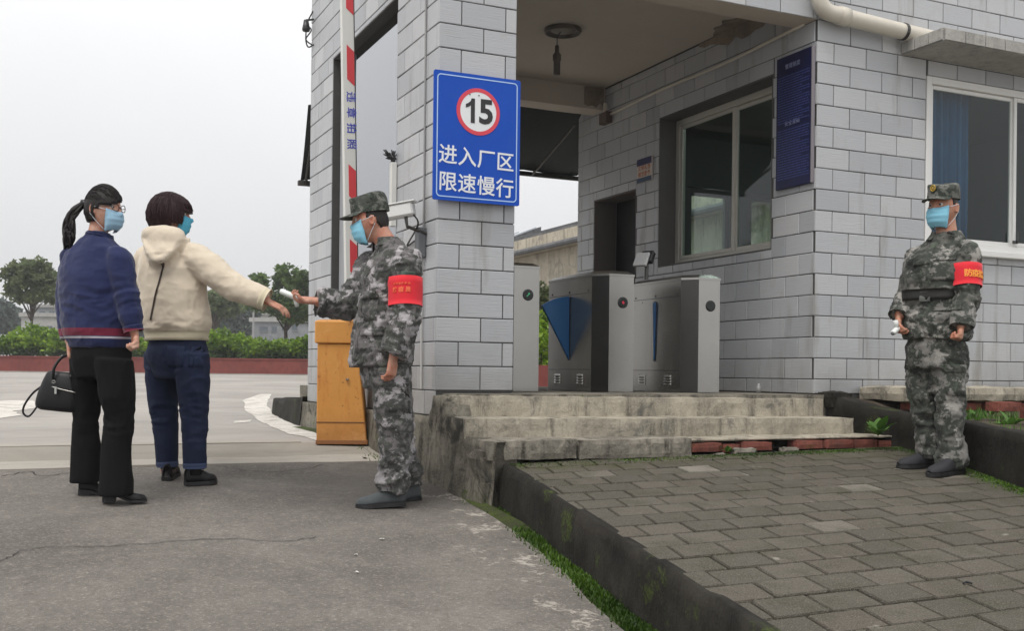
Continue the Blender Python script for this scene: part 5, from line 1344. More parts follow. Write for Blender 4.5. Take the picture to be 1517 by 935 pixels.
for i, (px, py, s_) in enumerate(((565, 801, .014), (527, 825, .012), (528, 851, .010), (540, 680, .022))):
    c = onG(px, py); mb = MB(); n = 7; rr_ = random.Random(i)
    pp = [(c.x + s_ * math.cos(k * 6.28 / n) * rr_.uniform(.4, 1), c.y + s_ * math.sin(k * 6.28 / n) * rr_.uniform(.4, 1.3), gz(c.y) + .004 + rr_.random() * .006) for k in range(n)]
    mb.prism(pp, (0, 0, .0015)); solo('paper_scrap', mb.vf(), bpy.data.materials['white_paint'] if i < 3 else bpy.data.materials['bark'],
        ['white paper scrap on the road, nearest the guard', 'pale paper scrap on the road left of the first scrap', 'thin pale scrap on the road, lowest of the scraps', 'dry brown leaf lying at the foot of the orange cabinet'][i], 'litter')
cg = thing('dead_beetle', 'small dark twig scrap lying on the paved terrace', 'litter', tuple(pavz(0, 0) * 0 + k for k in (3.0, 2.72, pavz(3.0, 2.72))))
part('twig', tube([(2.985, 2.72, pavz(3, 2.72) + .006), (3.0, 2.725, pavz(3, 2.72) + .010), (3.02, 2.715, pavz(3, 2.72) + .005)], .004, 6), BLACK, cg); cg.name = 'twig_scrap'

# ================================================================== HAZE
hz_me = mesh('haze', *MB().box(-80, 130, -40, 130, -3.2, 14).vf())
hz = bpy.data.objects.new('haze', hz_me); COL.objects.link(hz); hz['kind'] = 'stuff'
hm_ = bpy.data.materials.new('haze_air'); hm_.use_nodes = True; ht = hm_.node_tree; ht.nodes.clear()
ho = ht.nodes.new('ShaderNodeOutputMaterial'); hv = ht.nodes.new('ShaderNodeVolumePrincipled')
hv.inputs['Color'].default_value = (.92, .94, .96, 1); hv.inputs['Density'].default_value = .0014; hv.inputs['Anisotropy'].default_value = .2
ht.links.new(hv.outputs[0], ho.inputs['Volume']); hz_me.materials.append(hm_)
# ================================================================== PEOPLE
def join(*vfs):
    mb = MB()
    for v, f in vfs: mb.add(v, f)
    return mb.vf()
def remesh(vf, voxel=.008, it=4, fac=.5):
    """union of closed shapes into one continuous surface"""
    me = mesh('tmp', *vf); o = bpy.data.objects.new('tmp', me); COL.objects.link(o)
    bm = bmesh.new(); bm.from_mesh(me); bmesh.ops.recalc_face_normals(bm, faces=bm.faces); bm.to_mesh(me); bm.free()
    m_ = o.modifiers.new('r', 'REMESH'); m_.mode = 'VOXEL'; m_.voxel_size = voxel
    if it: s_ = o.modifiers.new('s', 'SMOOTH'); s_.iterations = it; s_.factor = fac
    bpy.context.view_layer.update()
    r = bpy.data.meshes.new_from_object(o.evaluated_get(bpy.context.evaluated_depsgraph_get()))
    bpy.data.objects.remove(o); bpy.data.meshes.remove(me)
    n = len(r.vertices); V = np.empty(n * 3); r.vertices.foreach_get('co', V); V = V.reshape(-1, 3)
    N = np.empty(n * 3); r.vertex_normals.foreach_get('vector', N); N = N.reshape(-1, 3)
    Fs = [tuple(p.vertices) for p in r.polygons]; bpy.data.meshes.remove(r); return V, N, Fs
def ridg(P, seed, oct=2):
    r = 0; a = 1; P = np.asarray(P, float); t = 0
    for k in range(oct):
        r = r + a * (1 - np.abs(2 * vnoise(P * 2 ** k, seed + k) - 1)); t += a; a *= .5
    return r / t
def folds(V, N, amp, sc=(9, 9, 16), seed=0, warp=.5, mask=None, fine=.0):
    Wp = np.stack([vnoise(V * 5, seed + 31), vnoise(V * 5, seed + 32), vnoise(V * 5, seed + 33)], 1) - .5
    P = (V + Wp * .12 * warp) * np.array(sc)
    d = (ridg(P, seed) - .62) * 2
    if fine: d = d + fine * (ridg(V * 34, seed + 8) - .6) * 2
    if mask is not None: d = d * mask
    return V + N * (amp * d)[:, None]
def band_w(x, c, s): return np.exp(-((x - c) / s) ** 2)
def bvh_of(V, F): return BVHTree.FromPolygons([tuple(p) for p in V], F)

def head_shape(c, f, pitch=0.0, roll=0.0, s=1.0, ears=True, jaw=1.0):
    """f: horizontal facing (x, y); returns closed parts, and the matrix head -> local"""
    fy = Vector((f[0], f[1], 0)).normalized(); rx = fy.cross(Vector((0, 0, 1))); up = Vector((0, 0, 1))
    m = Matrix((rx, fy, up)).transposed().to_4x4(); m = Matrix.Translation(Vector(c)) @ m @ Matrix.Rotation(pitch, 4, 'X') @ Matrix.Rotation(roll, 4, 'Y') @ Matrix.Scale(s, 4)
    nu, nv = 40, 32; v, F_ = [], []
    def g(x, y, cx_, cy_, sx, sy): return math.exp(-((x - cx_) / sx) ** 2 - ((y - cy_) / sy) ** 2)
    for j in range(nv + 1):
        th = math.pi * j / nv; z = math.cos(th); rr = math.sin(th)
        for i in range(nu):
            ph = 2 * math.pi * i / nu; x, y = rr * math.sin(ph), rr * math.cos(ph)
            X, Y, Z = x * .0765, y * .094, z * .116
            lo = max(0, -z); front = max(0, y)
            X *= 1 - .30 * lo ** 1.5 * jaw
            if y > 0: Y *= 1 - .10 * lo + .03 * max(0, -z - .5)
            else: Y *= 1 - .30 * lo ** 1.2
            if y > 0: Y -= .006 * max(0, z)
            Y += .012 * lo * front
            Z -= .004 * lo * front
            if y > .1:
                Y += .020 * g(X, Z, 0, -.022, .0115, .017) + .012 * g(X, Z, 0, .002, .0085, .022)         # nose
                Y += .006 * g(X, Z, 0, .036, .05, .012)                                                   # brow
                Y -= .009 * (g(X, Z, .031, .016, .016, .012) + g(X, Z, -.031, .016, .016, .012))          # sockets
                Y += .007 * g(X, Z, 0, -.062, .020, .009) - .004 * g(X, Z, 0, -.078, .022, .007) + .009 * g(X, Z, 0, -.098, .02, .014)
                Y += .004 * (g(X, Z, .042, -.02, .02, .02) + g(X, Z, -.042, -.02, .02, .02))
            v.append(m @ Vector((X, Y, Z)))
    for j in range(nv):
        for i in range(nu): F_.append((j * nu + i, j * nu + (i + 1) % nu, (j + 1) * nu + (i + 1) % nu, (j + 1) * nu + i))
    parts = [(v, F_)]
    if ears:
        for sd in (-1, 1):
            ev, ef = lathe([(.001, -.006), (.55, -.006), (.95, -.004), (1, .002), (.9, .007), (.6, .003), (.001, .002)], 16)
            mm = m @ Matrix.Translation((sd * .079, -.008, -.002)) @ Matrix.Rotation(sd * .35, 4, 'Z') @ Matrix.Rotation(sd * math.pi / 2, 4, 'Y')
            parts.append(([mm @ Vector((p.x * .030 * (1 - .15 * (p.x > 0)), p.y * .018, p.z)) for p in [Vector(q) for q in ev]], ef))
    return parts, m
def eye_parts(m, parent, irisd):
    for sd in (-1, 1):
        ev, ef = lathe([(.012 * math.sin(a), .012 * math.cos(a)) for a in np.linspace(.02, math.pi - .02, 10)], 14)
        mm = m @ Matrix.Translation((sd * .031, .0735, .015)) @ Matrix.Rotation(-math.pi / 2, 4, 'X')
        e_ = part('eye', ([mm @ Vector(p) for p in ev], ef), EYEW, parent, True, False)
        iv, if_ = lathe([(.001, .0126), (.0055, .0118), (.0058, .0108), (.001, .0108)], 12)
        part('iris', ([mm @ Vector(p) for p in iv], if_), irisd, e_, True, False)
EYEW = plain('eye_white', (.62, .58, .54), .3, .03)
IRIS = plain('dark_iris', (.03, .02, .015), .2)

def hand_parts(w, d, n, thumb, curl=(.5, .7, .5), s=1.0, spread=.06, tcurl=.4, ind=None, palm_l=.088, tdir=None):
    """w wrist, d forward, n the way the palm faces, thumb = +1/-1 side along d x n"""
    w = Vector(w); d = Vector(d).normalized(); n = Vector(n); n = (n - d * n.dot(d)).normalized(); l = d.cross(n) * thumb
    out = []
    path = [w - d * .045 * s, w - d * .01 * s, w + d * .03 * s, w + d * .065 * s, w + d * palm_l * s, w + d * (palm_l + .008) * s]
    out.append(tube(path, [(.028 * s, .021 * s), (.028 * s, .020 * s), (.036 * s, .017 * s), (.041 * s, .0155 * s), (.040 * s, .013 * s), (.034 * s, .008 * s)], 14, True, l))
    out.append(tube([w + d * .01 * s + l * .016 * s, w + d * .035 * s + l * .030 * s + n * .006 * s, w + d * .058 * s + l * .034 * s + n * .006 * s], [.013 * s, .016 * s, .012 * s], 10))
    fl = ((.030, .070, .0088), (.0105, .078, .0092), (-.0095, .072, .0088), (-.0285, .057, .0078))
    for k, (o_, L_, r_) in enumerate(fl):
        c = curl if ind is None or k not in ind else ind[k]
        b = w + d * (palm_l - .006 - .004 * abs(k - 1)) * s + l * o_ * s; dr = (d + l * (o_ * spread / .03)).normalized(); nn = n
        pts = [b - dr * .012 * s, b]; rr = [r_ * s, r_ * s]
        for q, ph in enumerate((.46, .30, .24)):
            ax = dr.cross(nn); a = c[q]; m_ = Matrix.Rotation(-a, 3, ax) if False else None
            dn = dr * math.cos(a) + nn * math.sin(a); nn = nn * math.cos(a) - dr * math.sin(a); dr = dn
            b = b + dr * (L_ * ph * s); pts.append(b.copy()); rr.append(r_ * s * (.96, .88, .74)[q])
        out.append(tube(pts, rr, 9))
    b = w + d * .050 * s + l * .034 * s + n * .004 * s; dr = (d * .75 + l * .6 + n * .25).normalized() if tdir is None else Vector(tdir).normalized(); pts = [b - dr * .015 * s, b]; rr = [.0115 * s, .0112 * s]
    for q, (L_, rd) in enumerate(((.034, .0105), (.027, .0085))):
        a = tcurl * (1 + q * .4); dr = (dr * math.cos(a) + (n * .5 - l * .6).normalized() * math.sin(a)).normalized(); b = b + dr * L_ * s; pts.append(b.copy()); rr.append(rd * s)
    out.append(tube(pts, rr, 9)); return out
def torso_rings(rings, f, seg=36, pw=2.4):
    """rings: (center Vector, a half width, b half depth) from the bottom up"""
    fy = Vector((f[0], f[1], 0)).normalized(); rx = fy.cross(Vector((0, 0, 1)))
    R_ = spline([(c.x, c.y, c.z, a, b) for c, a, b in rings], 4); v, F_ = [], []
    for q in R_:
        for j in range(seg):
            t = 2 * math.pi * j / seg; cx_, sy_ = math.cos(t), math.sin(t); k = (abs(cx_) ** pw + abs(sy_) ** pw) ** (-1 / pw)
            p = Vector(q[:3]) + rx * (q[3] * cx_ * k) + fy * (q[4] * sy_ * k); v.append(p)
    for i in range(len(R_) - 1):
        for j in range(seg): F_.append((i * seg + j, i * seg + (j + 1) % seg, (i + 1) * seg + (j + 1) % seg, (i + 1) * seg + j))
    F_.append(tuple(range(seg))[::-1]); F_.append(tuple((len(R_) - 1) * seg + j for j in range(seg))); return v, F_
def limb(pts, rad, n=6, seg=18):
    q = spline([(*p, *((r, r) if np.isscalar(r) else r)) for p, r in zip(pts, rad)], n)
    return tube([a[:3] for a in q], [(max(.006, a[3]), max(.006, a[4])) for a in q], seg)
def shrink(vf_limb_pts, d): return vf_limb_pts
def shoe(heel, toe, wd=.048, h=.085, sole=.018, heelh=0.0, ankle=.05):
    """heel/toe: ground points; returns upper, sole"""
    H_, T_ = Vector(heel), Vector(toe); d = (T_ - H_); L_ = d.length; d.normalize(); s_ = d.cross(Vector((0, 0, 1))).normalized(); up = s_.cross(d)
    def sec(t):  # half width, height
        w_ = wd * float(np.interp(t, [0, .06, .25, .45, .68, .85, .95, 1], [.45, .66, .72, .74, 1, .88, .58, .25]))
        hh = float(np.interp(t, [0, .04, .2, .34, .5, .7, .88, .97, 1], [.75, .98, 1.1, 1.02, .78, .56, .44, .30, .16])) * h
        lift = heelh * float(np.interp(t, [0, .3, .62, 1], [1, .9, 0, 0])); return w_, hh, lift
    n, m = 22, 14; v, f = [], []
    for i in range(n + 1):
        t = i / n; w_, hh, lf = sec(t); c = H_ + d * (L_ * t) + up * (sole + lf)
        for j in range(m):
            a = math.pi * j / (m - 1); k = (abs(math.cos(a)) ** 2.6 + abs(math.sin(a)) ** 2.6) ** (-1 / 2.6)
            v.append(c + s_ * (w_ * math.cos(a) * k) + up * (hh * math.sin(a) * k))
    for i in range(n):
        for j in range(m - 1): f.append((i * m + j, i * m + j + 1, (i + 1) * m + j + 1, (i + 1) * m + j))
        f.append((i * m + m - 1, i * m, (i + 1) * m, (i + 1) * m + m - 1))
    f += [tuple(range(m)), tuple(n * m + j for j in range(m))[::-1]]
    sv, sf = [], []
    for i in range(n + 1):
        t = i / n; w_, hh, lf = sec(t); w_ *= 1.07; c = H_ + d * (L_ * (t * 1.02 - .01)); bot = 0 if (heelh == 0 or t < .28) else lf
        sv += [c - s_ * w_ + up * bot, c + s_ * w_ + up * bot, c + s_ * w_ + up * (sole + lf + .001), c - s_ * w_ + up * (sole + lf + .001)]
    for i in range(n):
        for j in range(4): sf.append((i * 4 + j, i * 4 + (j + 1) % 4, (i + 1) * 4 + (j + 1) % 4, (i + 1) * 4 + j))
    sf += [(0, 1, 2, 3), (n * 4 + 3, n * 4 + 2, n * 4 + 1, n * 4)]
    return (v, f), (sv, sf)
def grid_solid(name, pts, nu, nv, nrm, th, mt, parent, smooth=True):
    """pts nv*nu outer points with normals -> closed thin sheet"""
    v = [Vector(p) for p in pts] + [Vector(p) - Vector(q) * th for p, q in zip(pts, nrm)]; k = nu * nv; f = []
    for j in range(nv - 1):
        for i in range(nu - 1):
            a = j * nu + i; f += [(a, a + 1, a + nu + 1, a + nu), (k + a + nu, k + a + nu + 1, k + a + 1, k + a)]
    rim = [i for i in range(nu)] + [j * nu + nu - 1 for j in range(1, nv)] + [(nv - 1) * nu + i for i in range(nu - 2, -1, -1)] + [j * nu for j in range(nv - 2, 0, -1)]
    for i in range(len(rim)): a, b = rim[i], rim[(i + 1) % len(rim)]; f.append((a, k + a, k + b, b))
    return part(name, (v, f), mt, parent, smooth, False)
def patch(name, bvh, o, dirv, up, w_, h, off, th, mt, parent, nu=9, nv=7, shape=None, smooth=True):
    """a sewn-on piece: grid thrown along dirv onto the garment"""
    d = Vector(dirv).normalized(); u_ = Vector(up); u_ = (u_ - d * u_.dot(d)).normalized(); r_ = d.cross(u_); P, Nn = [], []
    for j in range(nv):
        for i in range(nu):
            a, b = (i / (nu - 1) - .5) * w_, (j / (nv - 1) - .5) * h
            if shape: a, b = shape(a, b)
            s_ = Vector(o) + r_ * a + u_ * b - d * .3; hit = bvh.ray_cast(s_, d, .8)
            if hit[0] is None:
                near = bvh.find_nearest(Vector(o) + r_ * a + u_ * b); hp = near[0]
            else: hp = hit[0]
            P.append(hp - d * off); Nn.append(-d)
    return grid_solid(name, P, nu, nv, Nn, th, mt, parent, smooth)
def ring_band(name, bvh, a, b, rmax, off, th, mt, parent, nseg=40, nv=5, arc=None, wav=0.0, lim=1.25):
    """band of cloth round a limb between axis points a and b; returns radius function too"""
    a, b = Vector(a), Vector(b); ax = (b - a).normalized(); u_ = ax.orthogonal().normalized(); k_ = ax.cross(u_); Rr = np.full((nv, nseg), np.nan)
    for j in range(nv):
        c = a.lerp(b, j / (nv - 1))
        for i in range(nseg):
            t = 2 * math.pi * i / nseg; d = u_ * math.cos(t) + k_ * math.sin(t); hit = bvh.ray_cast(c + d * .004, d, rmax)
            Rr[j, i] = (hit[3] + .004) if hit[0] is not None else np.nan
    med = np.nanmedian(Rr); colmed = np.array([np.nanmedian(Rr[:, i]) if np.isfinite(Rr[:, i]).any() else med for i in range(nseg)]); Rr = np.minimum(np.where(np.isnan(Rr), colmed[None, :], Rr), med * lim)
    m_ = Rr.max(0); 
    for _ in range(3): m_ = np.maximum(m_, (np.roll(m_, 1) + np.roll(m_, -1)) / 2)
    Rr = .35 * Rr + .65 * m_[None, :]
    for _ in range(2): Rr = (Rr * 2 + np.roll(Rr, 1, 1) + np.roll(Rr, -1, 1)) / 4
    v = []
    for s_ in (0, 1):
        for j in range(nv):
            c = a.lerp(b, j / (nv - 1))
            for i in range(nseg):
                t = 2 * math.pi * i / nseg; d = u_ * math.cos(t) + k_ * math.sin(t); v.append(c + d * (Rr[j, i] + off + wav * math.sin(3 * t + j) - th * s_))
    f = []; K = nseg * nv
    for j in range(nv - 1):
        for i in range(nseg):
            p, q = j * nseg + i, j * nseg + (i + 1) % nseg; f += [(p, q, q + nseg, p + nseg), (K + p + nseg, K + q + nseg, K + q, K + p)]
    for j in (0, nv - 1):
        for i in range(nseg): p, q = j * nseg + i, j * nseg + (i + 1) % nseg; f.append((p, K + p, K + q, q))
    ob_ = part(name, (v, f), mt, parent, True, False)
    def at(ang_dir, t):
        c = a.lerp(b, t); d = Vector(ang_dir); d = (d - ax * d.dot(ax)).normalized(); an = math.atan2(d.dot(k_), d.dot(u_)) % (2 * math.pi)
        x = an / (2 * math.pi) * nseg; i0 = int(x) % nseg; fr_ = x - int(x); jj = min(nv - 1, int(round(t * (nv - 1))))
        return c + d * (Rr[jj, i0] * (1 - fr_) + Rr[jj, (i0 + 1) % nseg] * fr_ + off), d
    return ob_, at, ax
def band_text(s, at, ax, d0, size, t, mt, parent, step, first=0.0, flip=1):
    """characters one by one round the band, centred on direction d0"""
    for i, ch in enumerate(s):
        ang = (i - (len(s) - 1) / 2) * step + first
        d = Matrix.Rotation(ang * flip, 3, ax) @ Vector(d0); p, n_ = at(d, t); up_ = -ax if ax.z < 0 else ax
        r_ = up_.cross(n_).normalized(); u2 = n_.cross(r_)
        part('lettering', place(text_vf(ch, size, .0008, .0012), Matrix.Translation(n_ * .0022) @ face_mtx(p, r_, u2)), mt, parent, False, False)
def mask_part(bvh, m, mt, parent, ear=True, wrap=1.0, top=-.004, bot=-.112):
    nu, nv = 25, 14; P, Nn = [], []
    for j in range(nv):
        t = j / (nv - 1); z = top + (bot - top) * t
        for i in range(nu):
            s_ = (i / (nu - 1) * 2 - 1); az = s_ * wrap * (1 - .10 * abs(t - .45)); zz = z + .016 * s_ * s_ * (0.9 - 1.6 * t) 
            d = Vector((math.sin(az), math.cos(az), 0)); c = Vector((0, .005, zz))
            wd = (m.to_3x3() @ d).normalized(); hit = bvh.ray_cast(m @ (c + d * .3), -wd, .4)
            r_ = .3 - hit[3] if hit[0] is not None else .05
            tent = .103 * (1 - .22 * s_ * s_) * float(np.interp(t, [0, .22, .5, .8, 1], [.90, 1.05, 1.05, .95, .74]))
            tent *= (1 if abs(s_) < .85 else 1 - (abs(s_) - .85) * 1.2)
            r_ = max(r_ + .004, tent) + .0055 * (abs(math.sin(t * 11)) - .5) * (1 - s_ * s_) * (1 if .12 < t < .95 else .2)
            P.append(m @ (c + d * r_)); Nn.append(wd)
    mk_ = grid_solid('face_mask', P, nu, nv, Nn, .003, mt, parent)
    for sd, col in ((-1, 0), (1, nu - 1)):
        for j in (1, nv - 2):
            a = P[j * nu + col]; b = m @ Vector((sd * .083, -.022, .018 if j == 1 else -.022)); mid = (a + b) / 2 + (m.to_3x3() @ Vector((sd * .008, 0, 0)))
            part('ear_loop', tube(spline([a, mid, b], 4), .0016, 6), MASKW, mk_, True, False)
    return mk_
MASKB = cloth('mask_blue', (.25, .56, .73), .08, 400, .75, .12, .05); MASKB2 = cloth('mask_pale_blue', (.30, .48, .62), .08, 400, .75, .12, .05); MASKT = cloth('mask_teal', (.09, .40, .56), .1, 400, .75, .12, .05)
MASKW = plain('mask_strap', (.62, .68, .72), .7)
SKIN1 = skin('skin_tan', (.50, .27, .185)); SKIN2 = skin('skin_ruddy', (.52, .28, .20)); SKIN3 = skin('skin_light', (.60, .37, .28)); SKIN4 = skin('skin_warm', (.54, .31, .225))
HAIRB = hair_mat('black_hair', (.012, .009, .009)); HAIRM = hair_mat('dark_maroon_hair', (.022, .007, .009)); HAIRS = hair_mat('short_black_hair', (.018, .015, .013))

class Figure:
    def __init__(s, label, px, py, D, group=None):
        p = onG(px, py) if D is None else atD(px, py, D); s.D = depth(p); s.root_p = p
        s.mw = Matrix.Translation(p) @ Matrix.Rotation(-YAW, 4, 'Z'); s.inv = s.mw.inverted()
        s.label, s.group = label, group
    def P(s, px, py, dy=0.0): return s.inv @ atD(px, py, s.D + dy)
    def body(s, vf, mt, voxel=.0046):
        V, N, Fs = remesh(vf, voxel, 2, .45)
        o = link('person', mesh('person', V, Fs, True), mt, None, s.root_p, (0, 0, -YAW)); tag(o, s.label, 'person', s.group); s.o = o; s.bV, s.bF = V, Fs; s.bvh = bvh_of(V, Fs); return o
    def cloth(s, name, vf, mt, voxel=.008, it=5, fold=None, parent=None):
        V, N, Fs = remesh(vf, voxel, it)
        if fold: V = fold(V, N)
        o = part(name, (V, Fs), mt, parent or s.o, True, False); return V, Fs, bvh_of(V, Fs), o
def hair_shell(name, m, fn, mt, parent, amp=.004, seed=0, seg=56, nv=30, strand=60):
    """closed shell over the skull; fn(dir) -> outer radius factor or None where no hair starts"""
    v, f, ok = [], [], []
    for s_ in (0, 1):
        for j in range(nv + 1):
            th = math.pi * j / nv
            for i in range(seg):
                ph = 2 * math.pi * i / seg; d = Vector((math.sin(th) * math.sin(ph), math.sin(th) * math.cos(ph), math.cos(th)))
                r_ = fn(d, ph, math.cos(th)); ok.append(r_ is not None)
                R_ = (r_ or .9) if s_ == 0 else .86
                st = amp * (float(vnoise(np.array([[math.sin(ph) * strand * .16, math.cos(ph) * strand * .16, math.cos(th) * 3 + seed]]), seed)[0]) - .5) * 2 if s_ == 0 else 0
                v.append(m @ Vector((d.x * (.0765 * R_ + st), d.y * (.094 * R_ + st), d.z * (.116 * R_ + st * .5))))
    K = (nv + 1) * seg
    def q(j, i): return j * seg + i % seg
    face = {}
    for j in range(nv):
        for i in range(seg):
            ids = (q(j, i), q(j, i + 1), q(j + 1, i + 1), q(j + 1, i))
            if all(ok[k] for k in ids): face[(j, i)] = 1; f += [ids, tuple(K + k for k in ids[::-1])]
    for (j, i) in face:
        for (dj, di, a, b) in ((-1, 0, q(j, i), q(j, i + 1)), (1, 0, q(j + 1, i + 1), q(j + 1, i)), (0, -1, q(j + 1, i), q(j, i)), (0, 1, q(j, i + 1), q(j + 1, i + 1))):
            jj, ii = j + dj, (i + di) % seg
            if (jj, ii) not in face and 0 <= jj < nv: f.append((b, a, K + a, K + b))
    return part(name, (v, f), mt, parent, True, False)

# ---- uniforms
CAMO1 = camo('camouflage_cloth', 3.1, [(.065, .068, .062), (.155, .145, .145), (.27, .255, .262), (.43, .405, .415), (.034, .036, .034), (.12, .13, .11)], 7.5)
CAMO2 = camo('camouflage_cloth_green', 8.4, [(.055, .062, .053), (.13, .128, .115), (.22, .212, .198), (.35, .335, .31), (.030, .034, .029), (.095, .118, .088)], 7.0)
CAMOC = camo('camouflage_cap_cloth', 1.7, [(.038, .046, .038), (.085, .095, .082), (.14, .145, .128), (.21, .21, .19), (.020, .023, .020), (.07, .085, .068)], 11)
ARMB = cloth('red_armband_cloth', (.62, .022, .035), .1, 260, .75, .2); ARMT = plain('yellow_print', (.85, .32, .04), .6, .1); ARMT2 = plain('orange_red_print', (.80, .14, .05), .6, .1)
BOOTC = plain('black_canvas_shoe', (.024, .023, .028), .7, .3, 30, .3, 200); SOLE = plain('rubber_sole', (.018, .017, .018), .6, .2, 30)
GREYSH = plain('grey_canvas_shoe', (.06, .068, .072), .75, .3, 30, .3, 200)
def cap(m, mt, parent, base=.030, top=.150, emblem=False, vis_l=.075):
    fr_, n = [], 40; prof = [(base, 1.06, 0), (base + .012, 1.075, 0), (base + .035, 1.07, 0), (top - .03, 1.055, 0), (top - .008, 1.03, .004), (top, .96, .006), (top + .004, .7, .004), (top + .003, .01, 0)]
    v, f = [], []
    for k, (z, s_, sh) in enumerate(prof):
        for i in range(n):
            t = 2 * math.pi * i / n; wob = 1 + .010 * math.sin(3 * t + k) + .006 * math.sin(7 * t + 2 * k)
            v.append(m @ Vector((.078 * s_ * wob * math.cos(t), -.004 + .098 * s_ * wob * math.sin(t) + sh, z - .004 * math.sin(t) + (.006 * math.sin(2 * t) if k > 3 else 0))))
    for k in range(len(prof) - 1):
        for i in range(n): f.append((k * n + i, k * n + (i + 1) % n, (k + 1) * n + (i + 1) % n, (k + 1) * n + i))
    f.append(tuple((len(prof) - 1) * n + i for i in range(n))); f.append(tuple(range(n))[::-1])
    c = part('cap', (v, f), mt, parent, True, False)
    bv, bf = [], []
    for k, z in enumerate((base - .001, base + .024)):
        for i in range(n):
            t = 2 * math.pi * i / n; bv.append(m @ Vector((.0845 * math.cos(t), -.004 + .1065 * math.sin(t), z)))
    for i in range(n): bf.append((i, (i + 1) % n, n + (i + 1) % n, n + i))
    part('cap_band', (bv, bf), mt, c, True, False)
    nu, nv = 17, 7; P, Nn = [], []; up = (m.to_3x3() @ Vector((0, -.2, 1))).normalized()
    for j in range(nv):
        w_ = j / (nv - 1)
        for i in range(nu):
            t = math.radians(-68 + 136 * i / (nu - 1)); r0 = Vector((.080 * math.sin(t), -.004 + .102 * math.cos(t), base + .006)); ex = vis_l * w_ * (math.cos(t * 1.05) ** .6)
            P.append(m @ (r0 + Vector((math.sin(t) * .25 * ex, ex, -ex * .24 - .016 * (math.sin(t) ** 2) * w_ + .003)))); Nn.append(up)
    grid_solid('visor', P, nu, nv, Nn, .004, mt, c)
    if emblem:
        c0 = m @ Vector((0, .1035, base + .058)); rt = (m.to_3x3() @ Vector((-1, 0, 0))).normalized(); up2 = (m.to_3x3() @ Vector((0, -.05, 1))).normalized()
        b_ = part('badge', place(lathe([(.001, 0), (.021, 0), (.020, .003), (.001, .004)], 20), face_mtx(c0, rt, up2)), plain('badge_dark', (.07, .06, .02), .5), c, True, False)
        part('badge_ring', place(([(x * 1, y * 1.15, z + .003) for x, y, z in tube([(.0145 * math.cos(a), .0145 * math.sin(a), 0) for a in np.linspace(0, 6.283, 19)], .0028, 6)[0]], tube([(.0145 * math.cos(a), .0145 * math.sin(a), 0) for a in np.linspace(0, 6.283, 19)], .0028, 6)[1]), face_mtx(c0, rt, up2)), plain('badge_gold', (.55, .36, .06), .4, .1, 6, 0, 60, .4), b_, True, False)
        part('badge_star', place(bevel(MB().prism([((.011 if k % 2 == 0 else .0045) * math.sin(k * math.pi / 5), (.011 if k % 2 == 0 else .0045) * math.cos(k * math.pi / 5), .0035) for k in range(10)], (0, 0, .002)).vf(), .0004), face_mtx(c0, rt, up2)), bpy.data.materials['badge_gold'], b_, False, False)
    return c
def short_hair(m, parent, lowb=-.42, capz=.52):
    def fn(d, ph, z):
        y = d.y
        if z > capz: return None
        if y > .30: return None
        lim = -.02 if y > .05 else (-.02 + (lowb + .02) * min(1, (.05 - y) / .55))
        if abs(d.x) > .80 and z < .02 and y > -.25: return None
        if z < lim: return None
        return 1.035 if z > lim + .12 else 1.018
    return hair_shell('hair', m, fn, HAIRS, parent, .002, 3)

# ------------------------------------------------------------------ guard by the gate tower, profile to the left
G1 = Figure('uniformed man in camouflage holding a thermometer out to the women', 575, 746, None)
p = G1.P; F1 = (-.86, -.51); HF = (-1, -.10)
hp, hm = head_shape(p(549, 328, .0), HF, -.16)
sl, el, wl_, hl = p(602, 388, -.15), p(601, 468, -.19), p(582, 530, -.22), p(578, 552, -.23)
sr, er, wr = p(549, 396, .14), p(516, 452, .06), p(468, 447, .0)
bodyp = list(hp)
bodyp.append(limb([p(582, 388, 0), p(575, 366, 0), p(564, 348, 0), p(556, 332, 0)], [.075, .060, .056, .056]))
bodyp.append(torso_rings([(p(566, 545), .16, .11), (p(568, 500), .15, .105), (p(572, 440), .165, .11), (p(578, 402), .17, .10), (p(578, 384), .12, .07), (p(574, 370), .05, .045)], F1))
bodyp.append(limb([sl, el, wl_], [.055, .045, .026])); bodyp.append(limb([sr, er, wr], [.055, .045, .026]))
hipL, kneL, ankL = p(577, 548, -.09), p(585, 640, -.10), p(581, 722, -.10); hipR, kneR, ankR = p(572, 548, .09), p(588, 638, .10), p(604, 712, .12)
bodyp.append(limb([hipL, kneL, ankL], [.075, .05, .04])); bodyp.append(limb([hipR, kneR, ankR], [.075, .05, .04]))
bodyp += hand_parts(p(582, 531, -.22), (-.10, -.02, -1), (-.85, .5, 0), 1, (.5, .75, .5), 1.03, .03, .5, None, .085)
hand1_w = p(467, 446, .0); hd = Vector((-1, -.12, .06)).normalized()
bodyp += hand_parts(hand1_w, hd, (.10, -.35, .85), -1, (.45, .85, .7), 1.06, .05, .45, None, .085)
G1.body(join(*bodyp), SKIN2); g = G1.o
eye_parts(hm, g, IRIS); mask_part(G1.bvh, hm, MASKB, g); short_hair(hm, g); cap(hm, CAMOC, g, .046, .143, False, .070)
# jacket
jr = [(p(565, 543), .192, .155), (p(565, 530), .200, .160), (p(567, 500), .186, .148), (p(570, 462), .180, .143), (p(573, 425), .198, .146), (p(576, 405), .208, .138), (p(578, 389), .192, .116), (p(579, 377), .150, .092), (p(577, 367), .098, .076), (p(574, 360), .066, .066)]
ja = [torso_rings(jr, F1), limb([sl + Vector((-.02, .05, .02)), sl, sl.lerp(el, .5), el, el.lerp(wl_, .5), wl_ + Vector((0, 0, .015))], [.062, .080, .079, .077, .074, .071]),
      limb([sr + Vector((.03, -.03, .0)), sr, sr.lerp(er, .5), er, er.lerp(wr, .6), wr + Vector((.012, 0, 0))], [.07, .082, .076, .078, .076, .072])]
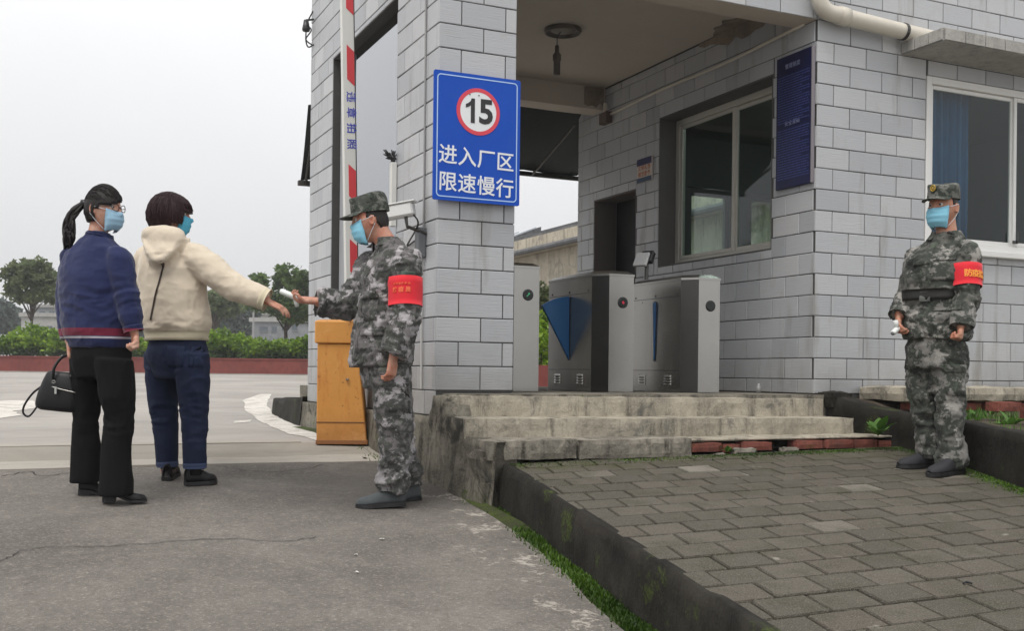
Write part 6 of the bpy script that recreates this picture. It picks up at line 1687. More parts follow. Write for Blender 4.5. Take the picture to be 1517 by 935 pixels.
# standing collar and lapel points
fy = Vector((F1[0], F1[1], 0)).normalized()
def jfold(V, N):
    z = V[:, 2]; bandz = np.abs(z - (p(600, 435)[2])); damp = np.where((V[:, 0] > p(583, 400).x) & (bandz < .09) & (V[:, 1] < -.04), .15, 1.0)
    V = folds(V, N, .014, (9, 9, 15), 3, 1.2, damp)
    V = folds(V, N, .008, (20, 20, 26), 9, 1.0, damp)
    m2 = band_w(z, p(600, 470)[2], .10) * (V[:, 0] > p(565, 400).x) + band_w(V[:, 0], er.x, .10) * (z > p(0, 500)[2])
    return folds(V, N, .010, (8, 8, 30), 5, .8, m2)
jV, jF, jB, jo = G1.cloth('jacket', join(*ja), CAMO1, .0075, 4, jfold)
def collar(name, B, m_c, f, r0, r1, z0, z1, mt, parent, gap=.5):
    fy_ = Vector((f[0], f[1], 0)).normalized(); rx_ = fy_.cross(Vector((0, 0, 1))); P, Nn = [], []; nu, nv = 33, 5
    for j in range(nv):
        t = j / (nv - 1)
        for i in range(nu):
            a = gap + (2 * math.pi - 2 * gap) * i / (nu - 1); d = fy_ * math.cos(a) + rx_ * math.sin(a); rr = r0 + (r1 - r0) * t
            dip = .035 * (math.cos(a / 1.0) > 0) * max(0, math.cos(a)) ** 1.2
            P.append(Vector(m_c) + d * rr * (1 + .06 * math.sin(2 * a)) + Vector((0, 0, z0 + (z1 - z0) * t - dip * (1.2 - t)))); Nn.append(d)
    return grid_solid(name, P, nu, nv, Nn, .006, mt, parent)
cc = p(572, 357)
collar('collar', jB, cc, F1, .080, .104, .018, -.030, CAMO1, jo, .5)
collar('collar_stand', jB, cc, F1, .076, .079, -.03, .018, CAMO1, jo, .45)
vd = -fy
patch('pocket_flap', jB, p(552, 437, -.12), (.50, .85, 0), (0, 0, 1), .115, .04, .008, .006, CAMO1, jo)
patch('chest_pocket', jB, p(552, 460, -.12), (.50, .85, 0), (0, 0, 1), .115, .11, .005, .004, CAMO1, jo)
patch('hem_pocket_flap', jB, p(556, 493, -.12), (.45, .9, 0), (0, 0, 1), .15, .035, .009, .006, CAMO1, jo)
patch('front_placket', jB, p(536, 460, -.08), (.93, .35, 0), (.0, 0, 1), .045, .55, .004, .004, CAMO1, jo, 4, 24)
patch('sleeve_tab', jB, p(604, 408, -.25), (-.10, 1, 0), (.06, 0, 1), .075, .045, .006, .005, plain('tab_green', (.07, .095, .08), .8), jo)
ab, abat, abax = ring_band('armband', jB, sl.lerp(el, .31), sl.lerp(el, .83), .115, .007, .003, ARMB, jo, 44, 6, None, .001)
band_text('防疫员', abat, abax, (-.22, -1, 0), .030, .52, ARMT2, ab, .42, 0, -1)
band_text('疫情防控检查', abat, abax, (-.22, -1, 0), .0105, .30, ARMT2, ab, .19, 0, -1)
# cuff rings
ring_band('cuff', jB, er.lerp(wr, .80), er.lerp(wr, 1.0) + Vector((.004, 0, 0)), .10, .003, .004, CAMO1, jo, 30, 4)
ring_band('cuff', jB, el.lerp(wl_, .86), wl_ + Vector((0, 0, .010)), .10, .003, .004, CAMO1, jo, 30, 4)
# trousers
tl = limb([hipL + Vector((0, 0, .03)), hipL, p(581, 590, -.09), kneL, p(583, 682, -.10), p(581, 712, -.10), p(580, 728, -.10)], [(.095, .10), (.100, .108), (.104, .106), (.090, .092), (.085, .087), (.086, .086), (.080, .08)])
tr = limb([hipR + Vector((0, 0, .03)), hipR, p(580, 590, .09), kneR, p(597, 680, .11), p(603, 705, .12), p(604, 718, .12)], [(.095, .10), (.098, .10), (.093, .095), (.082, .083), (.077, .079), (.076, .078), (.07, .07)])
tt = torso_rings([(p(571, 575), .14, .12), (p(570, 548), .158, .122), (p(569, 520), .145, .11), (p(568, 500), .13, .10)], F1)
def tfold(V, N):
    z = V[:, 2]; lowm = np.clip((p(0, 660)[2] - z) / .12, 0, 1)
    V = folds(V, N, .014, (8, 8, 12), 13, 1.3); V = folds(V, N, .008, (18, 18, 24), 17, 1.0)
    V = folds(V, N, .020, (7, 7, 20), 19, 1.0, lowm); return folds(V, N, .010, (9, 9, 22), 23, 1.0, band_w(z, kneL.z, .12))
tV, tF, tB, to = G1.cloth('trousers', join(tl, tr, tt), CAMO1, .008, 4, tfold)
patch('cargo_pocket', tB, p(588, 590, -.22), (0, 1, 0), (.05, 0, 1), .13, .15, .006, .005, CAMO1, to)
patch('cargo_flap', tB, p(588, 572, -.22), (0, 1, 0), (.05, 0, 1), .14, .04, .011, .006, CAMO1, to)
for h_, t_ in ((p(600, 738, -.10), p(527, 750, -.16)), (p(621, 731, .14), p(577, 722, .02))):
    h_ = Vector((h_.x, h_.y, 0)); t_ = Vector((t_.x, t_.y, -.012)); u, s_ = shoe(h_, t_, .050, .085, .020)
    so = part('shoe', u, GREYSH, g, True, False); part('sole', s_, SOLE, so, False, False)
    d_ = (t_ - h_).normalized()
    for k in range(4):
        c_ = h_.lerp(t_, .44 + .07 * k) + Vector((0, 0, .094 - .010 * k)); sd_ = d_.cross(Vector((0, 0, 1)))
        part('lace', tube([c_ - sd_ * .026 - Vector((0, 0, .006)), c_, c_ + sd_ * .026 - Vector((0, 0, .006))], .0028, 6), BLACK, so, True, False)
def thermometer(label, a, b, up, fig, gl=.085):
    """white infrared thermometer: barrel a (nose) to b (tail), grip along up"""
    A, B = fig.mw @ Vector(a), fig.mw @ Vector(b); d = (B - A).normalized(); U = (fig.mw.to_3x3() @ Vector(up)); U = (U - d * U.dot(d)).normalized()
    t = thing('thermometer', label, 'thermometer', A); L_ = (B - A).length
    part('barrel', tube([A, A + d * .006, A + d * L_ * .4, A + d * L_ * .92, B], [(.011, .014), (.015, .018), (.016, .018), (.013, .015), (.008, .010)], 16, True, U), plain('thermo_white', (.74, .76, .74), .35, .03) if 'thermo_white' not in bpy.data.materials else bpy.data.materials['thermo_white'], t, True)
    part('grip', tube([A + d * L_ * .55 + U * .01, A + d * L_ * .62 + U * gl * .6, A + d * L_ * .68 + U * gl], [(.012, .016), (.013, .016), (.012, .015)], 12), bpy.data.materials['thermo_white'], t, True)
    part('nose_ring', tube([A - d * .004, A + d * .003], .0115, 14), plain('thermo_grey', (.25, .27, .28), .4) if 'thermo_grey' not in bpy.data.materials else bpy.data.materials['thermo_grey'], t, True)
    return t
thermometer('white handheld thermometer held out between the two reaching hands', p(415, 431, -.035), p(457, 449, -.030), (.25, .25, -.9), G1, .045)

# ------------------------------------------------------------------ guard on the terrace
G2 = Figure('uniformed man with a belt standing on the paved terrace by the window', 1388, 697, 6.25)
p = G2.P; F2 = (-.66, -.75); HF2 = (-.80, -.60)
hp, hm = head_shape(p(1397, 309, .0), HF2, -.03, 0, 1.0)
bodyp = list(hp)
sl, el, wl_ = p(1431, 376, -.12), p(1433, 436, -.17), p(1424, 484, -.245)
sr, er, wr = p(1358, 382, .13), p(1345, 432, .11), p(1331, 470, .03)
bodyp.append(limb([p(1401, 368, 0), p(1402, 348, 0), p(1400, 328, .01), p(1399, 315, .01)], [.062, .058, .056, .056]))
bodyp.append(torso_rings([(p(1386, 500), .16, .12), (p(1386, 440), .155, .12), (p(1390, 395), .165, .11), (p(1397, 372), .13, .075), (p(1401, 356), .055, .05)], F2))
bodyp.append(limb([sl, el, wl_], [.052, .043, .027])); bodyp.append(limb([sr, er, wr], [.052, .043, .027]))
hipR, kneR, ankR = p(1366, 520, .07), p(1367, 600, .06), p(1380, 668, .08); hipL, kneL, ankL = p(1408, 520, -.07), p(1408, 600, -.08), p(1409, 684, -.08)
for q_ in ((hipL, kneL, ankL), (hipR, kneR, ankR)): bodyp.append(limb(q_, [.075, .05, .04]))
bodyp += hand_parts(p(1423, 484, -.245), (-.16, -.12, -1), (-.75, .1, 0), -1, (1.25, 1.45, .9), 1.0, .0, .9, None, .072)
bodyp += hand_parts(p(1331, 470, .03), (-.12, -.25, -1), (.72, -.4, .0), 1, (.75, 1.0, .7), 1.02, .0, .5, None, .082)
G2.body(join(*bodyp), SKIN1); g = G2.o
eye_parts(hm, g, IRIS); mask_part(G2.bvh, hm, MASKB, g); short_hair(hm, g); cap(hm, CAMOC, g, .052, .136, True, .062)
jr = [(p(1387, 503), .184, .148), (p(1387, 492), .188, .152), (p(1386, 462), .180, .146), (p(1385, 438), .178, .142), (p(1388, 415), .192, .148), (p(1391, 395), .200, .142), (p(1395, 378), .186, .118), (p(1399, 364), .148, .092), (p(1401, 354), .098, .074), (p(1402, 348), .066, .066)]
ja = [torso_rings(jr, F2), limb([sl + Vector((-.03, .02, .02)), sl, sl.lerp(el, .5), el, el.lerp(wl_, .5), wl_ + Vector((0, 0, -.002))], [.058, .073, .070, .064, .061, .060]),
      limb([sr + Vector((.03, -.02, .01)), sr, sr.lerp(er, .5), er, er.lerp(wr, .5), wr + Vector((0, 0, .012))], [.058, .070, .062, .054, .052, .052])]
zb = p(1386, 438).z
def jfold(V, N):
    z = V[:, 2]; damp = np.where((V[:, 0] > p(1412, 400).x) & (np.abs(z - p(0, 405).z) < .09), .15, 1.0)
    V = folds(V, N, .013, (9, 9, 14), 43, 1.2, damp); V = folds(V, N, .008, (19, 19, 24), 49, 1.0, damp)
    V = V - N * (.012 * band_w(z, zb, .018) * (np.abs(V[:, 0] - p(1386, 0).x) < .165))[:, None]
    m2 = band_w(z, p(0, 440).z, .09) * (np.abs(V[:, 0] - p(1387, 0).x) > .14); return folds(V, N, .011, (8, 8, 28), 45, .8, m2)
jV, jF, jB, jo = G2.cloth('jacket', join(*ja), CAMO2, .0075, 4, jfold)
cc = p(1401, 346)
collar('collar', jB, cc, F2, .080, .106, .012, -.036, CAMO2, jo, .55); collar('collar_stand', jB, cc, F2, .075, .079, -.03, .012, CAMO2, jo, .5)
d2 = (.62, .78, 0)
patch('pocket_flap', jB, p(1399, 378, -.2), (.35, .93, 0), (0, 0, 1), .125, .045, .009, .006, CAMO2, jo); patch('chest_pocket', jB, p(1398, 400, -.2), (.35, .93, 0), (0, 0, 1), .12, .11, .005, .004, CAMO2, jo)
patch('pocket_flap', jB, p(1356, 387, -.1), (.85, .5, 0), (0, 0, 1), .10, .04, .008, .006, CAMO2, jo)
patch('hem_pocket_flap', jB, p(1402, 455, -.2), (.35, .93, 0), (0, 0, 1), .15, .035, .010, .006, CAMO2, jo)
patch('front_placket', jB, p(1368, 430, -.15), (.66, .75, 0), (-.05, 0, 1), .05, .56, .004, .004, CAMO2, jo, 4, 24)
patch('collar_tab', jB, p(1408, 341, -.12), (.2, .95, 0), (.1, 0, 1), .028, .034, .028, .004, BLACK, jo, 4, 4)
bl, _, _ = ring_band('belt', jB, Vector((p(1386, 0).x, 0, zb - .031)), Vector((p(1386, 0).x, 0, zb + .031)), .165, .009, .004, plain('olive_belt', (.014, .014, .012), .6, .2, 40, .2, 200), jo, 56, 4, None, 0, 1.9)
patch('buckle', jB, p(1364, 438, -.15), (.66, .75, 0), (0, 0, 1), .06, .058, .016, .006, plain('buckle_grey', (.07, .072, .065), .4), bl, 4, 4, None, False)
ab, abat, abax = ring_band('armband', jB, sl.lerp(el, .30), sl.lerp(el, .83), .105, .007, .003, ARMB, jo, 44, 6, None, .001)
band_text('防疫监督员', abat, abax, (.62, -.78, 0), .046, .55, ARMT, ab, .50, 0, -1)
ring_band('cuff', jB, el.lerp(wl_, .82), wl_ + Vector((0, 0, -.006)), .09, .003, .004, CAMO2, jo, 30, 4)
ring_band('cuff', jB, er.lerp(wr, .80), wr + Vector((0, 0, .004)), .085, .003, .004, CAMO2, jo, 30, 4)
tl = limb([hipL + Vector((0, 0, .03)), hipL, p(1409, 560, -.07), kneL, p(1408, 650, -.08), p(1409, 676, -.08), p(1409, 690, -.08)], [(.088, .092), (.090, .096), (.084, .090), (.075, .080), (.077, .080), (.080, .082), (.078, .078)])
tr = limb([hipR + Vector((0, 0, .03)), hipR, p(1365, 560, .06), kneR, p(1374, 645, .07), p(1379, 664, .08), p(1380, 674, .08)], [(.088, .092), (.088, .094), (.080, .086), (.070, .075), (.070, .073), (.073, .075), (.07, .07)])
tt = torso_rings([(p(1387, 545), .15, .12), (p(1387, 518), .162, .125), (p(1387, 490), .145, .11), (p(1387, 465), .13, .10)], F2)
def tfold(V, N):
    z = V[:, 2]; lowm = np.clip((p(0, 628).z - z) / .12, 0, 1)
    V = folds(V, N, .014, (8, 8, 12), 53, 1.3); V = folds(V, N, .008, (18, 18, 24), 57, 1.0)
    V = folds(V, N, .018, (7, 7, 18), 59, 1.0, lowm); return folds(V, N, .010, (9, 9, 22), 63, 1.0, band_w(z, kneL.z, .12))
tV, tF, tB, to = G2.cloth('trousers', join(tl, tr, tt), CAMO2, .008, 4, tfold)
patch('cargo_pocket', tB, p(1418, 565, -.2), (-.15, 1, 0), (0, 0, 1), .14, .16, .006, .005, CAMO2, to); patch('cargo_flap', tB, p(1418, 546, -.2), (-.15, 1, 0), (0, 0, 1), .15, .045, .011, .006, CAMO2, to)
for h_, t_ in ((p(1424, 691, -.06), p(1376, 700, -.26)), (p(1392, 678, .12), p(1330, 684, .02))):
    def gp(q_):
        wq = G2.mw @ q_; return G2.inv @ Vector((wq.x, wq.y, pavz(wq.x, wq.y) + .002))
    u, s_ = shoe(gp(h_), gp(t_), .050, .085, .020); so = part('shoe', u, BOOTC, g, True, False); part('sole', s_, SOLE, so, False, False)
thermometer('white handheld thermometer held low by the guard on the terrace', p(1322, 494, -.05), p(1334, 482, .0), (.5, .4, .6), G2, .05)

# ------------------------------------------------------------------ woman in navy
NAVYC = M('navy_knit'); 
def navy_mat(z_lo, z_hi):
    q = M('navy_sweater_knit'); c = q.co(); z = q.xyz(c)[2]; n1 = q.noise(c, 9, 4, .6); n2 = q.noise(q.scale(c, (260, 260, 130)), 1.0, 2, .6)
    base = q.mix(n1, (.009, .014, .055), (.018, .026, .092))
    def strip(a, b, col, base_): return q.mix(q.math('MULTIPLY', q.math('GREATER_THAN', z, a), q.math('LESS_THAN', z, b)), base_, col)
    for (a, b, col) in z_lo: base = strip(a, b, col, base)
    base = q.mix(q.math('MULTIPLY', n2, .22), base, (.05, .06, .13))
    q.set(base, .9, 0, .2); q.b.inputs['Sheen Weight'].default_value = .2
    q.bump(q.math('ADD', q.math('MULTIPLY', q.noise(c, 26, 4, .6), .7), q.math('MULTIPLY', n2, .4)), .35, .006); return q.m
W1 = Figure('woman in a navy sweater with a ponytail, holding a black bag', 158, 742, None)
p = W1.P; FB = (.35, .94); HFW = (.96, -.28)
hp, hm = head_shape(p(153, 312, 0), HFW, -.04, 0, .98, True, 1.05)
bodyp = list(hp)
sl, el, wl_ = p(107, 384, .10), p(99, 445, .10), p(103, 508, .04)
sr, er, wr = p(175, 385, -.08), p(188, 440, -.10), p(198, 492, -.10)
bodyp.append(limb([p(144, 366, .0), p(144, 350, 0), p(147, 332, .0), p(150, 318, 0)], [.052, .049, .048, .048]))
bodyp.append(torso_rings([(p(148, 520), .13, .10), (p(143, 470), .135, .10), (p(141, 415), .15, .10), (p(142, 385), .10, .07), (p(144, 362), .05, .05)], FB))
bodyp.append(limb([sl, el, wl_], [.045, .038, .024])); bodyp.append(limb([sr, er, wr], [.045, .038, .024]))
hipL, kneL, ankL = p(130, 540, .08), p(127, 622, .09), p(128, 715, .10); hipR, kneR, ankR = p(169, 540, -.08), p(175, 622, -.07), p(172, 725, -.07)
for q_ in ((hipL, kneL, ankL), (hipR, kneR, ankR)): bodyp.append(limb(q_, [.07, .048, .038]))
bodyp += hand_parts(p(199, 494, -.10), (.12, -.10, -1), (-.6, -.5, 0), -1, (1.0, 1.35, .9), .95, .0, .9, None, .08)
bodyp += hand_parts(p(103, 510, .04), (.10, -.15, -1), (.75, .2, 0), -1, (.7, 1.2, .8), .93, .0, .7, None, .08)
W1.body(join(*bodyp), SKIN3); g = W1.o
eye_parts(hm, g, IRIS); mask_part(W1.bvh, hm, MASKB2, g, True, .88, -.008, -.104)
def fn(d, ph, z):
    y = d.y
    if y > .45 and z < .30 - .22 * d.x: return None
    if y > .02 and z < .0: return None
    if y > .30 and abs(d.x) > .55 and z < .14: return None
    if z < -.55: return None
    return 1.13 + .05 * max(0, z) if z > -.2 else 1.08
hr = hair_shell('hair', hm, fn, HAIRB, g, .0022, 5, 64, 34, 120)
# side fringe, ponytail
for k in range(9):
    a = hm @ Vector((.035 - .012 * k, .062 + .006 * (k % 3), .108)); b = hm @ Vector((.055 - .014 * k, .104, .062 - .002 * k)); c_ = hm @ Vector((.064 - .015 * k, .098, .030))
    if k < 0: part('fringe_lock', tube(spline([a, b, c_], 5), [.010 - .0007 * i for i in range(11)], 7), HAIRB, hr, True, False)
def swept(r):
    a = r.uniform(-1.75, 1.75); th0 = r.uniform(.1, 1.25); s_ = Vector((math.sin(th0) * math.sin(a), math.sin(th0) * math.cos(a), math.cos(th0))); e_ = Vector((r.uniform(-.1, .1), -1, .28))
    for k in range(10): yield s_.lerp(e_, k / 9)
FN1 = fn
pt0 = hm @ Vector((-.0, -.098, .035)); W1_HM, W1_HR = hm, hr; tie = part('hair_tie', tube([pt0, pt0 + Vector((-.035, 0, .003))], .021, 12), BLACK, hr, True, False)
rr_ = random.Random(4)
tail = part('ponytail', join(*[limb([pt0 + Vector((-.02, rr_.uniform(-.01, .01), rr_.uniform(-.01, .01))), p(107 + rr_.uniform(-4, 5), 316 + rr_.uniform(-4, 5), rr_.uniform(-.03, .03)), p(102 + rr_.uniform(-8, 8), 334 + rr_.uniform(-3, 3), rr_.uniform(-.045, .045)), p(102 + rr_.uniform(-8, 8), 350, rr_.uniform(-.045, .045)), p(98 + rr_.uniform(-3, 8), 365 + rr_.uniform(-10, 4), rr_.uniform(-.035, .035))], [.008, .0085, .008, .006, .0015], 5, 6) for k in range(64)]), HAIRB, hr, True, False)
tail['kind'] = 'stuff'
# glasses
GF_ = plain('dark_spectacle_frame', (.02, .015, .02), .35)
gl_ = part('glasses', tube([hm @ Vector((-.006, .104, .016)), hm @ Vector((.006, .104, .016))], .002, 6), GF_, g, True, False)
for sd in (-1, 1):
    part('rim', tube([hm @ Vector((sd * .031 + .025 * math.cos(a), .102 - .010 * abs(math.cos(a)) * (1 if sd * math.cos(a) > 0 else .2), .013 + .018 * math.sin(a))) for a in np.linspace(0, 2 * math.pi, 19)], .0022, 6), GF_, gl_, True, False)
    part('temple', tube([hm @ Vector((sd * .056, .092, .016)), hm @ Vector((sd * .080, .04, .016)), hm @ Vector((sd * .083, -.012, .012))], .002, 6), GF_, gl_, True, False)
jr = [(p(148, 516), .158, .130), (p(147, 506), .170, .140), (p(145, 492), .182, .150), (p(142, 455), .188, .150), (p(140, 415), .192, .146), (p(140, 394), .186, .130), (p(141, 377), .166, .110), (p(143, 362), .112, .088), (p(145, 351), .068, .066), (p(146, 345), .057, .057)]
ja = [torso_rings(jr, FB, 36, 2.2), limb([sl + Vector((.03, -.02, .02)), sl, sl.lerp(el, .5), el, el.lerp(wl_, .5), wl_ + Vector((0, 0, .02))], [.05, .064, .060, .056, .054, .044]),
      limb([sr + Vector((-.03, .02, .02)), sr, sr.lerp(er, .5), er, er.lerp(wr, .5), wr + Vector((0, 0, .01))], [.05, .070, .066, .060, .056, .046])]
def sfold(V, N):
    z = V[:, 2]; V = folds(V, N, .008, (7, 7, 9), 73, 1.2); V = folds(V, N, .004, (15, 15, 18), 79, 1.0)
    m2 = band_w(z, er.z - .02, .10); hem = np.clip((p(0, 484).z - z) / .03, 0, 1); V = folds(V, N, .008, (8, 8, 24), 75, .7, m2)
    return V + N * (.0012 * np.sin(np.arctan2(V[:, 1], V[:, 0] - p(145, 0).x) * 90) * hem)[:, None]
zz = lambda y: p(150, y).z
nm = navy_mat([(zz(498.5), zz(487.5), (.17, .012, .030)), (zz(502.5), zz(499.6), (.50, .48, .52))], None)
jV, jF, jB, jo = W1.cloth('sweater', join(*ja), nm, .0075, 14, sfold)
ring_band('neck_band', jB, p(145.5, 350), p(146.5, 345), .10, .002, .004, nm, jo, 36, 3)
rb, _, _ = ring_band('cuff', jB, er.lerp(wr, .82), wr + Vector((0, 0, .004)), .075, .002, .003, nm, jo, 30, 4)
BLKC = cloth('black_trouser_cloth', (.0048, .0045, .005), .25, 300, .9, .3, .0)
tl = limb([hipL + Vector((0, 0, .03)), hipL, p(128, 580, .08), kneL, p(127, 670, .09), p(127, 714, .10)], [(.092, .095), (.093, .10), (.086, .092), (.070, .074), (.073, .077), (.081, .085)])
tr = limb([hipR + Vector((0, 0, .03)), hipR, p(173, 580, -.08), kneR, p(172, 670, -.07), p(172, 734, -.07)], [(.092, .095), (.093, .10), (.089, .094), (.074, .078), (.073, .077), (.085, .09)])
tt = torso_rings([(p(150, 560), .13, .11), (p(150, 530), .160, .128), (p(150, 510), .152, .118), (p(150, 490), .14, .11)], FB, 36, 2.2)
def tfold(V, N): V = folds(V, N, .007, (10, 10, 5), 83, 1.0); return folds(V, N, .007, (8, 8, 20), 87, 1.0, band_w(V[:, 2], kneL.z, .12))
W1.cloth('trousers', join(tl, tr, tt), BLKC, .008, 4, tfold)
LEATH = plain('black_leather', (.007, .0065, .008), .42, .2, 30, .2, 120, spec=.3)
for h_, t_ in ((p(152, 746, -.07), p(217, 741, -.02)), (p(116, 737, .10), p(176, 730, .16))):
    h_.z = t_.z = .0; u, s_ = shoe(h_, t_, .040, .066, .010, .035); so = part('shoe', u, LEATH, g, True, False); part('sole', s_, SOLE, so, False, False)
# handbag
hb = thing('handbag', 'black leather handbag hanging from the hand of the woman in navy', 'handbag', W1.mw @ p(88, 612, .05))
def wp_(px, py, dy): return W1.mw @ p(px, py, dy)
def bag_ring(y, x0, x1, th_):
    c = (wp_(x0, y, .05) + wp_(x1, y, .05)) / 2; hw = (wp_(x1, y, .05) - wp_(x0, y, .05)).length / 2; return c, hw, th_
R_ = [bag_ring(*k) for k in ((609, 60, 112, .045), (604, 54, 117, .058), (590, 56, 119, .060), (570, 63, 118, .050), (556, 69, 113, .034), (551, 73, 108, .020))]
ux = RT3; v, f = [], []; sg = 28
for q_ in spline([(*c, a, b) for c, a, b in R_], 4):
    for j in range(sg):
        t = 2 * math.pi * j / sg; k = (abs(math.cos(t)) ** 3 + abs(math.sin(t)) ** 3) ** (-1 / 3); v.append(Vector(q_[:3]) + ux * (q_[3] * math.cos(t) * k) + FW3 * (q_[4] * math.sin(t) * k) + Vector((0, 0, -.10 * q_[3] * math.cos(t))))
nr = len(v) // sg
for i in range(nr - 1):
    for j in range(sg): f.append((i * sg + j, i * sg + (j + 1) % sg, (i + 1) * sg + (j + 1) % sg, (i + 1) * sg + j))
f += [tuple(range(sg))[::-1], tuple((nr - 1) * sg + j for j in range(sg))]
part('body', (v, f), LEATH, hb, True)
for dy in (-.0, .045):
    part('handle', tube(spline([wp_(78, 562, dy), wp_(80, 545, dy), wp_(91, 530, .045), wp_(104, 527, .04), wp_(108, 535, .05), wp_(106, 552, dy + .02), wp_(104, 560, dy)], 6), (.0075, .0045), 8), LEATH, hb, True)
part('strap', tube(spline([wp_(62, 572, .04), wp_(48, 583, .03), wp_(36, 600, .03), wp_(34, 612, .03), wp_(42, 617, .03), wp_(52, 606, .03), wp_(60, 590, .03)], 6), (.0055, .003), 8), LEATH, hb, True)
part('zip', tube(spline([wp_(76, 573, -.015), wp_(90, 577, -.018), wp_(112, 582, -.016)], 5), .0028, 6), STEEL, hb, True)
part('zip_pull', bevel(MB().hexa([wp_(80, 584, -.03), wp_(83.5, 584, -.03), wp_(83.5, 584, -.024), wp_(80, 584, -.024), wp_(80, 573, -.026), wp_(83.5, 573, -.026), wp_(83.5, 573, -.02), wp_(80, 573, -.02)]).vf(), .0008), STEEL, hb)
part('buckle', tube([wp_(79, 566 + 2 * math.sin(a), -.012) + RT3 * .009 * math.cos(a) for a in np.linspace(0, 6.28, 13)], .002, 6), STEEL, hb, True)

# ------------------------------------------------------------------ woman in cream
CREAM = cloth('cream_fleece', (.60, .52, .41), .07, 220, .95, .3, .3); CREAMR = cloth('cream_rib', (.58, .52, .38), .06, 260, .95, .35, .2)
JEAN = M('dark_denim'); q = JEAN; c = q.co(); n1 = q.noise(c, 8, 4, .6); n2 = q.noise(q.scale(c, (340, 340, 120)), 1, 2, .6)
q.set(q.mix(q.math('MULTIPLY', n2, .3), q.mix(n1, (.006, .010, .030), (.013, .021, .058)), (.04, .055, .10)), .85, 0, .25); q.bump(q.math('ADD', q.noise(c, 24, 4, .6), q.math('MULTIPLY', n2, .3)), .3, .006); JEAN = q.m
W2 = Figure('woman in a cream hoodie and jeans reaching her wrist forward', 265, 716, None)
p = W2.P; FB2 = (.46, .89); HFW2 = (.97, .22)
hp, hm = head_shape(p(254, 320, 0), HFW2, -.06, 0, .96, True, 1.05)
bodyp = list(hp)
sr, er, wr = p(291, 384, -.07), p(345, 424, -.12), p(397, 446, -.12); sl, el, wl_ = p(217, 384, .09), p(211, 450, .16), p(224, 480, .30)
bodyp.append(limb([p(247, 372, 0), p(248, 352, 0), p(250, 338, 0), p(252, 325, 0)], [.07, .052, .048, .048]))
bodyp.append(torso_rings([(p(262, 510), .13, .10), (p(259, 460), .14, .105), (p(252, 410), .155, .10), (p(248, 376), .13, .08), (p(247, 358), .05, .05)], FB2))
bodyp.append(limb([sl, el, wl_], [.046, .04, .025])); bodyp.append(limb([sr, er, wr], [.046, .04, .024]))
hipL, kneL, ankL = p(240, 530, .07), p(243, 610, .07), p(248, 700, .08); hipR, kneR, ankR = p(283, 530, -.07), p(287, 610, -.06), p(288, 700, -.05)
for q_ in ((hipL, kneL, ankL), (hipR, kneR, ankR)): bodyp.append(limb(q_, [.07, .048, .038]))
bodyp += hand_parts(p(396, 447, -.12), (.90, .0, -.42), (-.40, .25, -.85), 1, (.22, .38, .25), 1.0, .05, .25, None, .086)
bodyp += hand_parts(p(224, 480, .30), (.4, .8, -.3), (.6, -.2, -.3), -1, (.6, .8, .5), .93)
W2.body(join(*bodyp), SKIN4); g = W2.o
eye_parts(hm, g, IRIS); mask_part(W2.bvh, hm, MASKT, g)
def fn(d, ph, z):
    y = d.y
    if y > .62 and z < .12: return None
    if y > .12 and z < -.42: return None
    if z < -.78: return None
    back = max(0, -y + .2)
    r_ = 1.30 + .14 * (1 - abs(z)) + .10 * back - .12 * max(0, y)
    if z < -.3: r_ -= .55 * (-z - .3)
    if z > .6: r_ -= .14 * (z - .6) / .4
    return r_
hr2 = hair_shell('hair', hm, fn, HAIRM, g, .0022, 9, 72, 36, 140)
def strands(fn, m, starts, n, seed, mt, parent, rad=.0013):
    r = random.Random(seed); mb = MB()
    for k in range(n):
        pts = []
        for d in starts(r):
            d = Vector(d).normalized(); q_ = fn(d, 0, d.z)
            if q_ is None: break
            R_ = q_ + r.uniform(.0, .05); pts.append(m @ Vector((d.x * .0765 * R_, d.y * .094 * R_, d.z * .116 * R_)))
        if len(pts) > 3: mb.add(*tube(pts, [rad] * (len(pts) - 1) + [rad * .3], 4))
    o = part('hair_strands', mb.vf(), mt, parent, True, False); o['kind'] = 'stuff'; return o
def bob(r):
    a = r.uniform(0, 6.283); w_ = r.uniform(-.3, .3)
    for k in range(11):
        th = .12 + k * .235 + r.uniform(-.015, .015); yield (math.sin(th) * math.sin(a + w_ * k / 10), math.sin(th) * math.cos(a + w_ * k / 10), math.cos(th))
strands(fn, hm, bob, 420, 6, HAIRM, hr2)
jr = [(p(262, 503), .168, .128), (p(262, 496), .178, .138), (p(261, 484), .200, .158), (p(258, 455), .203, .158), (p(253, 415), .202, .148), (p(250, 390), .195, .130), (p(248, 372), .155, .105), (p(247, 360), .105, .085), (p(248, 350), .075, .072)]
ja = [torso_rings(jr, FB2, 36, 2.2), limb([sr + Vector((-.06, .02, .0)), sr, sr.lerp(er, .5), er, er.lerp(wr, .45), er.lerp(wr, .82), wr + Vector((-.015, 0, .006))], [.078, .090, .086, .079, .068, .060, .051]),
      limb([sl + Vector((.03, -.02, .0)), sl, sl.lerp(el, .5), el, el.lerp(wl_, .6), wl_], [.065, .074, .072, .068, .06, .05])]
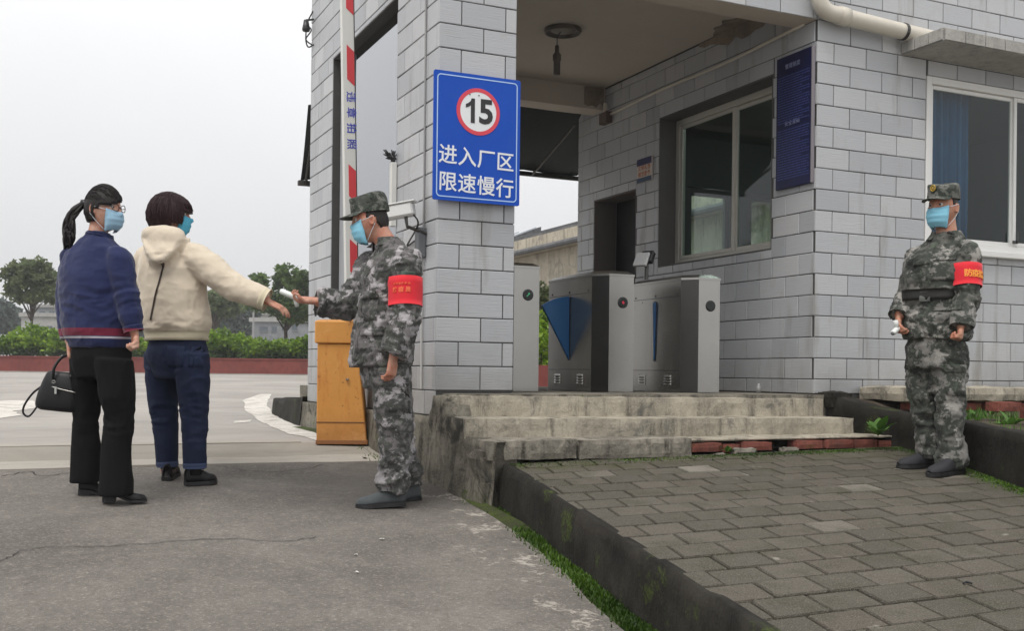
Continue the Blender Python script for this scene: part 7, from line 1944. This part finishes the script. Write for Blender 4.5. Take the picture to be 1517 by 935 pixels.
# hood: roll round the neck and the bag of it hanging behind
cx0 = p(247, 352)
fy = Vector((FB2[0], FB2[1], 0)).normalized(); rx = fy.cross(Vector((0, 0, 1)))
hood_ring = []
for k, a in enumerate(np.linspace(-2.75, 2.75, 21)):
    d = -fy * math.cos(a) + rx * math.sin(a); back = (1 + math.cos(a)) / 2
    hood_ring.append(cx0 + d * (.088 + .022 * back) + Vector((0, 0, .012 - .02 * (1 - back) + .006 * math.sin(3 * a))))
ja.append(tube(hood_ring, [(.024 + .016 * (1 + math.cos(a)) / 2, .022 + .012 * (1 + math.cos(a)) / 2) for a in np.linspace(-2.75, 2.75, 21)], 14))
ja.append(torso_rings([(p(233, 396, -.13), .022, .022), (p(234, 388, -.135), .060, .040), (p(238, 375, -.125), .105, .062), (p(242, 360, -.085), .132, .075), (p(243, 350, -.065), .138, .085), (p(243, 343, -.055), .128, .082), (p(243, 339, -.05), .10, .06)], FB2, 36, 2.0))
ja.append(limb([p(212, 350, -.04), p(218, 368, -.15), p(234, 385, -.195), p(257, 370, -.175), p(281, 353, -.06)], [.010, .016, .018, .015, .010], 8, 10))
def hfold(V, N):
    z = V[:, 2]; V = folds(V, N, .009, (6, 6, 8), 93, 1.3); V = folds(V, N, .004, (14, 14, 16), 99, 1.0)
    V = folds(V, N, .012, (7, 7, 22), 95, .8, band_w(z, p(0, 484).z, .05)); V = folds(V, N, .010, (14, 9, 9), 97, .8, band_w(V[:, 0], er.x, .14) * (V[:, 0] > p(305, 0).x))
    return V
jV, jF, jB, jo = W2.cloth('hoodie', join(*ja), CREAM, .0075, 9, hfold)
ring_band('hem_band', jB, p(262, 505), p(262, 491), .24, .001, .004, CREAMR, jo, 56, 4, None, 0, 1.6)
ring_band('cuff', jB, er.lerp(wr, .80), wr + Vector((-.006, 0, .002)), .085, .002, .004, CREAMR, jo, 30, 4)
# strap of a bag worn across the back, with the little bag in front
strands(FN1, W1_HM, swept, 260, 8, HAIRB, W1_HR)
st = thing('bag_strap', 'thin brown shoulder strap with a small bag across the cream hoodie', 'bag', W2.mw @ p(207, 470, -.1)); SB = plain('brown_strap', (.035, .018, .012), .5)
P_, N_ = [], []; pa, pb = p(231, 384, -.3), p(206, 472, -.3)
for k in range(26):
    for sgn in (-1, 1):
        o_ = pa.lerp(pb, k / 25) + Vector((.0055 * sgn, 0, 0)); hit = jB.ray_cast(o_, Vector((0, 1, 0)), .8); hp_ = hit[0] if hit[0] is not None else jB.find_nearest(o_ + Vector((0, .3, 0)))[0]
        P_.append(W2.mw @ (hp_ + Vector((0, -.004, 0)))); N_.append(-FW3)
v = [q_ for q_ in P_] + [a - b * .003 for a, b in zip(P_, N_)]; k_ = len(P_); f = []
for i in range(25):
    a = 2 * i; f += [(a, a + 1, a + 3, a + 2), (k_ + a + 2, k_ + a + 3, k_ + a + 1, k_ + a), (a, a + 2, k_ + a + 2, k_ + a), (a + 1, k_ + a + 1, k_ + a + 3, a + 3)]
part('strap', (v, f), SB, st)
part('pouch', bevel(MB().hexa([W2.mw @ p(x, y, dy) for x, y, dy in ((203, 492, .02), (213, 492, .02), (213, 492, .20), (203, 492, .20), (203, 468, .03), (212, 468, .03), (212, 468, .19), (203, 468, .19))]).vf(), .01, 2), SB, st)
tl = limb([hipL + Vector((0, 0, .03)), hipL, p(240, 570, .07), kneL, p(246, 650, .07), p(247, 692, .08)], [(.10, .10), (.100, .11), (.088, .098), (.076, .08), (.066, .07), (.058, .062)])
tr = limb([hipR + Vector((0, 0, .03)), hipR, p(286, 570, -.07), kneR, p(288, 650, -.06), p(288, 694, -.05)], [(.10, .10), (.100, .11), (.088, .098), (.076, .08), (.068, .072), (.062, .066)])
tt = torso_rings([(p(262, 560), .13, .11), (p(262, 528), .182, .145), (p(262, 508), .172, .132), (p(262, 490), .15, .12)], FB2, 36, 2.2)
def tfold(V, N): V = folds(V, N, .006, (9, 9, 7), 103, 1.2); return folds(V, N, .010, (8, 8, 20), 107, 1.0, band_w(V[:, 2], kneL.z, .13) + .7 * band_w(V[:, 2], p(0, 545).z, .07))
tV, tF, tB, to = W2.cloth('jeans', join(tl, tr, tt), JEAN, .008, 4, tfold)
for a, b in ((p(246.5, 684, .08), p(247, 692, .08)), (p(288, 686, -.05), p(288, 694, -.05))): ring_band('turn_up', tB, a, b, .085, .002, .003, plain('denim_turnup', (.03, .045, .10), .85), to, 30, 3)
patch('back_pocket', tB, p(284, 528, -.3), (0, 1, 0), (0, 0, 1), .11, .12, .003, .003, JEAN, to); patch('back_pocket', tB, p(240, 528, -.3), (.2, 1, 0), (0, 0, 1), .10, .12, .003, .003, JEAN, to)
for h_, t_ in ((p(274, 722, -.08), p(320, 722, .03)), (p(246, 720, .02), p(258, 708, .24))):
    wq = W2.mw @ h_; h_ = W2.inv @ Vector((wq.x, wq.y, gz(wq.y) + .002)); wq = W2.mw @ t_; t_ = W2.inv @ Vector((wq.x, wq.y, gz(wq.y) + .002))
    u, s_ = shoe(h_, t_, .046, .088, .020); so = part('shoe', u, LEATH, g, True, False); part('sole', s_, SOLE, so, False, False)
    u_ = (t_ - h_).normalized(); part('shaft', tube([h_ + u_ * .05 + Vector((0, 0, .06)), h_ + u_ * .05 + Vector((0, 0, .13))], [.045, .042], 14), LEATH, so, True, False)
